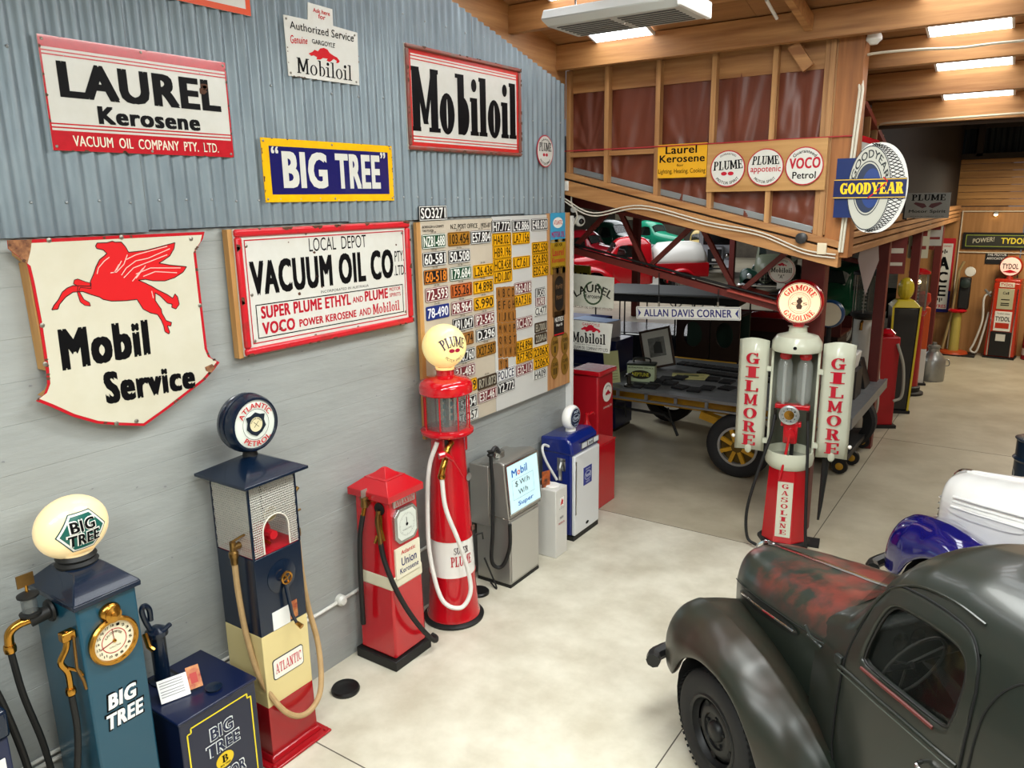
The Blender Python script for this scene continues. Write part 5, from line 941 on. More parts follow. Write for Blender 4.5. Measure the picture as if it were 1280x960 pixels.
MB().box(-.19,-.185,-.06,-.04,2.06,2.13).build('slot',INK,t)
gl=MB().sphere((0,0,2.44),.182,36,24).lathe([(.075,2.24),(.08,2.27)],n=24,cap=False).build('globe',M('f8e498',.3,emit=.38,coat=.4),t,smooth=80)
def onsph(mb,R_,cz,rot=0,yo=.006):
    def f(x,y,z):
        a=x/R_; e=z/R_; r=R_+yo-y; X=r*math.sin(a)*math.cos(e); Y=-r*math.cos(a)*math.cos(e); c_,s_=math.cos(rot),math.sin(rot); return (X*c_-Y*s_,X*s_+Y*c_,cz+r*math.sin(e))
    return mb.mapv(f)
ro=math.radians(-24)
b=MB(); tarc(b,'PLUME',(0,-.13),.15,.085,125,55,0,0,1,gap=.02); onsph(b,.182,2.44,ro).build('lettering',M('3a2440',.4),gl,smooth=0)
b=MB(); tarc(b,'MOTOR SPIRIT',(0,0),.075,.026,215,325,0,.0,bottom=True); onsph(b,.182,2.43,ro).build('lettering',M('4a3040',.4),gl,smooth=0)
for x in (-.025,.025): 
    m=sub_poly(circ((x,-.01),.024,10,.016),4); onsph(m,.182,2.44,ro).build('emblem',M('a01838',.4),gl)
MB().box(.12,.2,-.06,.06,1.5,1.68).build('side_box',PRED,t,bevel=.01); MB().lathe([(.03,0),(.035,.004),(0,.006)],(.06,-.165,1.32),20,'y').build('round_badge',M('a8a8a8',.3,.8),t); MB().box(.06,.1,-.185,-.17,.83,.87).build('small_plate',M('5a3a30',.4),t)
MB().tube([(.1,-.19,.78),(.16,-.22,.78),(.17,-.22,.72)],.008,6).build('crank_handle',BBLACK,t)
v=MB().tube(bez([(-.1,-.12,1.66),(-.18,-.14,1.62),(-.2,-.14,1.56),(-.25,-.15,1.5),(-.265,-.14,1.43)],5),.026,12).build('brass_nozzle',BRASS,t); MB().tube(bez([(-.29,-.14,1.60),(-.24,-.17,1.60),(-.17,-.2,1.53),(-.09,-.23,1.38)],5),[.03]*5+[.02]*5+[.01]*6,10).build('red_lever',PRED,v); MB().lathe([(.03,0),(.034,.02),(.028,.04)],(-.265,-.14,1.4),12).build('ferrule',BRASS,v); MB().tube([(-.14,-.1,1.69),(-.14,-.1,1.6)],.016,8).build('drain_pipe',BBLACK,v)
WH=M('dedcd6',.4)
hose(t,[(-.265,-.14,1.42),(-.265,-.17,1.15),(-.2,-.24,.85),(-.13,-.28,.55),(-.14,-.3,.36),(-.22,-.25,.25),(-.30,-.12,.33),(-.31,-.02,.7),(-.26,.03,1.1),(-.215,.03,1.45),(-.16,-.02,1.66)],.019,WH)
# ---- 6 stainless Mobil pump ----
t=pump('petrol_pump','low stainless steel pump with a lit Mobil Super price screen','petrol pump',.28,5.78)
SS=M('a8a6a0',.32,.7,noise=.2,nscale=3,stretch=(1,1,.2)); SS2=M('c4c2bc',.35,.6)
MB().box(-.25,.25,-.2,.19,0,.03).build('plinth',BBLACK,t)
MB().box(-.25,.25,-.2,.19,.03,.70).build('lower_cabinet',SS,t,bevel=.01); MB().box(-.235,.235,-.21,-.2,.06,.67).build('door_panel',SS2,t,bevel=.004)
b=MB(); prof=[(-.215,.71),(.2,.71),(.2,1.19),(-.10,1.26),(-.165,1.24)]
b.add([(x,y,z) for x in (-.28,.28) for y,z in prof],[(0,1,2,3,4),(9,8,7,6,5)]+[(i,5+i,5+(i+1)%5,(i+1)%5) for i in range(5)]); b.build('head_housing',SS,t,bevel=.012)
MB().box(-.30,.30,.0,.22,.60,1.20).build('back_cabinet',SS,t,bevel=.008)
# tilted screen
sl_=lambda z:-.215+(z-.71)*(.05/.53)-.006
b=MB(); b.add([(-.26,sl_(.76),.76),(.26,sl_(.76),.76),(.26,sl_(1.215),1.215),(-.26,sl_(1.215),1.215)],[(0,1,2,3)]); b.build('screen',M('b9dce0',.2,emit=.55,coat=.5),t,smooth=0)
def tl(z,yo=.003): return sl_(z)-yo
def scr(s_,x0,x1,z0,z1,mat,par=t,bold=.03):
    m=MB(); tbox(m,s_,x0,x1,z0,z1,0,bold); m.mapv(lambda x,y,z:(x,tl(z)+y,z)); return m.build('lettering',mat,par,smooth=0)
BLU=M('1c5aa8',.4,emit=.2)
scr('M',-.185,-.10,1.09,1.16,BLU); scr('o',-.09,-.045,1.09,1.135,M('d8402a',.4,emit=.2)); scr('bil',-.035,.075,1.09,1.165,BLU); scr('Super',-.12,.14,.785,.84,BLU)
scr('$ W/h',-.14,.1,.98,1.04,INK,bold=.0); scr('W/h',-.1,.06,.90,.95,INK,bold=0); b=MB(); m=MB(); [stroke(m,[(-.19,z),(.17,z)],.003,0) for z in (.87,1.06)]; [stroke(m,[(x,.87),(x,1.06)],.003,0) for x in (-.19,.17)]; m.mapv(lambda x,y,z:(x,tl(z),z)); m.build('screen_box',M('7c9aa0',.4),t,smooth=0)
for a,c in (((-.27,.745),(.27,.76)),((-.27,1.215),(.27,1.235))): MB().box(a[0],c[0],sl_(a[1])-.008,sl_(a[1])+.01,a[1],c[1]).build('screen_trim',CHROME,t)
for x in (-.272,.258): 
    b=MB(); b.add([(x,sl_(.745)-.008,.745),(x+.014,sl_(.745)-.008,.745),(x+.014,sl_(1.235)-.008,1.235),(x,sl_(1.235)-.008,1.235),(x,sl_(.745)+.01,.745),(x+.014,sl_(.745)+.01,.745),(x+.014,sl_(1.235)+.01,1.235),(x,sl_(1.235)+.01,1.235)],[(0,1,2,3),(7,6,5,4),(0,4,5,1),(1,5,6,2),(2,6,7,3),(3,7,4,0)]); b.build('screen_trim',CHROME,t)
MB().lathe([(.07,0),(.07,.05),(.06,.055),(0,.055)],(-.12,.02,1.25),24).build('turret',M('a8a6a0',.25,.9),t)
MB().tube(bez([(-.26,-.02,1.33),(-.2,-.02,1.36),(-.15,-.02,1.30)],4),.022,8).build('nozzle',M('2a2a2a',.4),t); MB().lathe([(.03,0),(.035,.015),(.02,.03),(.035,.05),(0,.055)],(-.28,-.02,1.3),12).build('swivel_cap',BBLACK,t)
hose(t,[(-.28,-.02,1.31),(-.29,-.04,1.0),(-.33,-.06,.6),(-.34,-.05,.28),(-.28,-.12,.22),(-.26,-.2,.42),(-.262,-.21,.66)],.018)
MB().tube([(-.258,-.14,.7),(-.262,-.15,1.2)],.014,6).build('hose_guide',CHROME,t); MB().tube(bez([(-.3,.0,.03),(-.34,-.1,.02),(-.35,.03,.3)],4),.008,6).build('earth_wire',BBLACK,t)
f=tag(MB().lathe([(.10,0),(.10,.02),(.09,.03),(0,.03)],n=28).build('floor_cap',M('0c0c0d',.4)),'round black cap on the floor between the tall red pump and the steel pump','cap'); f.location=(.27,5.30,0)
# ---- 7 white box ----
t=pump('oil_dispenser','small white oil box with a red flying horse badge between two pumps','dispenser',.42,6.41)
MB().box(-.115,.115,-.1,.13,0,.735).build('body',M('d0cec8',.35),t,bevel=.008); MB().lathe([(.075,0),(.08,.012),(.07,.02),(.04,.022),(0,.02)],(0,.01,.735),24).build('lid',M('e9e7e2',.3),t)
MB().box(-.045,.05,-.103,-.1,.52,.64).build('badge',M('f2f0ea',.3),t); b=MB(); b.flat([(-.03,.56),(-.01,.6),(0,.625),(.02,.6),(.035,.61),(.02,.57),(.035,.555),(0,.565),(-.02,.55)],-.1045); b.build('emblem',RED,t,smooth=0)
b=MB(); [stroke(b,l,.0025,-.1042) for l in ([(-.045,.52),(.05,.52),(.05,.64),(-.045,.64),(-.045,.52)],)]; tbox(b,'Mobiloil',-.03,.035,.528,.543,-.1042); b.build('badge_print',INK,t,smooth=0)
let(t,M('6a6a70',.5),('20/30',[(-.035,.43),(.035,.43),(.035,.405),(-.035,.405)]),y=-.1015); let(t,RINK,('MOTOR OIL',[(-.06,.37),(.06,.37),(.06,.35),(-.06,.35)]),y=-.1015)
p=thing('leaflet_rack','small colour leaflet standing behind the white box','leaflet',(.30,6.38,.735),90); MB().box(-.05,.05,-.02,-.01,0,.17).build('leaflet',M('c8642a',.4,noise=1,nscale=18,h2='402018'),p); p.location=(.36,6.35,.74); p.rotation_euler=(0,0,math.radians(70))
# ---- 8 blue and white pump ----
t=pump('petrol_pump','blue and white cabinet pump with a blue SALES Ford globe','petrol pump',.27,7.03)
BL=M('10226e',.22,coat=.5)
MB().box(-.28,.28,-.2,.2,0,.05).build('plinth',BBLACK,t); MB().box(-.28,.28,-.17,.2,.05,.98).build('body',BL,t,bevel=.02); MB().box(-.275,.275,-.212,-.17,.06,.96).build('front_door',M('d6d8d9',.25,coat=.4),t,bevel=.012)
b=MB(); prof=[(-.2,.96),(.21,.96),(.21,1.13),(-.1,1.155),(-.17,1.1)]
b.add([(x,y,z) for x in (-.29,.29) for y,z in prof],[(0,1,2,3,4),(9,8,7,6,5)]+[(i,5+i,5+(i+1)%5,(i+1)%5) for i in range(5)]); b.build('top_hood',BL,t,bevel=.025)
MB().box(-.13,.26,-.207,-.18,1.0,1.07).build('meter_window_frame',CHROME,t); 
for x in (-.11,.02,.15): MB().box(x,x+.1,-.21,-.2,1.01,1.06).build('meter_digit_pane',M('cfd4d6',.2),t)
let(t,INK,('00.00',[(.03,1.05),(.11,1.05),(.11,1.02),(.03,1.02)]),y=-.2115)
MB().box(-.09,.09,-.216,-.212,.58,.78).build('badge',M('1c2c84',.3),t); b=MB(); b.ring(circ((0,.68),.075,24,.05),circ((0,.68),.07,24,.045),-.2168); tbox(b,'Ford',-.05,.05,.66,.705,-.2168,.02); tbox(b,'GENUINE',-.05,.05,.745,.762,-.2168); tbox(b,'PARTS',-.04,.04,.6,.617,-.2168); b.build('badge_print',M('dfe4ee',.3),t,smooth=0)
MB().flat(circ((0,.13),.035,20,.018),-.2135).build('small_oval_badge',INK,t,smooth=0); MB().box(-.265,-.25,-.22,-.212,.3,.9).build('door_trim',CHROME,t)
MB().box(-.285,-.278,-.1,.0,.78,.92).build('nozzle_recess',CHROME,t); MB().tube(bez([(-.3,-.06,.88),(-.33,-.06,.82),(-.34,-.07,.74),(-.36,-.08,.7)],4),.02,8).build('nozzle',M('9a9a98',.3,.9),t); hose(t,[(-.27,.1,1.02),(-.36,.12,1.06),(-.42,.1,1.02),(-.42,.05,.9),(-.36,-.04,.7)],.014,M('d8d8d4',.4))
MB().lathe([(.06,0),(.055,.03)],(0,0,1.14),20).build('globe_base',WHITE,t)
gl=MB().lathe([(0,-.06),(.1,-.055),(.125,-.035),(.135,0),(.13,.035),(.115,.055),(.1,.06)],(0,0,1.30),36,'y',cap=False).build('globe',M('e8e8e4',.25,coat=.5,emit=.1),t,smooth=80); MB().lathe([(.108,0),(.06,.008),(0,.01)],(0,-.058,1.30),32,'y').build('globe_lens',M('14284c',.2,coat=.5),gl)
b=MB(); tbox(b,'SALES',-.045,.045,1.355,1.38,-.0695,.02); b.ring(circ((0,1.3),.078,24,.04),circ((0,1.3),.074,24,.036),-.0695); tbox(b,'Ford',-.05,.05,1.28,1.32,-.0705,.02); tbox(b,'SERVICE',-.04,.04,1.22,1.235,-.0695); b.build('lettering',M('d5dfe8',.3),gl,smooth=0)
# ---- 9 red cabinet with hand pump and red bin behind ----
t=pump('oil_cabinet','red oil cabinet with a red hand pump on top at the end of the wall','cabinet',.08,7.86)
MB().box(-.24,.24,-.2,.2,0,.77).build('body',PRED,t,bevel=.008); MB().box(-.245,.245,-.205,.205,.77,.79).build('lid',PRED,t,bevel=.004)
b=MB().lathe([(.05,0),(.05,.015),(.042,.02),(.042,.2),(.055,.205),(.055,.215),(.025,.26),(.02,.33),(.028,.335),(.028,.36),(0,.365)],(-.12,0,.79),18).build('hand_pump',PRED,t); MB().tube([(-.12,0,1.12),(-.02,-.03,1.14),(.0,-.03,1.11)],.012,8).build('pump_handle',PRED,b); MB().tube([(-.16,0,.98),(-.2,0,.98),(-.2,0,.93)],.016,8).build('spout',PRED,b)
t=pump('bin_cabinet','red cabinet with a round white gargoyle badge behind the wall end','cabinet',-.16,8.33)
MB().frus((-.22,.22,-.2,.2,0),(-.2,.2,-.18,.18,1.5)).build('body',M('a81420',.3),t,bevel=.02); MB().box(-.23,.23,-.22,.2,1.5,1.56).build('lid',PRED,t,bevel=.015)
m=MB().lathe([(.12,0),(0,.003)],(0.03,-.19,1.26),28,'y').build('badge',WHITE,t); garg(m,-.04,.11,1.22,1.29,-.196,RINK); b=MB(); tarc(b,'GARGOYLE',(.03,1.26),.075,.018,140,40,-.196); b.build('lettering',INK,m,smooth=0); let(t,M('e6c8c0',.4),('Lubricating Oils',[(-.08,1.1),(.14,1.1),(.14,1.06),(-.08,1.06)]),y=-.196)

# =============== VINTAGE PICKUP TRUCKS ===============
def interp(tab,x):
    if x<=tab[0][0]: return tab[0][1]
    for (a,b),(c,d) in zip(tab,tab[1:]):
        if x<=c:
            t=(x-a)/(c-a); t=t*t*(3-2*t)*.35+t*.65; return b+(d-b)*t
    return tab[-1][1]
def frange(a,b,n): return [a+(b-a)*i/n for i in range(n+1)]
HW=[(-.74,.02),(-.72,.12),(-.68,.19),(-.6,.26),(-.45,.325),(-.2,.385),(0,.42),(.25,.46),(.5,.485)]
HZ=[(-.74,1.0),(-.72,1.10),(-.69,1.17),(-.64,1.215),(-.5,1.25),(-.2,1.30),(0,1.335),(.25,1.375),(.5,1.42)]
HP_=[(0,0),(.3,-.004),(.52,-.018),(.7,-.045),(.83,-.085),(.92,-.135),(.97,-.185),(.975,-.20),(1,-.215),(1.01,-.30),(1.0,-.42),(.96,-.62)]
FZ=[(-.66,.70),(-.65,.80),(-.62,.90),(-.55,.965),(-.42,1.0),(-.2,1.02),(0,1.0),(.2,.955),(.35,.89),(.5,.80),(.65,.66),(.8,.50),(.95,.42)]
FO=[(-.66,.74),(-.63,.80),(-.55,.845),(-.4,.885),(0,.90),(.35,.885),(.55,.83),(.7,.75),(.95,.66)]
FC=[(-.66,.60),(-.5,.645),(0,.665),(.4,.64),(.6,.60),(.95,.56)]
FI=[(-.66,.66),(-.63,.80),(-.58,.88),(-.4,.92),(-.1,.90),(.2,.84),(.45,.72),(.7,.55),(.95,.42)]
CZ=[(.42,1.36),(.5,1.41),(.60,1.45),(.66,1.54),(.72,1.65),(.78,1.76),(.86,1.845),(1.0,1.91),(1.25,1.95),(1.55,1.95),(1.8,1.90),(1.95,1.78),(2.02,1.6),(2.05,1.3)]
CB=[(.42,.475),(.63,.51),(1.0,.55),(1.4,.585),(1.8,.6),(1.95,.57),(2.02,.5),(2.05,.42)]
CP=[(0,1.0),(.12,.985),(.3,.955),(.5,.915),(.66,.87),(.79,.80),(.885,.68),(.95,.5),(.985,.28),(1.0,0)]
CL=[(.35,1.02),(.6,1.05),(.9,1.045),(1.1,1.015),(1.18,1.0)]
def cabV(u,z):
    B=interp(CB,u)
    if z<=1.18: return B*interp(CL,z)
    return B*interp(CP,min(1,(z-1.18)/(interp(CZ,u)-1.18)))
WO=[(.775,1.275),(.805,1.42),(.845,1.55),(.885,1.62),(.95,1.655),(1.23,1.665),(1.33,1.645),(1.375,1.58),(1.375,1.42),(1.35,1.29),(1.33,1.265),(.81,1.262)]
DO=[(.665,.40),(.665,1.2),(.69,1.33),(.74,1.48),(.80,1.65),(.87,1.725),(1.0,1.755),(1.25,1.76),(1.37,1.73),(1.435,1.60),(1.44,1.3),(1.44,.40)]
def raycast(poly,c,a):
    dx,dz=math.cos(a),math.sin(a); best=None
    for i in range(len(poly)):
        (x1,z1),(x2,z2)=poly[i],poly[(i+1)%len(poly)]; ex,ez=x2-x1,z2-z1; det=dx*(-ez)+ex*dz
        if abs(det)<1e-9: continue
        t=((x1-c[0])*(-ez)+ex*(z1-c[1]))/det; s_=(dx*(z1-c[1])-dz*(x1-c[0]))/det
        if t>0 and -1e-6<=s_<=1+1e-6 and (best is None or t<best): best=t
    return (c[0]+dx*best,c[1]+dz*best)
def chaikin(p,n=2):
    for _ in range(n):
        q_=[]
        for i in range(len(p)):
            a,b=p[i],p[(i+1)%len(p)]; q_+=[(a[0]*.75+b[0]*.25,a[1]*.75+b[1]*.25),(a[0]*.25+b[0]*.75,a[1]*.25+b[1]*.75)]
        p=q_
    return p
NR=72; CC=(1.09,1.46); angs=[2*math.pi*i/NR+.01 for i in range(NR)]
WOs=chaikin(WO); WR=[raycast(WOs,CC,a) for a in angs]; DOs=chaikin(DO,1)
cang=sorted(set(angs+[math.atan2(z-CC[1],u-CC[0])%(2*math.pi) for u,z in ((.635,.41),(1.44,.41))]))
def wheel(par,u,v,z,r,side,mt,mrim,w_=.17,spokes=False):
    t_=MB(); pr=[(r*.60,-w_*.42),(r*.68,-w_*.5),(r*.86,-w_*.52),(r*.95,-w_*.44),(r,-w_*.30),(r,w_*.30),(r*.95,w_*.44),(r*.86,w_*.52),(r*.68,w_*.5),(r*.60,w_*.42)]
    t_.lathe([(a,b) for a,b in pr],(u,-v*side,z),40,'y',cap=False); wo=t_.build('tyre',mt,par,smooth=50)
    tr=MB()
    for k in range(60):
        a=2*math.pi*k/60
        for yy in (-w_*.36,w_*.36): tr.add([(u+(r+.003)*math.cos(a+d)*1,-v*side+yy+e,z+(r+.003)*math.sin(a+d)) for d,e in ((-.025,-w_*.09),(.025,-w_*.09),(.025,w_*.09),(-.025,w_*.09))],[(0,1,2,3)])
    tag(tr.build('tread_blocks',mt,wo,smooth=0),kind='stuff')
    s=side; R=r*.6; f=lambda pr_:MB().lathe([(a,b*s) for a,b in pr_],(u,-v*s,z),36,'y',cap=False)
    rim=f([(R+.01,w_*.46),(R,w_*.50),(R*.93,w_*.46),(R*.90,w_*.30),(R*.86,w_*.22)]).build('rim',mrim,par,smooth=50)
    disc=f([(R*.88,w_*.05),(R*.8,w_*.20),(R*.62,w_*.32),(R*.5,w_*.30),(R*.48,w_*.22),(R*.3,w_*.22),(R*.27,w_*.36),(R*.2,w_*.42),(0.001,w_*.44)]).build('wheel_disc',mrim,rim,smooth=50)
    for k in range(5):
        a=2*math.pi*k/5+.3; MB().lathe([(.013,0),(.011,.014*s),(0,.018*s)],(u+R*.39*math.cos(a),-v*s-(w_*.22*s),z+R*.39*math.sin(a)),6,'y').build('lug_nut',mrim,disc)
        a+=.6; MB().lathe([(.026,w_*.265*s),(0.001,w_*.27*s)],(u+R*.72*math.cos(a),-v*s-.004*s,z+R*.72*math.sin(a)),10,'y').build('hand_hole',M('060606',.8),disc)
def pickup(label,ox,oy,rz,body,hood,fend,roof=None,detail=True,rims=None,bed=True,cat='truck',nm='pickup_truck',grp=None,bedmat=None,chrome=CHROME,sc_=1.0,louvre=False):
    t=thing(nm,label,cat,(ox,oy,0),rz,grp); t.scale=(sc_,)*3; roof=roof or body; TY=M('1c1c1d',.75,noise=.3,nscale=12); rims=rims or M('1a1b1c',.45,.3)
    N=20 if detail else 10
    # hood
    rows=[]
    for u in frange(-.74,.5,30 if detail else 12):
        W_,Z=interp(HW,u),interp(HZ,u); half=[(W_*a,Z+b*(1 if u>-.6 else .9)) for a,b in HP_]
        half=[(v,max(z,.55)) for v,z in half]
        rows.append([(u,-v,z) for v,z in half[::-1]]+[(u,v,z) for v,z in half[1:]])
    MB().grid(rows,flip=False).build('hood',hood,t,smooth=80,sub=1 if detail else 0)
    MB().box(-.62,.5,-.24,.24,.45,.82).build('engine_bay',M('0b0c0c',.8),t)
    MB().add([(-.735,-.14,.62),(-.735,.14,.62),(-.72,.12,1.0),(-.72,-.12,1.0)],[(0,1,2,3),(3,2,1,0)]).build('grille_panel',M('141414',.5),t)
    for k in range(7 if detail else 3): 
        z=.66+k*.055*(1 if detail else 2); MB().tube([(-.72,-.15,z-.01),(-.755,0,z),(-.72,.15,z-.01)],.009,6).build('grille_bar',chrome,t)
    if detail:
        MB().tube([(u,0,interp(HZ,u)+.004) for u in frange(-.60,.46,12)],.014,8).build('hood_strip',chrome if not louvre else hood,t)
        MB().tube(bez([(-.735,0,1.06),(-.72,.0,1.13),(-.69,0,1.19),(-.62,0,1.235),(-.56,0,1.25)],4),[.02]*8+[.018]*4+[.012]*5,8).build('hood_ornament',chrome,t)
        for s in (1,-1):
            if louvre:
                for z0 in (-.15,-.19,-.23):
                    MB().tube([(u,-s*(interp(HW,u)*(1.0 if z0<-.2 else .955)+.002),interp(HZ,u)+z0) for u in frange(-.45,.3,10)],.012,8).build('hood_bead',hood,t)
            P=[]; 
            for i in range(40):
                a=2*math.pi*i/40; uu=-.10+.37*math.copysign(abs(math.cos(a))**.6,math.cos(a)); zz=.042*math.sin(a)*(1.0 if abs(math.cos(a))<.95 else .9); P.append((uu,zz))
            m=MB(); rws=[]
            for j in range(4): rws.append([(x:=-.10+(a-(-.10))*j/3, -s*(interp(HW,x)*1.013+.004), interp(HZ,x)-.255+b*j/3) for a,b in P])
            m.grid(rws,closed=True).build('trim_recess',M('181b19',.45) if not louvre else hood,t,smooth=60)
            if not louvre:
                MB().tube([(u,-s*(interp(HW,u)*1.013+.008),interp(HZ,u)-.255) for u in frange(-.43,.23,10)],.008,6).build('side_strip',chrome,t)
                MB().tube([(u,-s*(interp(HW,u)*1.013+.012),interp(HZ,u)-.255) for u in frange(-.12,.02,4)],.006,6).build('red_inlay',M('7c1a22',.4),t)
                MB().tube([(u,-s*(interp(HW,u)*1.01+.0025),interp(HZ,u)-.208) for u in frange(-.6,.48,12)],.0035,6).build('hood_seam',M('0c0d0c',.6),t)
    # front fenders
    for s in (1,-1):
        rows=[]
        for u in frange(-.66,.95,34 if detail else 14):
            zc,vo,vc,zi=interp(FZ,u),interp(FO,u),interp(FC,u),interp(FI,u); vi=interp(HW,max(-.66,min(u,.5)))-.03
            zl=.39+math.sqrt(max(0,.44**2-(u)**2)) if abs(u)<.44 else (.50 if u<0 else .36); zl=min(zl,zc-.08)
            if u>-.44 and u<.44: zl=max(zl,.46 if u<0 else .38)
            pts=[]
            for k in range(7):   # inner valley to crest
                a=k/6; v=vi+(vc-vi)*a; z=zi+(zc-zi)*(math.sin(a*math.pi/2)**1.1); pts.append((v,z))
            if detail: pts[5:6]=[(pts[5][0],pts[5][1]),(pts[5][0]+.018,pts[5][1]+.012)]
            zs=max(zl+.03,zc-.26)
            for k in range(1,7):
                a=k/6*math.pi/2; pts.append((vc+(vo-vc)*math.sin(a),zs+(zc-zs)*math.cos(a)))
            for k in range(1,4): pts.append((vo-.012*k*k/9,zs+(zl-zs)*k/3))
            pts.append((vo-.03,zl-.003)); pts.append((vo-.06,zl+.02))
            rows.append([(u,-s*v,z) for v,z in pts])
        MB().grid(rows,flip=(s>0)).build('front_fender',fend,t,smooth=70,sub=1 if detail else 0)
        # inner arch, headlight
        MB().lathe([(.0,0),(.43,0),(.43,.4*s)],(0,-s*.42,.42),24,'y',cap=False).build('wheel_arch',M('080808',.9),t)
        hl=MB().lathe([(.085,0),(.09,.012),(.075,.02)],(0,0,0),24,'z',cap=False); hl.mapv(lambda x,y,z:(-.65-z*.9+x*.2,-s*.52+y,.79+x)); hl.build('headlight_ring',chrome,t)
        q_=MB().sphere((-.645,-s*.52,.79),.078,14,10,.35,1,1); q_.build('headlight',M('cfd6d8',.1,coat=1),t)
        wheel(t,0,.765,.375,.375,s,TY,rims) if s>0 or detail else None
    MB().tube(bez([(-.63,-.89,.50),(-.72,-.75,.50),(-.80,0,.50),(-.72,.75,.50),(-.63,.89,.50)],5),.05,8).build('bumper',chrome if not detail else M('141515',.4),t)
    # cab
    us=frange(.42,2.05,46 if detail else 18); prof=[(.38,0),(.5,0),(.65,0),(.8,0),(.95,0),(1.08,0),(1.18,0)]
    rows=[]
    for u in us:
        Z=interp(CZ,u); h=[(cabV(u,z),z) for z in (.38,.55,.75,.95,1.08,1.18)]
        for k in range(1,N+1):
            a=k/N; f_=1-(1-a)**1.6 if False else math.sin(a*math.pi/2); z=1.18+(Z-1.18)*f_; h.append((interp(CB,u)*interp(CP,f_),z))
        h[-1]=(0,Z); rows.append([(u,-v,z) for v,z in h]+[(u,v,z) for v,z in h[-2::-1]])
    def inwin(u,z,e=.03): return .775-e<u-(max(0,(z-1.27))*.12) and u<1.375+e and 1.262-e<z<1.655+e
    m=MB(); m.grid(rows); keep=[]
    for f_ in m.f:
        c=[sum(m.v[i][k] for i in f_)/4 for k in range(3)]
        if abs(c[1])>.28 and inwin(c[0],c[2]): continue
        if c[0]>2.0 and abs(c[1])<.34 and 1.35<c[2]<1.62 : continue
        # windscreen
        if .615<c[0]<.775 and 1.45<c[2]<1.72 and abs(c[1])<.40: continue
        keep.append(f_)
    m.f=keep; m.build('cab',body,t,smooth=70,sub=0)
    if detail and False: pass
    MB().add([(.60,-.40,1.46),(.60,.40,1.46),(.775,.37,1.73),(.775,-.37,1.73)],[(0,1,2,3)]).build('windscreen',panes('4a5350',.4),t,smooth=0)
    MB().box(.599,.61,-.008,.008,1.46,1.48).build('screen_bar',body,t)
    for s in (1,-1):
        # door ring patch
        rows=[]; D=[raycast(DOs,CC,a) for a in angs]
        for j in range(11):
            a=j/10; r_=[]
            for (w0,w1),(d0,d1) in zip(WR,D):
                u=w0+(d0-w0)*a; z=w1+(d1-w1)*a; e=.008-(.012 if j==10 else 0)
                if j==0: e=-.0
                r_.append((u,-s*(cabV(u,z)+e),z))
            rows.append(r_)
        # frame return inwards
        rows.insert(0,[(CC[0]+(u-CC[0])*.97,y-(-s)*.035,CC[1]+(z-CC[1])*.97) for u,y,z in rows[0]])
        dm=MB(); dm.grid(rows,closed=True,flip=(s<0)); dr=dm.build('door',body,t,smooth=60)
        MB().tube([(u,-s*(cabV(u,z)+.004),z) for u,z in D],.006,6,closed=True).build('door_gap',M('060707',.8),dr) if detail else None
        MB().tube([(CC[0]+(u-CC[0])*.975,-s*(cabV(u,z)-.012),CC[1]+(z-CC[1])*.975) for u,z in WR],.008,6,closed=True).build('window_rubber',M('0d0d0d',.5),dr)
        g_=MB().add([(CC[0]+(u-CC[0])*.98,-s*(cabV(u,z)-.03),CC[1]+(z-CC[1])*.98) for u,z in WR],[tuple(range(NR))]); g_.build('window_pane',panes('1c211e',.3 if detail else .7),dr,smooth=0)
        if detail:
            MB().tube([(u,-s*(cabV(u,1.165)+.010),1.165) for u in frange(.64,1.43,10)],.011,8).build('belt_moulding',body,dr); MB().tube([(u,-s*(cabV(u,1.135)+.008),1.135) for u in frange(.64,1.43,10)],.004,6).build('belt_line',M('555c55',.35),dr)
            MB().tube([(u,-s*(cabV(u,1.25)+.008),1.245) for u in frange(.80,1.28,8)],.010,8).build('sill_bead',M('5c2a26',.4),dr)
            MB().tube(bez([(1.26,-s*(cabV(1.26,1.08)+.01),1.06),(1.27,-s*(cabV(1.26,1.06)+.05),1.06),(1.33,-s*(cabV(1.3,1.06)+.055),1.05),(1.38,-s*(cabV(1.4,1.06)+.04),1.05)],5),.011,8).build('door_handle',CHROME,dr)
            MB().box(.61,.66,-s*cabV(.63,1.19)-.02,-s*cabV(.63,1.19)+.02,1.165,1.215).build('door_hinge',M('2c302e',.4,.5),dr,bevel=.006)
            MB().box(.61,.66,-s*cabV(.63,.62)-.02,-s*cabV(.63,.62)+.02,.60,.64).build('door_hinge',M('2c302e',.4,.5),dr,bevel=.006)
            MB().tube([(u,-s*(cabV(u,z)+.003),z) for u,z,_ in bez([(1.49,.4,0),(1.48,1.0,0),(1.48,1.35,0),(1.51,1.52,0),(1.60,1.66,0),(1.75,1.72,0),(1.9,1.68,0)],6)],.005,6).build('panel_seam',M('0a0b0b',.7),t)
            pts=[(u,-s*(interp(CB,u)*interp(CP,f)+.006),1.18+(interp(CZ,u)-1.18)*f) for u,f in ((.70,.50),(.76,.66),(.84,.78),(1.0,.82),(1.2,.82),(1.38,.80))]
            MB().tube(bez(pts,4),.007,6).build('drip_rail',body,t)
    if detail:
        b=MB(); b.tube([(.86+.0*k,.25+.2*math.cos(k*math.pi/14),1.22+.2*math.sin(k*math.pi/14)) for k in range(28)],.01,6,closed=True)
        for a in (.5,2.6,4.7): b.tube([(.83,.25,1.22),(.86,.25+.2*math.cos(a),1.22+.2*math.sin(a))],.008,5)
        m=b; m.mapv(lambda x,y,z:(x+(z-1.22)*.35,-y,z)); m.build('steering_wheel',M('3a3a36',.4),t)
        MB().tube([(.55,-.25,1.0),(.86,-.25,1.23)],.018,8).build('steering_column',BBLACK,t)
        MB().box(.62,.72,-.46,.46,1.1,1.38).build('dashboard',M('2a2e2b',.5),t,bevel=.02); 
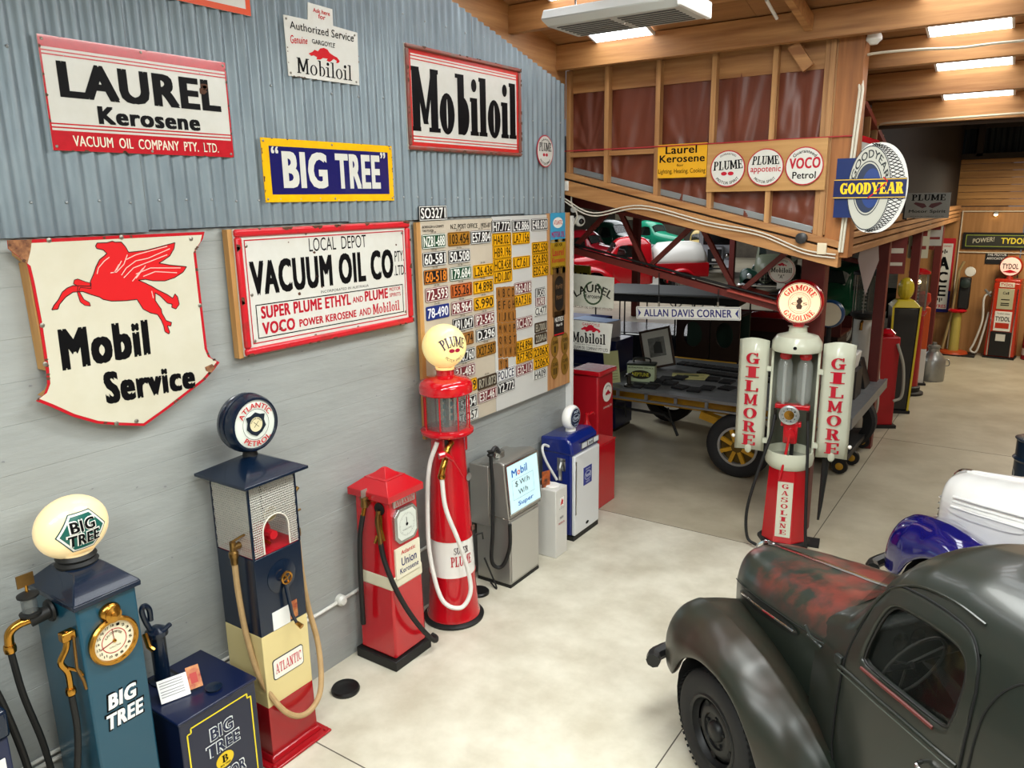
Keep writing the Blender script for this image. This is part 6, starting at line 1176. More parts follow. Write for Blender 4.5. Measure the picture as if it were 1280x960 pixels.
        for y in (-.2,-.08): MB().lathe([(.045,0),(.05,.01),(0,.012)],(.722,y,1.28),16,'x').build('gauge',CHROME,t)
        MB().lathe([(.04,0),(.035,.02)],(.722,.2,1.27),16,'x').build('speaker',M('3a3a38',.4),t)
    MB().box(1.35,1.55,-.48,.48,.75,1.3).build('seat_back',M('26241f',.7),t,bevel=.04); MB().box(1.0,1.45,-.48,.48,.6,.85).build('seat_cushion',M('26241f',.7),t,bevel=.04)
    MB().box(.5,1.95,-.5,.5,.36,.4).build('cab_floor',BBLACK,t)
    if detail:  # wing mirror bracket and latch seen by the bonnet corner
        b=MB().tube(bez([(.50,-.50,1.20),(.47,-.56,1.24),(.44,-.58,1.30)],4),.007,6); b.tube([(.40,-.52,1.205),(.52,-.53,1.195)],.009,6); b.build('bonnet_latch',M('4a4e4c',.35,.7),t)
        for s in (1,-1): MB().box(.55,2.0,-s*.86 if s>0 else .5,-s*.5 if s>0 else .86,.34,.38).build('running_board',M('141615',.5),t,bevel=.01)
    if bed:
        bm=bedmat or body
        b=MB(); 
        for bx in ((2.12,3.9,-.66,-.62,.62,1.05),(2.12,3.9,.62,.66,.62,1.05),(2.12,2.16,-.62,.62,.62,1.05),(3.86,3.9,-.62,.62,.62,1.05),(2.12,3.9,-.62,.62,.58,.62)): MB().box(*bx).build('bed_panel',bm,t,bevel=.008)
        for s in (1,-1):
            rws=[]
            for k in range(15):
                a=math.pi*k/14; rws.append([(2.95-.5*math.cos(a),-s*v,.42+r_*math.sin(a)) for v,r_ in ((.66,.47),(.74,.49),(.84,.46),(.88,.38),(.88,.36))])
            MB().grid(rws,flip=s<0).build('rear_fender',fend,t,smooth=70); wheel(t,2.95,.765,.375,.375,s,TY,rims)
    return t
DG=M('1e241f',.30,coat=.1,noise=.5,nscale=3,h2='28251f',bump=.02,bscale=4); HD=M('232a24',.30,noise=1,nscale=3.4,h2='662f28',thr=(.40,.56),bump=.02,bscale=4,coat=.1)
# the red primer shows only on the upper curve of the hood
_n=HD.node_tree; _ramp=[x for x in _n.nodes if x.type=='VALTORGB'][0]; _tc=[x for x in _n.nodes if x.type=='TEX_COORD'][0]; _p=_n.nodes['Principled BSDF']
_sx=_n.nodes.new('ShaderNodeSeparateXYZ'); _n.links.new(_tc.outputs['Object'],_sx.inputs[0]); _ln=_n.nodes.new('ShaderNodeMath'); _ln.operation='MULTIPLY_ADD'; _ln.inputs[1].default_value=-.16; _n.links.new(_sx.outputs[0],_ln.inputs[0]); _n.links.new(_sx.outputs[2],_ln.inputs[2])
_mr=_n.nodes.new('ShaderNodeMapRange'); _mr.inputs[1].default_value=1.13; _mr.inputs[2].default_value=1.24; _n.links.new(_ln.outputs[0],_mr.inputs[0])
_mx=_n.nodes.new('ShaderNodeMix'); _mx.data_type='RGBA'; _mx.inputs[6].default_value=(*lin('232a24'),1); _n.links.new(_ramp.outputs[0],_mx.inputs[7]); _n.links.new(_mr.outputs[0],_mx.inputs[0]); _n.links.new(_mx.outputs[2],_p.inputs['Base Color'])
FD=M('20261f',.33,noise=.35,nscale=2.5,h2='40281f',bump=.02,bscale=4)
T1=pickup('matt dark green vintage pickup with red primer showing on its hood, in the foreground',3.44,4.79,-36,DG,HD,FD)
T2=pickup('white hooded vintage pickup with glossy navy fenders behind the dark green truck',4.4843,7.0306,-36,M('1a1a60',.15,coat=1),M('e9e9e6',.25,coat=.6),M('14125a',.12,coat=1),louvre=True,sc_=1.03)

# =============== GILMORE TWIN CYLINDER PUMP ===============
t=thing('visible_pump','tall cream and red GILMORE pump with open wing doors and a red globe','petrol pump',(2.345,8.0,0),10)
CR=M('c9ccb8',.28,coat=.3)
def octo(r,z): return [(r*math.cos(math.radians(22.5+45*k)),r*math.sin(math.radians(22.5+45*k)),z) for k in range(8)]
b=MB(); b.grid([octo(.235,.05),octo(.215,.5),octo(.20,.84)],closed=True); b.build('red_column',PRED,t,smooth=20); MB().lathe([(.27,0),(.27,.03),(.25,.05)],n=8).build('base_plate',BBLACK,t)
MB().box(-.075,.075,-.222,-.2,.12,.72).build('name_strip',CR,t)
for k,ch in enumerate('GASOLINE'): b=MB(); tbox(b,ch,-.035,.035,.655-k*.072,.705-k*.072,-.2235,0,1); b.build('lettering',RINK,t,smooth=0)
MB().lathe([(.20,.84),(.235,.88),(.245,.95),(.235,1.02),(.22,1.02),(.215,.92)],n=36,cap=False).build('tray_ring',CR,t); MB().lathe([(.22,.93),(0,.935)],n=30).build('tray_floor',M('9a9c8c',.4),t)
rows=[[( .225*math.sin(math.radians(a)),.225*math.cos(math.radians(a)),z) for a in range(-75,76,15)] for z in (1.0,2.08)]; MB().grid(rows).build('back_shell',M('7f8276',.35),t,solid=.006)
for s in (-1,1): MB().box(s*.222-.012,s*.222+.012,-.03,.03,.98,2.1).build('side_post',CR,t,bevel=.004)
MB().lathe([(.235,2.07),(.245,2.09),(.24,2.16),(.2,2.22),(.1,2.25),(.09,2.26),(.085,2.31),(.1,2.315)],n=36).build('cap',CR,t); MB().lathe([(.018,0),(0,.002)],(0,-.243,2.13),12,'y').build('cap_hole',INK,t); MB().lathe([(.05,2.3),(.06,2.34),(.08,2.36)],n=20).build('globe_neck',PRED,t)
gl=MB().lathe([(0,-.09),(.12,-.088),(.19,-.075),(.22,-.045),(.228,0),(.222,.04),(.205,.07),(.2,.075)],(0,0,2.56),44,'y',cap=False).build('globe_shell',PRED,t,smooth=80)
MB().lathe([(.2,0),(.1,.01),(0,.014)],(0,-.072,2.56),40,'y').build('globe_lens',M('ffe0b8',.2,emit=.55,coat=.5),gl)
b=MB(); tarc(b,'GILMORE',(0,2.56),.125,.055,152,28,-.092,0,1,gap=.08); tarc(b,'GASOLINE',(0,2.56),.125,.055,212,328,-.092,0,1,bottom=True,gap=.08); b.build('lettering',M('e03020',.3,emit=.15),gl,smooth=0)
b=MB(); b.ring(circ((0,2.56),.197,40),circ((0,2.56),.192,40),-.0745); b.ring(circ((0,2.56),.105,40),circ((0,2.56),.102,40),-.0905); b.ring(circ((0,2.56),.088,30),circ((0,2.56),.086,30),-.0915); b.build('lens_rings',INK,gl,smooth=0); b=MB(); b.flat([(-.02,2.5),(.02,2.5),(.03,2.53),(.012,2.55),(.03,2.58),(.015,2.6),(.025,2.62),(0,2.61),(-.02,2.62),(-.012,2.6),(-.03,2.58),(-.012,2.55),(-.03,2.53)],-.0925); tbox(b,'G S',-.075,.075,2.54,2.565,-.0925); b.build('emblem',M('5a4030',.4),gl,smooth=0)
for s in (-1,1):
    x=s*.095; MB().lathe([(.04,1.52),(.072,1.56),(.076,1.6),(.076,1.92),(.06,1.97),(.04,1.99)],(x,-.03,0),20,cap=False).build('glass_cylinder',panes('aeb4b0',.3),t); MB().lathe([(.018,1.5),(.018,1.95)],(x,-.03,0),8).build('inner_tube',M('c8ccc8',.2,.5),t)
    MB().lathe([(.045,0),(.06,.02),(.06,.05),(.04,.08)],(x,-.03,1.98),16).build('cylinder_cap',PRED,t)
b=MB(); b.box(-.17,.17,-.07,.03,1.46,1.51); b.build('red_yoke',PRED,t,bevel=.012); b=MB(); b.box(-.07,.07,-.1,.02,1.1,1.34); b.build('mechanism_body',PRED,t,bevel=.02); MB().lathe([(.05,0),(.05,.05)],(0,-.1,1.22),14,'y').build('mechanism_boss',PRED,t); MB().box(-.1,.1,-.08,.0,1.28,1.33).build('mechanism_flange',PRED,t,bevel=.008); MB().lathe([(.02,.93),(.02,1.1)],(0.02,-.03,0),8).build('drain_tube',BBLACK,t)
m=MB().lathe([(.1,0),(.1,.03),(.085,.035),(.08,.025),(0,.025)],(-.02,-.1,1.415),30,'y').build('meter',M('b4b8b8',.3,.7),t); MB().lathe([(.05,0),(0,.002)],(-.02,-.127,1.415),24,'y').build('meter_centre',BRASS,m); b=MB()
for k in range(10): a=math.radians(36*k); tbox(b,str(k),-.02+.066*math.cos(a)-.007,-.02+.066*math.cos(a)+.007,1.415+.066*math.sin(a)-.008,1.415+.066*math.sin(a)+.008,-.1275,.02)
b.build('numerals',INK,m,smooth=0)
MB().tube([(0,-.14,1.22),(-.03,-.22,.95),(-.06,-.25,.76)],.014,8).build('red_lever',PRED,t)
def wing(s):
    pts=[]; 
    for k in range(9):
        a=k/8; pts.append((s*(.255+.30*a),-.06-.07*math.sin(a*math.pi)*1.0+.02*a))
    n_=len(pts); rows=[[(x,y,z) for x,y in pts] for z in (.98,1.2,1.6,2.0,2.16)]
    top=[(x,y,2.16+.035*math.sin(math.pi*i/8)) for i,(x,y) in enumerate(pts)]; bot=[(x,y,.98-.0+.03*math.sin(math.pi*i/8)) for i,(x,y) in enumerate(pts)]; rows[0]=bot; rows[-1]=top
    w_=MB().grid(rows,flip=s<0).build('wing_door',CR,t,solid=.012,smooth=60)
    for k,ch in enumerate('GILMORE'):
        m=MB(); z=1.98-k*.145; tbox(m,ch,s*.405-.068,s*.405+.068,z-.055,z+.06,0,0,1); m.mapv(lambda x,y,zz:(x,-.145 if False else -.062-.07*math.sin(min(1,max(0,(abs(x)-.255)/.30))*math.pi)+.02*((abs(x)-.255)/.3)-.016,zz)); m.build('lettering',RINK,w_,smooth=0)
    for z in (1.08,1.85): MB().box(min(s*.225,s*.27),max(s*.225,s*.27),-.08,-.04,z,z+.05).build('hinge',CR,w_)
    MB().sphere((s*.57,-.05,1.12),.02,10,8).build('latch',WHITE,w_); MB().sphere((s*.405,-.13,1.02),.035,12,8,1,.4,1.4).build('pressed_dimple',M('b4b8a4',.3),w_)
wing(-1); wing(1)
hose(t,[(-.16,-.1,1.4),(-.18,-.16,1.2),(-.28,-.24,.8),(-.36,-.28,.4),(-.34,-.3,.1),(-.24,-.34,.04)],.016); hose(t,[(.16,-.08,1.36),(.18,-.14,1.1),(.2,-.2,.7),(.22,-.24,.3),(.24,-.26,.03)],.016)
for s in (-1,1): MB().tube([(s*.16,-.06,1.34),(s*.16,-.09,1.46)],.018,8).build('nozzle',M('2a2420',.4,.5),t)
MB().tube([(.36,-.0,.98),(.34,-.05,.45),(.33,-.05,.30)],[.04,.02,.012],8).build('black_prop',BBLACK,t); MB().box(.20,.36,-.1,.1,.0,.03).build('foot_bracket',BBLACK,t)
# =============== FLATBED WITH RUBBER PEDAL PADS ===============
t=thing('flatbed_truck','grey steel flatbed with yellow chassis and yellow spoked wheel','truck',(0,9.55,0))
GS=M('7b7e80',.4,.4,noise=.3,nscale=4); YC=M('c2901c',.45,noise=.4,nscale=5,h2='7c5a14')
n=12
for k in range(n): MB().box(-.85,2.62,.03+k*.2,.03+k*.2+.194,.965,1.0).build('deck_plank',GS,t,bevel=.003)
MB().box(-.87,2.64,-.0,.03,.97,1.01).build('top_rail',GS,t); MB().box(-.87,2.64,.0,.03,.86,.885).build('bottom_rail',GS,t)
for k in range(9): MB().box(-.87+k*.43,-.83+k*.43,.0,.03,.88,.98).build('rail_post',GS,t)
MB().box(2.62,2.66,0,2.45,.88,1.01).build('side_rail',GS,t)
MB().box(-.8,2.5,.35,.45,.74,.88).build('chassis_rail',YC,t); MB().box(-.8,2.5,1.5,1.6,.74,.88).build('chassis_rail',YC,t); MB().beam((.7,.3,.72),(1.4,.3,.55),.12,.1).build('spring',YC,t); MB().box(-1.1,.38,2.6,2.7,.88,.96).build('chassis_rail',YC,t); MB().box(-.1,-.02,1.6,2.6,.86,.93).build('cross_member',YC,t)
MB().tube([(-.8,.2,.68),(.2,.2,.66),(.35,.15,.58),(.45,.1,.42)],.02,8).build('brake_rod',BBLACK,t); MB().tube([(.3,.1,.8),(.36,.1,.6)],.012,6).build('lever',BBLACK,t); MB().tube([(-.3,.0,.8),(-.28,0,.6)],.012,6).build('strap',BBLACK,t)
TYB=M('1b1b1d',.75,noise=.3,nscale=10)
w_=MB().lathe([(.26,-.09),(.3,-.11),(.38,-.11),(.42,-.08),(.425,0),(.42,.08),(.38,.11),(.3,.11),(.26,.09)],(1.3,.12,.425),40,'y',cap=False).build('tyre',TYB,t,smooth=50)
MB().lathe([(.265,.06),(.265,.1),(.235,.1),(.235,.04)],(1.3,.12,.425),36,'y',cap=False).build('rim',M('9a9a98',.4,.6),w_)
MB().lathe([(.24,.02),(.1,.04),(.09,.1),(.05,.13),(0,.135)],(1.3,.12,.425),30,'y',cap=False).build('wheel_disc',M('5a430f',.6),w_)
for k in range(8):
    a=math.radians(22.5+45*k); MB().beam((1.3+.07*math.cos(a),.03,.425+.07*math.sin(a)),(1.3+.235*math.cos(a),.04,.425+.235*math.sin(a)),.05,.045,(0,1,0)).build('spoke',YC,w_)
for (x,y) in ((-.5,1.2),(2.2,1.2)): MB().lathe([(.26,-.09),(.38,-.11),(.42,-.08),(.42,.08),(.38,.11),(.26,.09)],(x,y+.9,.425),30,'y',cap=False).build('tyre',TYB,t)
# rubber pads in rows
pad0=None; R=random.Random(5); spots=[]
for k,(px_,py_) in enumerate([[-0.325, 10.389], [-0.109, 10.215], [-0.061, 10.422], [0.108, 10.169], [0.09, 10.57], [0.326, 10.018], [0.539, 9.981], [0.656, 10.157], [0.536, 10.71], [0.764, 10.668], [0.892, 10.296], [-0.037, 9.859], [-0.231, 9.801]]):
    spots.append((px_,py_))
spots.sort(key=lambda p:p[0]*.83+p[1]*.56)
ORD='leftmost|second|third|fourth|fifth|sixth|seventh|eighth|ninth|tenth|eleventh|twelfth|rightmost'.split('|')
for k,(x,y) in enumerate(spots):
    p=thing('rubber_pad','black ribbed rubber pad, number %d of the loose pads laid out on the grey flatbed'%(k+1),'pad',(x,y,1.002),R.uniform(-12,12),'black ribbed rubber pads spread on the flatbed'); p['label']='black ribbed rubber pad lying on the grey flatbed, %s counting from the left'%ORD[k]
    MB().box(-.09,.09,-.115,.115,0,.02).build('pad',RUBBER,p,bevel=.004)
    for j in range(4): MB().box(-.085,.085,-.108+j*.058,-.077+j*.058,.02,.027).build('rib',RUBBER,p)
for k,(a,c,nm) in enumerate((((-.35,11.55),(1.6,11.35),'back'),((.3,11.1),(1.95,10.95),'second'))):
    t2=thing('pad_strip','long row of interlocked black rubber pads, %s row along the flatbed'%nm,'pad strip',((a[0]+c[0])/2,(a[1]+c[1])/2,1.001),math.degrees(math.atan2(c[1]-a[1],c[0]-a[0])))
    for j in range(13): x=-.95+j*.15; MB().box(x,x+.135,-.1,.1,0,.03).build('pad',RUBBER,t2,bevel=.005)
p=thing('paper_sheet','pale yellow printed sheet lying flat on the grey flatbed','paper',(.18,10.75,1.003),20); MB().box(-.27,.27,-.2,.2,0,.004).build('sheet',M('d6d08a',.6),p); b=MB(); [b.box(-.2,.2,-.15+k*.06,-.135+k*.06,.004,.0045) for k in (0,1,4)]; b.box(-.1,.12,0,.08,.004,.0046); tag(b.build('print',M('6f7a50',.6),p,smooth=0),kind='stuff')
p=thing('paper_sheet','tall pale yellow notice leaning at the left end of the flatbed','paper',(-.62,9.8,1.003),0,rot=(math.radians(-12),math.radians(-12),0)); MB().box(-.12,.12,0,.006,0,.46).build('sheet',M('d2d49a',.6),p); b=MB(); b.box(-.1,.1,-.001,0,.22,.225); [b.box(-.09,.09,-.001,0,.05+k*.04,.056+k*.04) for k in range(4)]; tag(b.build('print',M('7a8456',.6),p,smooth=0),kind='stuff')
p=thing('oil_can','pale green oil can with a yellow and black oval badge on the flatbed','can',(-.33,10.15,1.003),15); MB().box(-.2,.2,-.1,.1,0,.24).build('body',M('b7c4a0',.35),p,bevel=.01); MB().box(-.21,.21,-.11,.11,.24,.27).build('lid',M('2c342c',.4),p,bevel=.02); MB().tube(bez([(-.12,0,.27),(-.1,0,.33),(.1,0,.33),(.12,0,.27)],4),.012,6).build('handle',BBLACK,p); MB().flat(circ((0,.11),.15,24,.065),-.1015).build('badge',M('1c1a10',.4),p,smooth=0); let(p,M('c9c03a',.4),('NEPTUNE',[(-.12,.14),(.12,.14),(.12,.085),(-.12,.085)],.02),y=-.103); let(p,INK,('AUTHORISED SERVICE',[(-.18,.22),(.18,.22),(.18,.2),(-.18,.2)]),y=-.1015)
p=thing('framed_photo','framed photograph of an old truck leaning on the back of the flatbed','picture',(-.45,11.1,1.003),0,rot=(math.radians(-14),math.radians(-14),math.radians(12))); 
for f_ in frame2(-.25,.25,0,.62,.035): MB().prism(f_,-.02,.0).build('frame',M('3a2418',.4),p)
MB().box(-.22,.22,-.008,0,.03,.59).build('mount',M('d4d2c8',.5),p); MB().box(-.13,.13,-.01,-.008,.18,.48).build('photo',M('8a8a84',.5,noise=1,nscale=12,h2='5a5a56'),p); MB().flat([(-.06,.24),(.08,.22),(.07,.40),(.0,.42),(-.05,.36)],-.011).build('photo_motif',M('33332f',.5),p,smooth=0)
p=thing('grease_gun','small dark cast fitting standing on the front of the flatbed','fitting',(-.33,9.72,1.003)); b=MB().lathe([(.07,0),(.07,.03),(.03,.05),(.03,.15),(.05,.16),(.05,.18),(0,.2)],n=14).build('body',M('33302a',.4,.4),p); MB().tube([(-.06,0,.14),(.07,0,.17)],.015,8).build('arm',M('33302a',.4,.4),p)
p=tag(MB().box(2.3,2.52,9.75,9.95,1.001,1.035).build('red_book',M('9a1a24',.5),bevel=.004),'small red book lying at the right end of the flatbed','book')
p=thing('black_box','black tapered box on the right end of the flatbed','box',(2.3,11.4,1.003)); MB().frus((-.2,.2,-.2,.2,0),(-.14,.1,-.15,.15,.38)).build('body',M('121212',.5),p,bevel=.01)
p=thing('hand_trolley','low trolley with small black yellow hubbed wheels under the flatbed end','trolley',(2.3,10.9,0)); MB().box(-.3,.2,-.5,.9,.2,.27).build('deck',BBLACK,p,bevel=.01)
for x,y in ((.1,-.45),(.16,.0),(.14,.85)): q_=MB().lathe([(.06,-.03),(.1,-.03),(.105,0),(.1,.03),(.06,.03)],(x,y,.105),20,'y').build('wheel',BBLACK,p); MB().lathe([(.05,0),(.03,.01),(0,.012)],(x,y-.03,.105),14,'y').build('hub',YC,q_)
# =============== THINGS JUST BEHIND ===============
def cabinet(label,x,y,w_,d,h,mt,nd,rz=0):
    p=thing('tool_cabinet',label,'cabinet',(x,y,0),rz); MB().box(-w_/2,w_/2,-d/2,d/2,.05,h).build('body',mt,p,bevel=.01); MB().box(-w_/2+.02,w_/2-.02,-d/2+.02,d/2-.02,0,.05).build('plinth',BBLACK,p)
    for k in range(nd):
        z0=.1+k*(h-.15)/nd; dr=MB().box(-w_/2+.02,w_/2-.02,-d/2-.012,-d/2,z0,z0+(h-.15)/nd-.02).build('drawer',mt,p,bevel=.004); MB().box(-w_*.3,w_*.3,-d/2-.03,-d/2-.014,z0+.06,z0+.075).build('handle',M('8a8c90',.3,.8),dr)
NB=M('141f4e',.35,coat=.2)
cabinet('tall navy drawer cabinet behind the wreath sign at the wall end',-1.42,10.9,.9,.6,1.45,NB,6); cabinet('navy drawer cabinet further back beside the dark canopy',-2.6,12.4,1.0,.6,1.5,NB,5); cabinet('dark navy cabinet standing on the floor left of the flatbed',-1.7,9.9,.6,.5,1.1,NB,4)
p=thing('striped_carton','blue and white striped carton on the navy drawer cabinet','carton',(-1.45,10.9,1.455),-10); MB().box(-.42,.3,-.2,.2,0,.26).build('body',M('dfe2e8',.5),p,bevel=.004); [MB().box(x,x+.05,-.203,-.2,0,.26).build('blue_stripe',M('2a4c9a',.5),p) for x in (-.05,.06,.17)]; MB().box(-.42,.3,-.2,.2,.26,.264).build('blue_lid',M('7a9fd8',.5),p)
# dark canopied car behind the flatbed
p=thing('canopied_car','black vintage car with a flat grey canvas top behind the flatbed','car',(-1.75,14.3,0),186)
MB().box(-1.6,1.3,-.75,.75,1.78,1.84).build('canvas_top',M('5a5c5e',.6),p,bevel=.03); MB().box(-1.58,1.28,-.74,.74,1.66,1.78).build('top_valance',M('17181a',.6),p); MB().box(-1.5,1.2,-.7,.7,.5,1.05).build('body',M('0e1013',.25,coat=.6),p,bevel=.06); MB().frus((1.2,2.1,-.4,.4,.55),(1.2,2.05,-.33,.33,1.1)).build('hood',M('0e1013',.25,coat=.6),p,bevel=.04)
for x in (-1.5,-.4,.6,1.2):
    for y in (-.68,.68): MB().tube([(x,y,1.0),(x,y,1.7)],.015,6).build('canopy_post',BBLACK,p)
for x in (-.9,-.45,0.0): MB().tube([(x+.13*math.cos(a*math.pi/10),-.72,1.52+.13*math.sin(a*math.pi/10)) for a in range(20)],.012,6,closed=True).build('hoop',M('8a8a88',.4,.6),p)
def spoked(par,x,y,r,mt=BBLACK,hub=None):
    q_=MB().lathe([(r*.78,-.05),(r*.9,-.06),(r,-.03),(r,.03),(r*.9,.06),(r*.78,.05)],(x,y,r),28,'y',cap=False).build('wheel',mt,par); 
    for k in range(8): a=k*math.pi/4; MB().beam((x,y,r),(x+r*.8*math.cos(a),y,r+r*.8*math.sin(a)),.03,.03,(0,1,0)).build('spoke',hub or mt,q_)
for x in (-1.1,1.6):
    for y in (-.72,.72): spoked(p,x,y,.36)
# brown van body with oval windows
p=thing('van_body','dark brown van body with two oval windows behind the flatbed','van body',(-.25,12.75,0),0)
BR=M('2c1c16',.4,noise=.3,nscale=4)
def plate_hole(x0,x1,z0,z1,cx,cz,rx,rz_,y0,y1,mt,par,name='side_panel'):
    n_=32; ang=[2*math.pi*i/n_ for i in range(n_)]; rect=[(x0,z0),(x1,z0),(x1,z1),(x0,z1)]
    O=[raycast(rect,(cx,cz),a+.003) for a in ang]; I=[(cx+rx*math.cos(a),cz+rz_*math.sin(a)) for a in ang]; m=MB(); m.grid([[(x,y1,z) for x,z in I],[(x,y0,z) for x,z in I],[(x,y0,z) for x,z in O],[(x,y1,z) for x,z in O]],closed=True); return m.build(name,mt,par,smooth=30)
plate_hole(-.62,-.02,.6,1.62,-.32,1.28,.17,.22,-.02,.02,BR,p); plate_hole(.0,.5,.6,1.62,.24,1.3,.15,.22,-.02,.02,BR,p); MB().box(-.62,.5,.5,.55,.6,1.62).build('back_panel',M('173024',.5),p); MB().box(-.64,.52,-.03,.55,1.62,1.66).build('roof',BR,p,bevel=.02); MB().box(-.62,.5,-.0,.5,.4,.6).build('floor',BR,p)
# maroon tray with red pedal cars
p=thing('wooden_tray','long maroon timber truck tray beyond the flatbed','tray',(-.15,15.75,0)); p.scale=(1.15,1,.78); MR=M('44140f',.4,noise=.3,nscale=3)
MB().box(-1.05,1.3,-.5,.5,1.28,1.33).build('floor',MR,p); MB().box(-1.05,1.3,-.52,-.48,1.28,1.62).build('side_board',MR,p); MB().box(-1.05,1.3,.48,.52,1.33,1.62).build('side_board',MR,p); MB().beam((-1.05,-.5,1.62),(-.4,-.5,1.86),.03,.12).build('sloping_board',MR,p); MB().box(-1.0,1.25,-.42,.42,.85,1.28).build('underframe',M('1c0e0b',.6),p)
for x in (-.7,.9): MB().lathe([(.2,-.08),(.4,-.1),(.42,0),(.4,.1),(.2,.08)],(x,-.3,.42),24,'y').build('wheel',BBLACK,p)
for k,(x,lab) in enumerate(((.0,'red pedal car with white wheels on the maroon tray, left one'),(.75,'red pedal car on the maroon tray, right one behind the round sign'))):
    c_=thing('pedal_car',lab,'pedal car',(x*1.3-1.1,15.6,1.045),12,'red pedal cars'); R_=M('a01820',.25,coat=.6)
    rws=[[(u,.16*math.cos(a)*w_,.12+h_*max(0,math.sin(a))) for a in [math.pi*i/10 for i in range(11)]] for u,w_,h_ in ((-.38,.5,.08),(-.3,.9,.16),(-.1,1,.19),(0,1.05,.16),(.2,1.05,.17),(.36,.8,.14),(.42,.4,.05))]
    MB().grid(rws).build('body',R_,c_,smooth=80,solid=.01); MB().box(-.36,.36,-.16,.16,.08,.14).build('pan',R_,c_,bevel=.02)
    for x_ in (-.24,.24):
        for y_ in (-.18,.18): q_=MB().lathe([(.05,-.02),(.085,-.02),(.085,.02),(.05,.02)],(x_,y_,.085),16,'y').build('wheel',M('d8d4cc',.5),c_); MB().lathe([(.04,0),(0,.01)],(x_,y_-.02,.085),10,'y').build('hub',R_,q_)
    MB().lathe([(.04,0),(.045,.02),(0,.03)],(-.38,-.1,.22),10,'y').build('headlamp',CHROME,c_)
# =============== DISPLAY ROW ALONG THE OPENING ===============
def glasspump(label,x,y,bodym,h0,h1,r=.17,glob=None,capm=BBLACK,rz=0,hosem=None,cat='petrol pump'):
    p=thing('visible_pump',label,cat,(x,y,0),rz); MB().lathe([(.26,0),(.26,.04),(.2,.06),(.2,.14),(.17,.16)],n=28).build('base',BBLACK,p); MB().lathe([(.155,.14),(.145,h0-.1)],n=28).build('column',bodym,p); MB().lathe([(.15,h0-.1),(r+.02,h0-.05),(r+.02,h0)],n=28).build('collar',capm,p)
    MB().lathe([(r*.8,h0),(r*.8,h1)],n=24,cap=False).build('glass_cylinder',panes('5c625e',.45),p)
    for k in range(6): a=math.radians(30+60*k); MB().tube([(r*math.cos(a),r*math.sin(a),h0),(r*math.cos(a),r*math.sin(a),h1)],.009,6).build('guard_rod',M('8a8a84',.4,.6),p)
    for k in range(9): MB().box(-.03,.03,-r*.75,-r*.72,h0+.04+k*(h1-h0-.08)/9,h0+.065+k*(h1-h0-.08)/9).build('gallon_marker',M('c8c8c0',.5),p)
    MB().lathe([(r+.02,h1),(r+.02,h1+.04),(r*.5,h1+.09),(0,h1+.1)],n=28).build('cap',capm,p); MB().tube([(0,-.16,h0-.12),(0,-.22,h0-.14),(0,-.23,h0-.24)],.022,8).build('outlet',BRASS,p)
    if hosem: hose(p,[(.16,-.1,h0-.15),(.24,-.12,h0-.5),(.3,-.1,.55),(.24,-.08,.42),(.17,-.06,.7)],.022,hosem)
    return p
glasspump('white column pump with a tall caged glass cylinder beyond the steel column',2.22,12.36,M('d8d8d0',.3,coat=.3),1.90,2.45,.18,hosem=M('b9b6a8',.5))
p=glasspump('red column pump with a lit glass cylinder beside the yellow trimmed pump',2.52,15.6,M('9c1a1c',.3),1.55,2.2,.16,capm=PRED); MB().sphere((0,0,2.05),.035,10,8).build('bulb',M('ffe2a0',.4,emit=12),p)
p=thing('petrol_pump','black pump with yellow edges and a ribbed yellow globe in the dark row','petrol pump',(2.5,14.2,0),20); YE=M('c9b22a',.35,coat=.3)
MB().frus((-.16,.16,-.18,.18,.05),(-.2,.2,-.2,.2,1.78)).build('body',M('101216',.3,coat=.4),p,bevel=.02); MB().box(-.2,.2,-.22,.22,0,.05).build('base',BBLACK,p)
for x in (-1,1): MB().beam((x*.165,-.185,.05),(x*.205,-.205,1.8),.03,.03,(0,1,0)).build('edge_trim',YE,p)
MB().frus((-.22,.22,-.22,.22,1.78),(-.12,.12,-.12,.12,1.9)).build('shoulder',YE,p,bevel=.02); q_=MB()
for k in range(7): a=math.radians(180*k/7); q_.sphere((.0,0,2.07),.17,6,10,.25,1,1.0) if k==0 else None
MB().sphere((0,0,2.07),.16,14,12,.8,.8,1.15).build('globe',YE,p,smooth=0); hose(p,[(-.2,-.1,1.3),(-.3,-.14,1.0),(-.28,-.12,.5),(-.2,-.12,.4)],.014,M('8f8c80',.4))
p=thing('petrol_pump','narrow red pump with a grey hose between the columns','petrol pump',(2.45,13.1,0),30); MB().box(-.15,.15,-.14,.14,.04,1.45).build('body',M('a0161e',.3),p,bevel=.02); MB().box(-.19,.19,-.18,.18,0,.05).build('base',BBLACK,p); hose(p,[(.1,-.15,1.35),(.2,-.2,1.0),(.22,-.2,.55),(.1,-.2,.45)],.022,M('9a978a',.5)); MB().lathe([(.1,1.45),(.12,1.5),(.05,1.56)],n=16).build('cap',PRED,p)
p=thing('petrol_pump','orange and white pump just before the milk can','petrol pump',(2.5,16.5,0),20); MB().box(-.14,.14,-.14,.14,.7,1.5).build('upper_body',M('c8501c',.4),p,bevel=.015); MB().box(-.14,.14,-.14,.14,.04,.7).build('lower_body',M('d4d2ca',.4),p,bevel=.01); MB().box(-.18,.18,-.18,.18,0,.04).build('base',BBLACK,p); MB().lathe([(.1,1.5),(.16,1.6),(.14,1.75),(0,1.8)],n=18).build('globe',M('a02a20',.3),p)
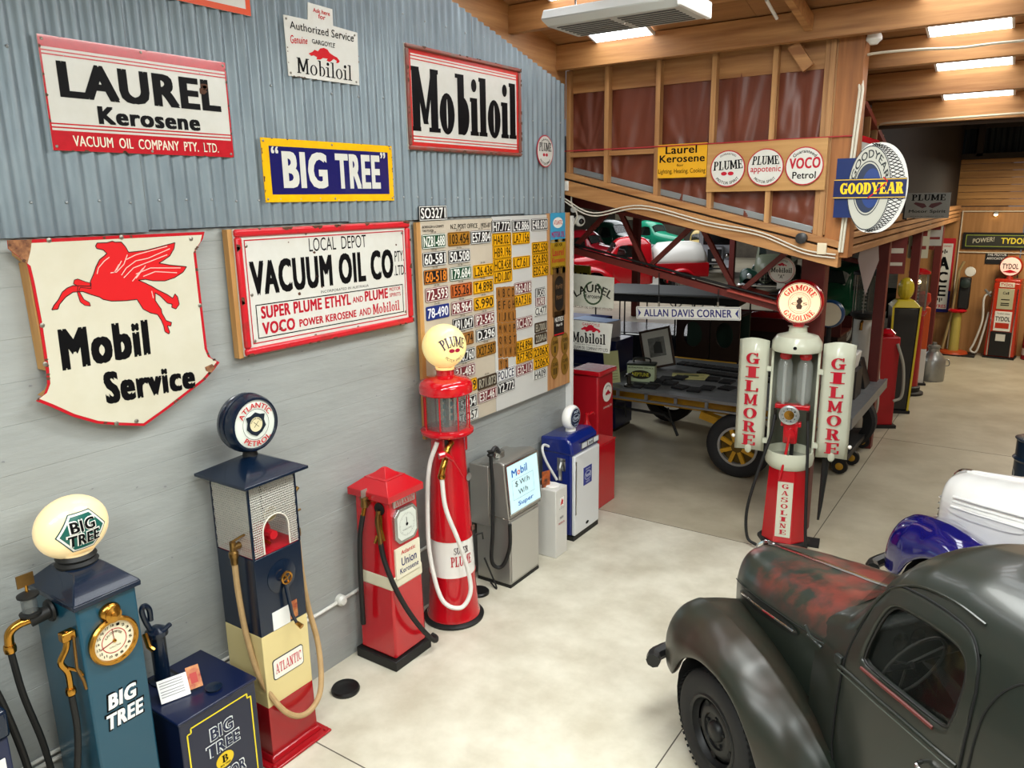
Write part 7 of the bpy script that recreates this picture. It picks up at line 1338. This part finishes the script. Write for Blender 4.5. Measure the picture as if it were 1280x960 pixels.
p=thing('milk_can','grey metal milk can standing on the floor at the end of the row','milk can',(2.75,17.0,0)); MB().lathe([(.22,0),(.23,.02),(.23,.38),(.2,.46),(.1,.58),(.1,.64),(.12,.66)],n=32).build('body',M('9a9c9a',.35,.7,noise=.3,nscale=5),p); MB().lathe([(.11,.65),(.11,.69),(.04,.71),(.04,.75),(0,.75)],n=20).build('lid',M('8a8c8a',.35,.7),p); MB().tube(bez([(.22,0,.3),(.29,0,.33),(.27,0,.42),(.2,0,.42)],4),.01,6).build('handle',M('8a8c8a',.35,.7),p)
p=thing('round_globe','blue rimmed cream pump globe standing behind the steel column','globe',(2.14,10.4,0)); MB().lathe([(.04,1.02),(.03,1.95)],n=12).build('stand',BBLACK,p); g_=MB().lathe([(.15,-.07),(.17,-.05),(.18,0),(.17,.05),(.15,.07)],(0,0,2.12),30,'y').build('globe_rim',M('1c3f66',.3),p); MB().lathe([(.15,0),(0,.012)],(0,-.07,2.12),24,'y').build('globe_lens',M('d8cdb4',.3),g_)
p=thing('white_tub','white plastic tub behind the steel column','tub',(2.55,9.4,1.62)); MB().frus((-.15,.15,-.15,.15,0),(-.18,.18,-.18,.18,.22)).build('body',M('dadad6',.4),p,bevel=.02); p.location=(2.3,10.7,1.38); q_=MB().box(-.2,.2,-.2,.2,-.37,0).build('stand_box',M('2a2420',.6),p)
# =============== FAR WALL ===============
p=thing('petrol_pump','orange red TYDOL pump with a round TYDOL globe by the far wall','petrol pump',(3.76,20.15,0),-6); OR=M('b02c14',.3,coat=.4)
MB().box(-.30,.30,-.22,.22,0,.04).build('base',BBLACK,p); MB().frus((-.29,.29,-.2,.2,.04),(-.25,.25,-.19,.19,1.68)).build('body',OR,p,bevel=.03); MB().box(-.25,.25,-.19,.19,1.66,1.75).build('top',OR,p,bevel=.03)
def fr(x0,x1,z0,z1,mt,nm,y=-.206): return MB().box(x0,x1,y-.006,y+.02,z0,z1).build(nm,mt,p,bevel=.003)
fr(-.14,.14,1.58,1.68,M('d8d0b8',.4),'name_panel',-.195); b=MB(); tbox(b,'TYDOL',-.12,.12,1.6,1.66,-.204,.02); b.build('lettering',RINK,p,smooth=0)
fr(-.15,.15,1.1,1.55,M('b4b290',.35,.2),'meter_panel',-.198); b=MB(); tbox(b,'Ca$',-.06,.06,1.42,1.48,-.207,.02); [b.flat(rectp(-.08,.08,z,z+.02),-.207) for z in (1.3,1.22,1.18)]; b.build('meter_print',INK,p,smooth=0)
fr(-.16,.16,.62,1.05,M('dcdad0',.4),'name_panel'); b=MB(); tbox(b,'TYDOL',-.14,.14,.84,.94,-.216,.03); tbox(b,'Tydol-wise',-.12,.12,.98,1.02,-.216,.0); b.build('lettering',INK,p,smooth=0); MB().flat(rectp(-.13,.13,.68,.8),-.216).build('red_label',OR,p,smooth=0); fr(-.2,.2,.06,.6,M('131313',.4),'black_panel'); MB().box(-.09,.09,-.226,-.214,.4,.55).build('small_notice',M('c8c6bc',.5),p)
for x in (-.22,.22): MB().box(x-.01,x+.01,-.224,-.2,.06,1.55).build('chrome_strip',CHROME,p)
hose(p,[(-.3,-.05,1.45),(-.42,-.08,1.3),(-.4,-.1,.8),(-.5,-.12,.3),(-.56,-.12,.12),(-.44,-.12,.1),(-.36,-.1,.5),(-.3,-.05,1.0)],.022,M('c9c6bc',.5)); MB().tube([(-.3,-.05,1.35),(-.42,-.1,1.5)],.025,8).build('nozzle',M('8a8a88',.4,.6),p)
g_=MB().lathe([(0,-.08),(.2,-.07),(.225,0),(.2,.07),(0,.08)],(0,0,2.02),36,'y').build('globe',OR,p); MB().lathe([(.195,0),(0,.012)],(0,-.074,2.02),32,'y').build('globe_lens',M('f0c8b4',.3,emit=.4),g_); b=MB(); tbox(b,'TYDOL',-.15,.15,1.97,2.08,-.09,.03); b.build('lettering',INK,g_,smooth=0); b=MB(); b.flat([(-.14,1.9),(0,1.95),(.14,1.9),(0,1.88)],-.089); b.build('wing_emblem',RED,g_,smooth=0); MB().lathe([(.07,1.75),(.06,1.82)],n=16).build('globe_neck',OR,p)
p=thing('air_tower','slim yellow and black air pump on a black plate by the far wall','air pump',(2.85,20.1,0)); MB().box(-.5,.45,-.3,.25,0,.03).build('floor_plate',BBLACK,p); MB().lathe([(.3,.03),(.28,.07),(.12,.09)],n=24).build('orange_foot',M('b0441c',.4),p); MB().lathe([(.11,.08),(.09,.98)],n=20).build('column',M('a8984a',.4),p); MB().lathe([(.16,.96),(.2,1.0),(.16,1.04)],n=20).build('red_collar',PRED,p); MB().box(-.02,.2,-.1,.1,1.04,1.75).build('machine_body',BBLACK,p,bevel=.03); MB().lathe([(.1,0),(.1,.05),(.04,.07)],(.1,-.1,1.62),16,'y').build('gauge',M('24302c',.4),p); m=MB().lathe([(.11,0),(.1,.02),(0,.025)],(.16,-.05,1.88),20,'y').build('round_badge',M('d8d6cc',.4),p); MB().tube([(-.22,0,.1),(-.1,0,1.0),(-.06,0,1.9),(0.02,0,2.1)],.03,8).build('tan_hose',M('9a8458',.6),p)
p=thing('timber_crate','rough grey timber box under the ACE sign by the far wall','crate',(1.95,20.2,0)); MB().box(-.2,.25,-.15,.15,0,.42).build('box',M('2a2018',.7),p,bevel=.01); MB().box(-.32,.4,-.18,.18,.45,.62).build('board_stack',wood('7a6248','54402c',.7,0),p,bevel=.005); MB().box(-.32,.4,-.15,.15,.42,.45).build('board',wood('7a6248','54402c',.7,0),p)
p=thing('oil_drum','small red and black drum at the right edge by the far wall','drum',(4.32,20.2,0)); MB().lathe([(.16,0),(.17,.02),(.16,.04),(.16,.3),(.17,.32),(.16,.34),(.16,.58),(.17,.6),(0,.6)],n=24).build('body',M('7a1a1c',.4),p); MB().lathe([(.162,.1),(.162,.25)],n=24,cap=False).build('label_band',M('b8b4a8',.4),p)
p=thing('oil_drum','dark blue ribbed drum cut by the right edge of the view','drum',(4.52,10.2,0)); b=MB().lathe([(.22,0),(.24,.02),(.22,.05),(.22,.3),(.245,.33),(.22,.36),(.22,.62),(.245,.65),(.22,.68),(.22,.86),(.24,.88),(.22,.89),(0,.88)],n=30).build('body',M('14283c',.3,coat=.4),p); b=MB(); tbox(b,'OIL',-.1,.1,.42,.52,0,.03); b.mapv(lambda x,y,z:(-.222*math.cos(x/.22)+y,-.222*math.sin(-x/.22),z)); b.build('lettering',M('c0c4c4',.4),p,smooth=0)
# =============== VEHICLES FAR BACK IN THE SHED ===============
def place(label,px,body,rz,fend=None,roof=None,sc_=1.0,bm=None,bed=True,hood=None,cat='truck'):
    q_=pickup(label,px[0],px[1],rz,body,hood or body,fend or body,detail=False,rims=M('8a8a86',.4,.3),bed=bed,bedmat=bm,sc_=sc_,cat=cat,nm='vintage_truck',grp='vintage vehicles parked far back in the shed'); return q_
RR=M('b3121c',.2,coat=.7)
t=place('bright red pickup with a white tank body, nearest in the far shed',[-9.932, 26.341],RR,38,sc_=1.12)
b=MB(); rws=[]
for u,s_ in ((2.05,.3),(2.1,.7),(2.3,.95),(2.8,1.0),(3.4,1.0),(3.75,.9),(3.95,.5)): rws.append([(u,.62*s_*math.cos(a),1.0+.75*s_*math.sin(a)) for a in [math.pi*i/14 for i in range(15)]])
b.grid(rws).build('white_tank',M('dcdad2',.3,coat=.3),t,smooth=80,solid=.02)
place('deep red bonneted truck at the left of the far shed',[-11.418, 30.86],M('8f1420',.25,coat=.5),170,sc_=1.15)
place('dark green truck with black wings behind the red trucks',[-12.681, 36],M('123a2c',.3,coat=.5),165,fend=M('0e1c1a',.3),sc_=1.3)
place('teal green pickup behind the red trucks in the far shed',[-12.869, 41],M('1c8a6a',.3,coat=.5),160,sc_=1.2)
place('pale olive touring truck right of the white van',[-3.807, 28.344],M('6a705c',.4),100,fend=M('16382c',.3),sc_=1.05)
place('dark green pickup just behind the brown van body',(-.2,20.0),M('10402c',.3,coat=.5),75)
place('cream yellow truck deep in the far shed',[-10.219, 38],M('b49a4a',.4),100)
t=thing('vintage_van','pale grey upright vintage van facing the viewer in the far shed','van',tuple([-7.945, 34.453])+(0,),16)
GW=M('c9ccd2',.3,coat=.3)
MB().box(-.8,.8,.6,3.2,.7,2.25).build('body',GW,t,bevel=.05); MB().box(-.6,.6,.55,.6,1.45,2.05).build('windscreen',M('15181a',.1),t); MB().frus((-.38,.38,-.7,.6,.65),(-.32,.32,-.65,.6,1.4)).build('hood',GW,t,bevel=.05); MB().box(-.3,.3,-.73,-.68,.72,1.32).build('radiator',M('15181a',.4),t)
for s in (-1,1):
    rws=[[(s*(.42+.38*j/4),-.35-.48*math.cos(a),.42+.5*math.sin(a)) for j in range(5)] for a in [math.pi*i/10 for i in range(11)]]; MB().grid(rws).build('fender',GW,t,solid=.02,smooth=80)
    q_=MB().lathe([(.28,-.06),(.4,-.07),(.42,0),(.4,.07),(.28,.06)],(s*.68,-.35,.42),24,'x').build('wheel',BBLACK,t); MB().lathe([(.28,.02),(0,.03)],(s*.68,-.35,.42),16,'x').build('hub',GW,q_); MB().sphere((s*.55,-.72,1.05),.12,12,8).build('headlamp',CHROME,t)
    MB().lathe([(.28,-.06),(.4,-.07),(.42,0),(.4,.07),(.28,.06)],(s*.7,2.6,.42),24,'x').build('wheel',BBLACK,t)
MB().box(-.85,.85,-.86,-.82,.45,.52).build('bumper',M('303234',.4),t); MB().box(.795,.81,1.0,1.7,1.4,2.0).build('side_window',M('15181a',.1),t); MB().box(-.1,.1,-.745,-.73,.8,.9).build('number_plate',WHITE,t)
p=thing('plume_board','olive board reading PLUME low behind the wall end','sign',[-1.277, 9.6, 2.698],-20); p['label']='olive yellow board reading PLUME behind the hanging wreath sign'; MB().box(-.25,.5,0,.02,-.35,.0).build('panel',M('8f8420',.5),p); let(p,INK,('PLUME',[(-.2,-.1),(.45,-.1),(.45,-.28),(-.2,-.28)],.03),y=-.002); MB().box(-.05,.05,.02,.06,-2.9,-.1).build('post',BBLACK,p)
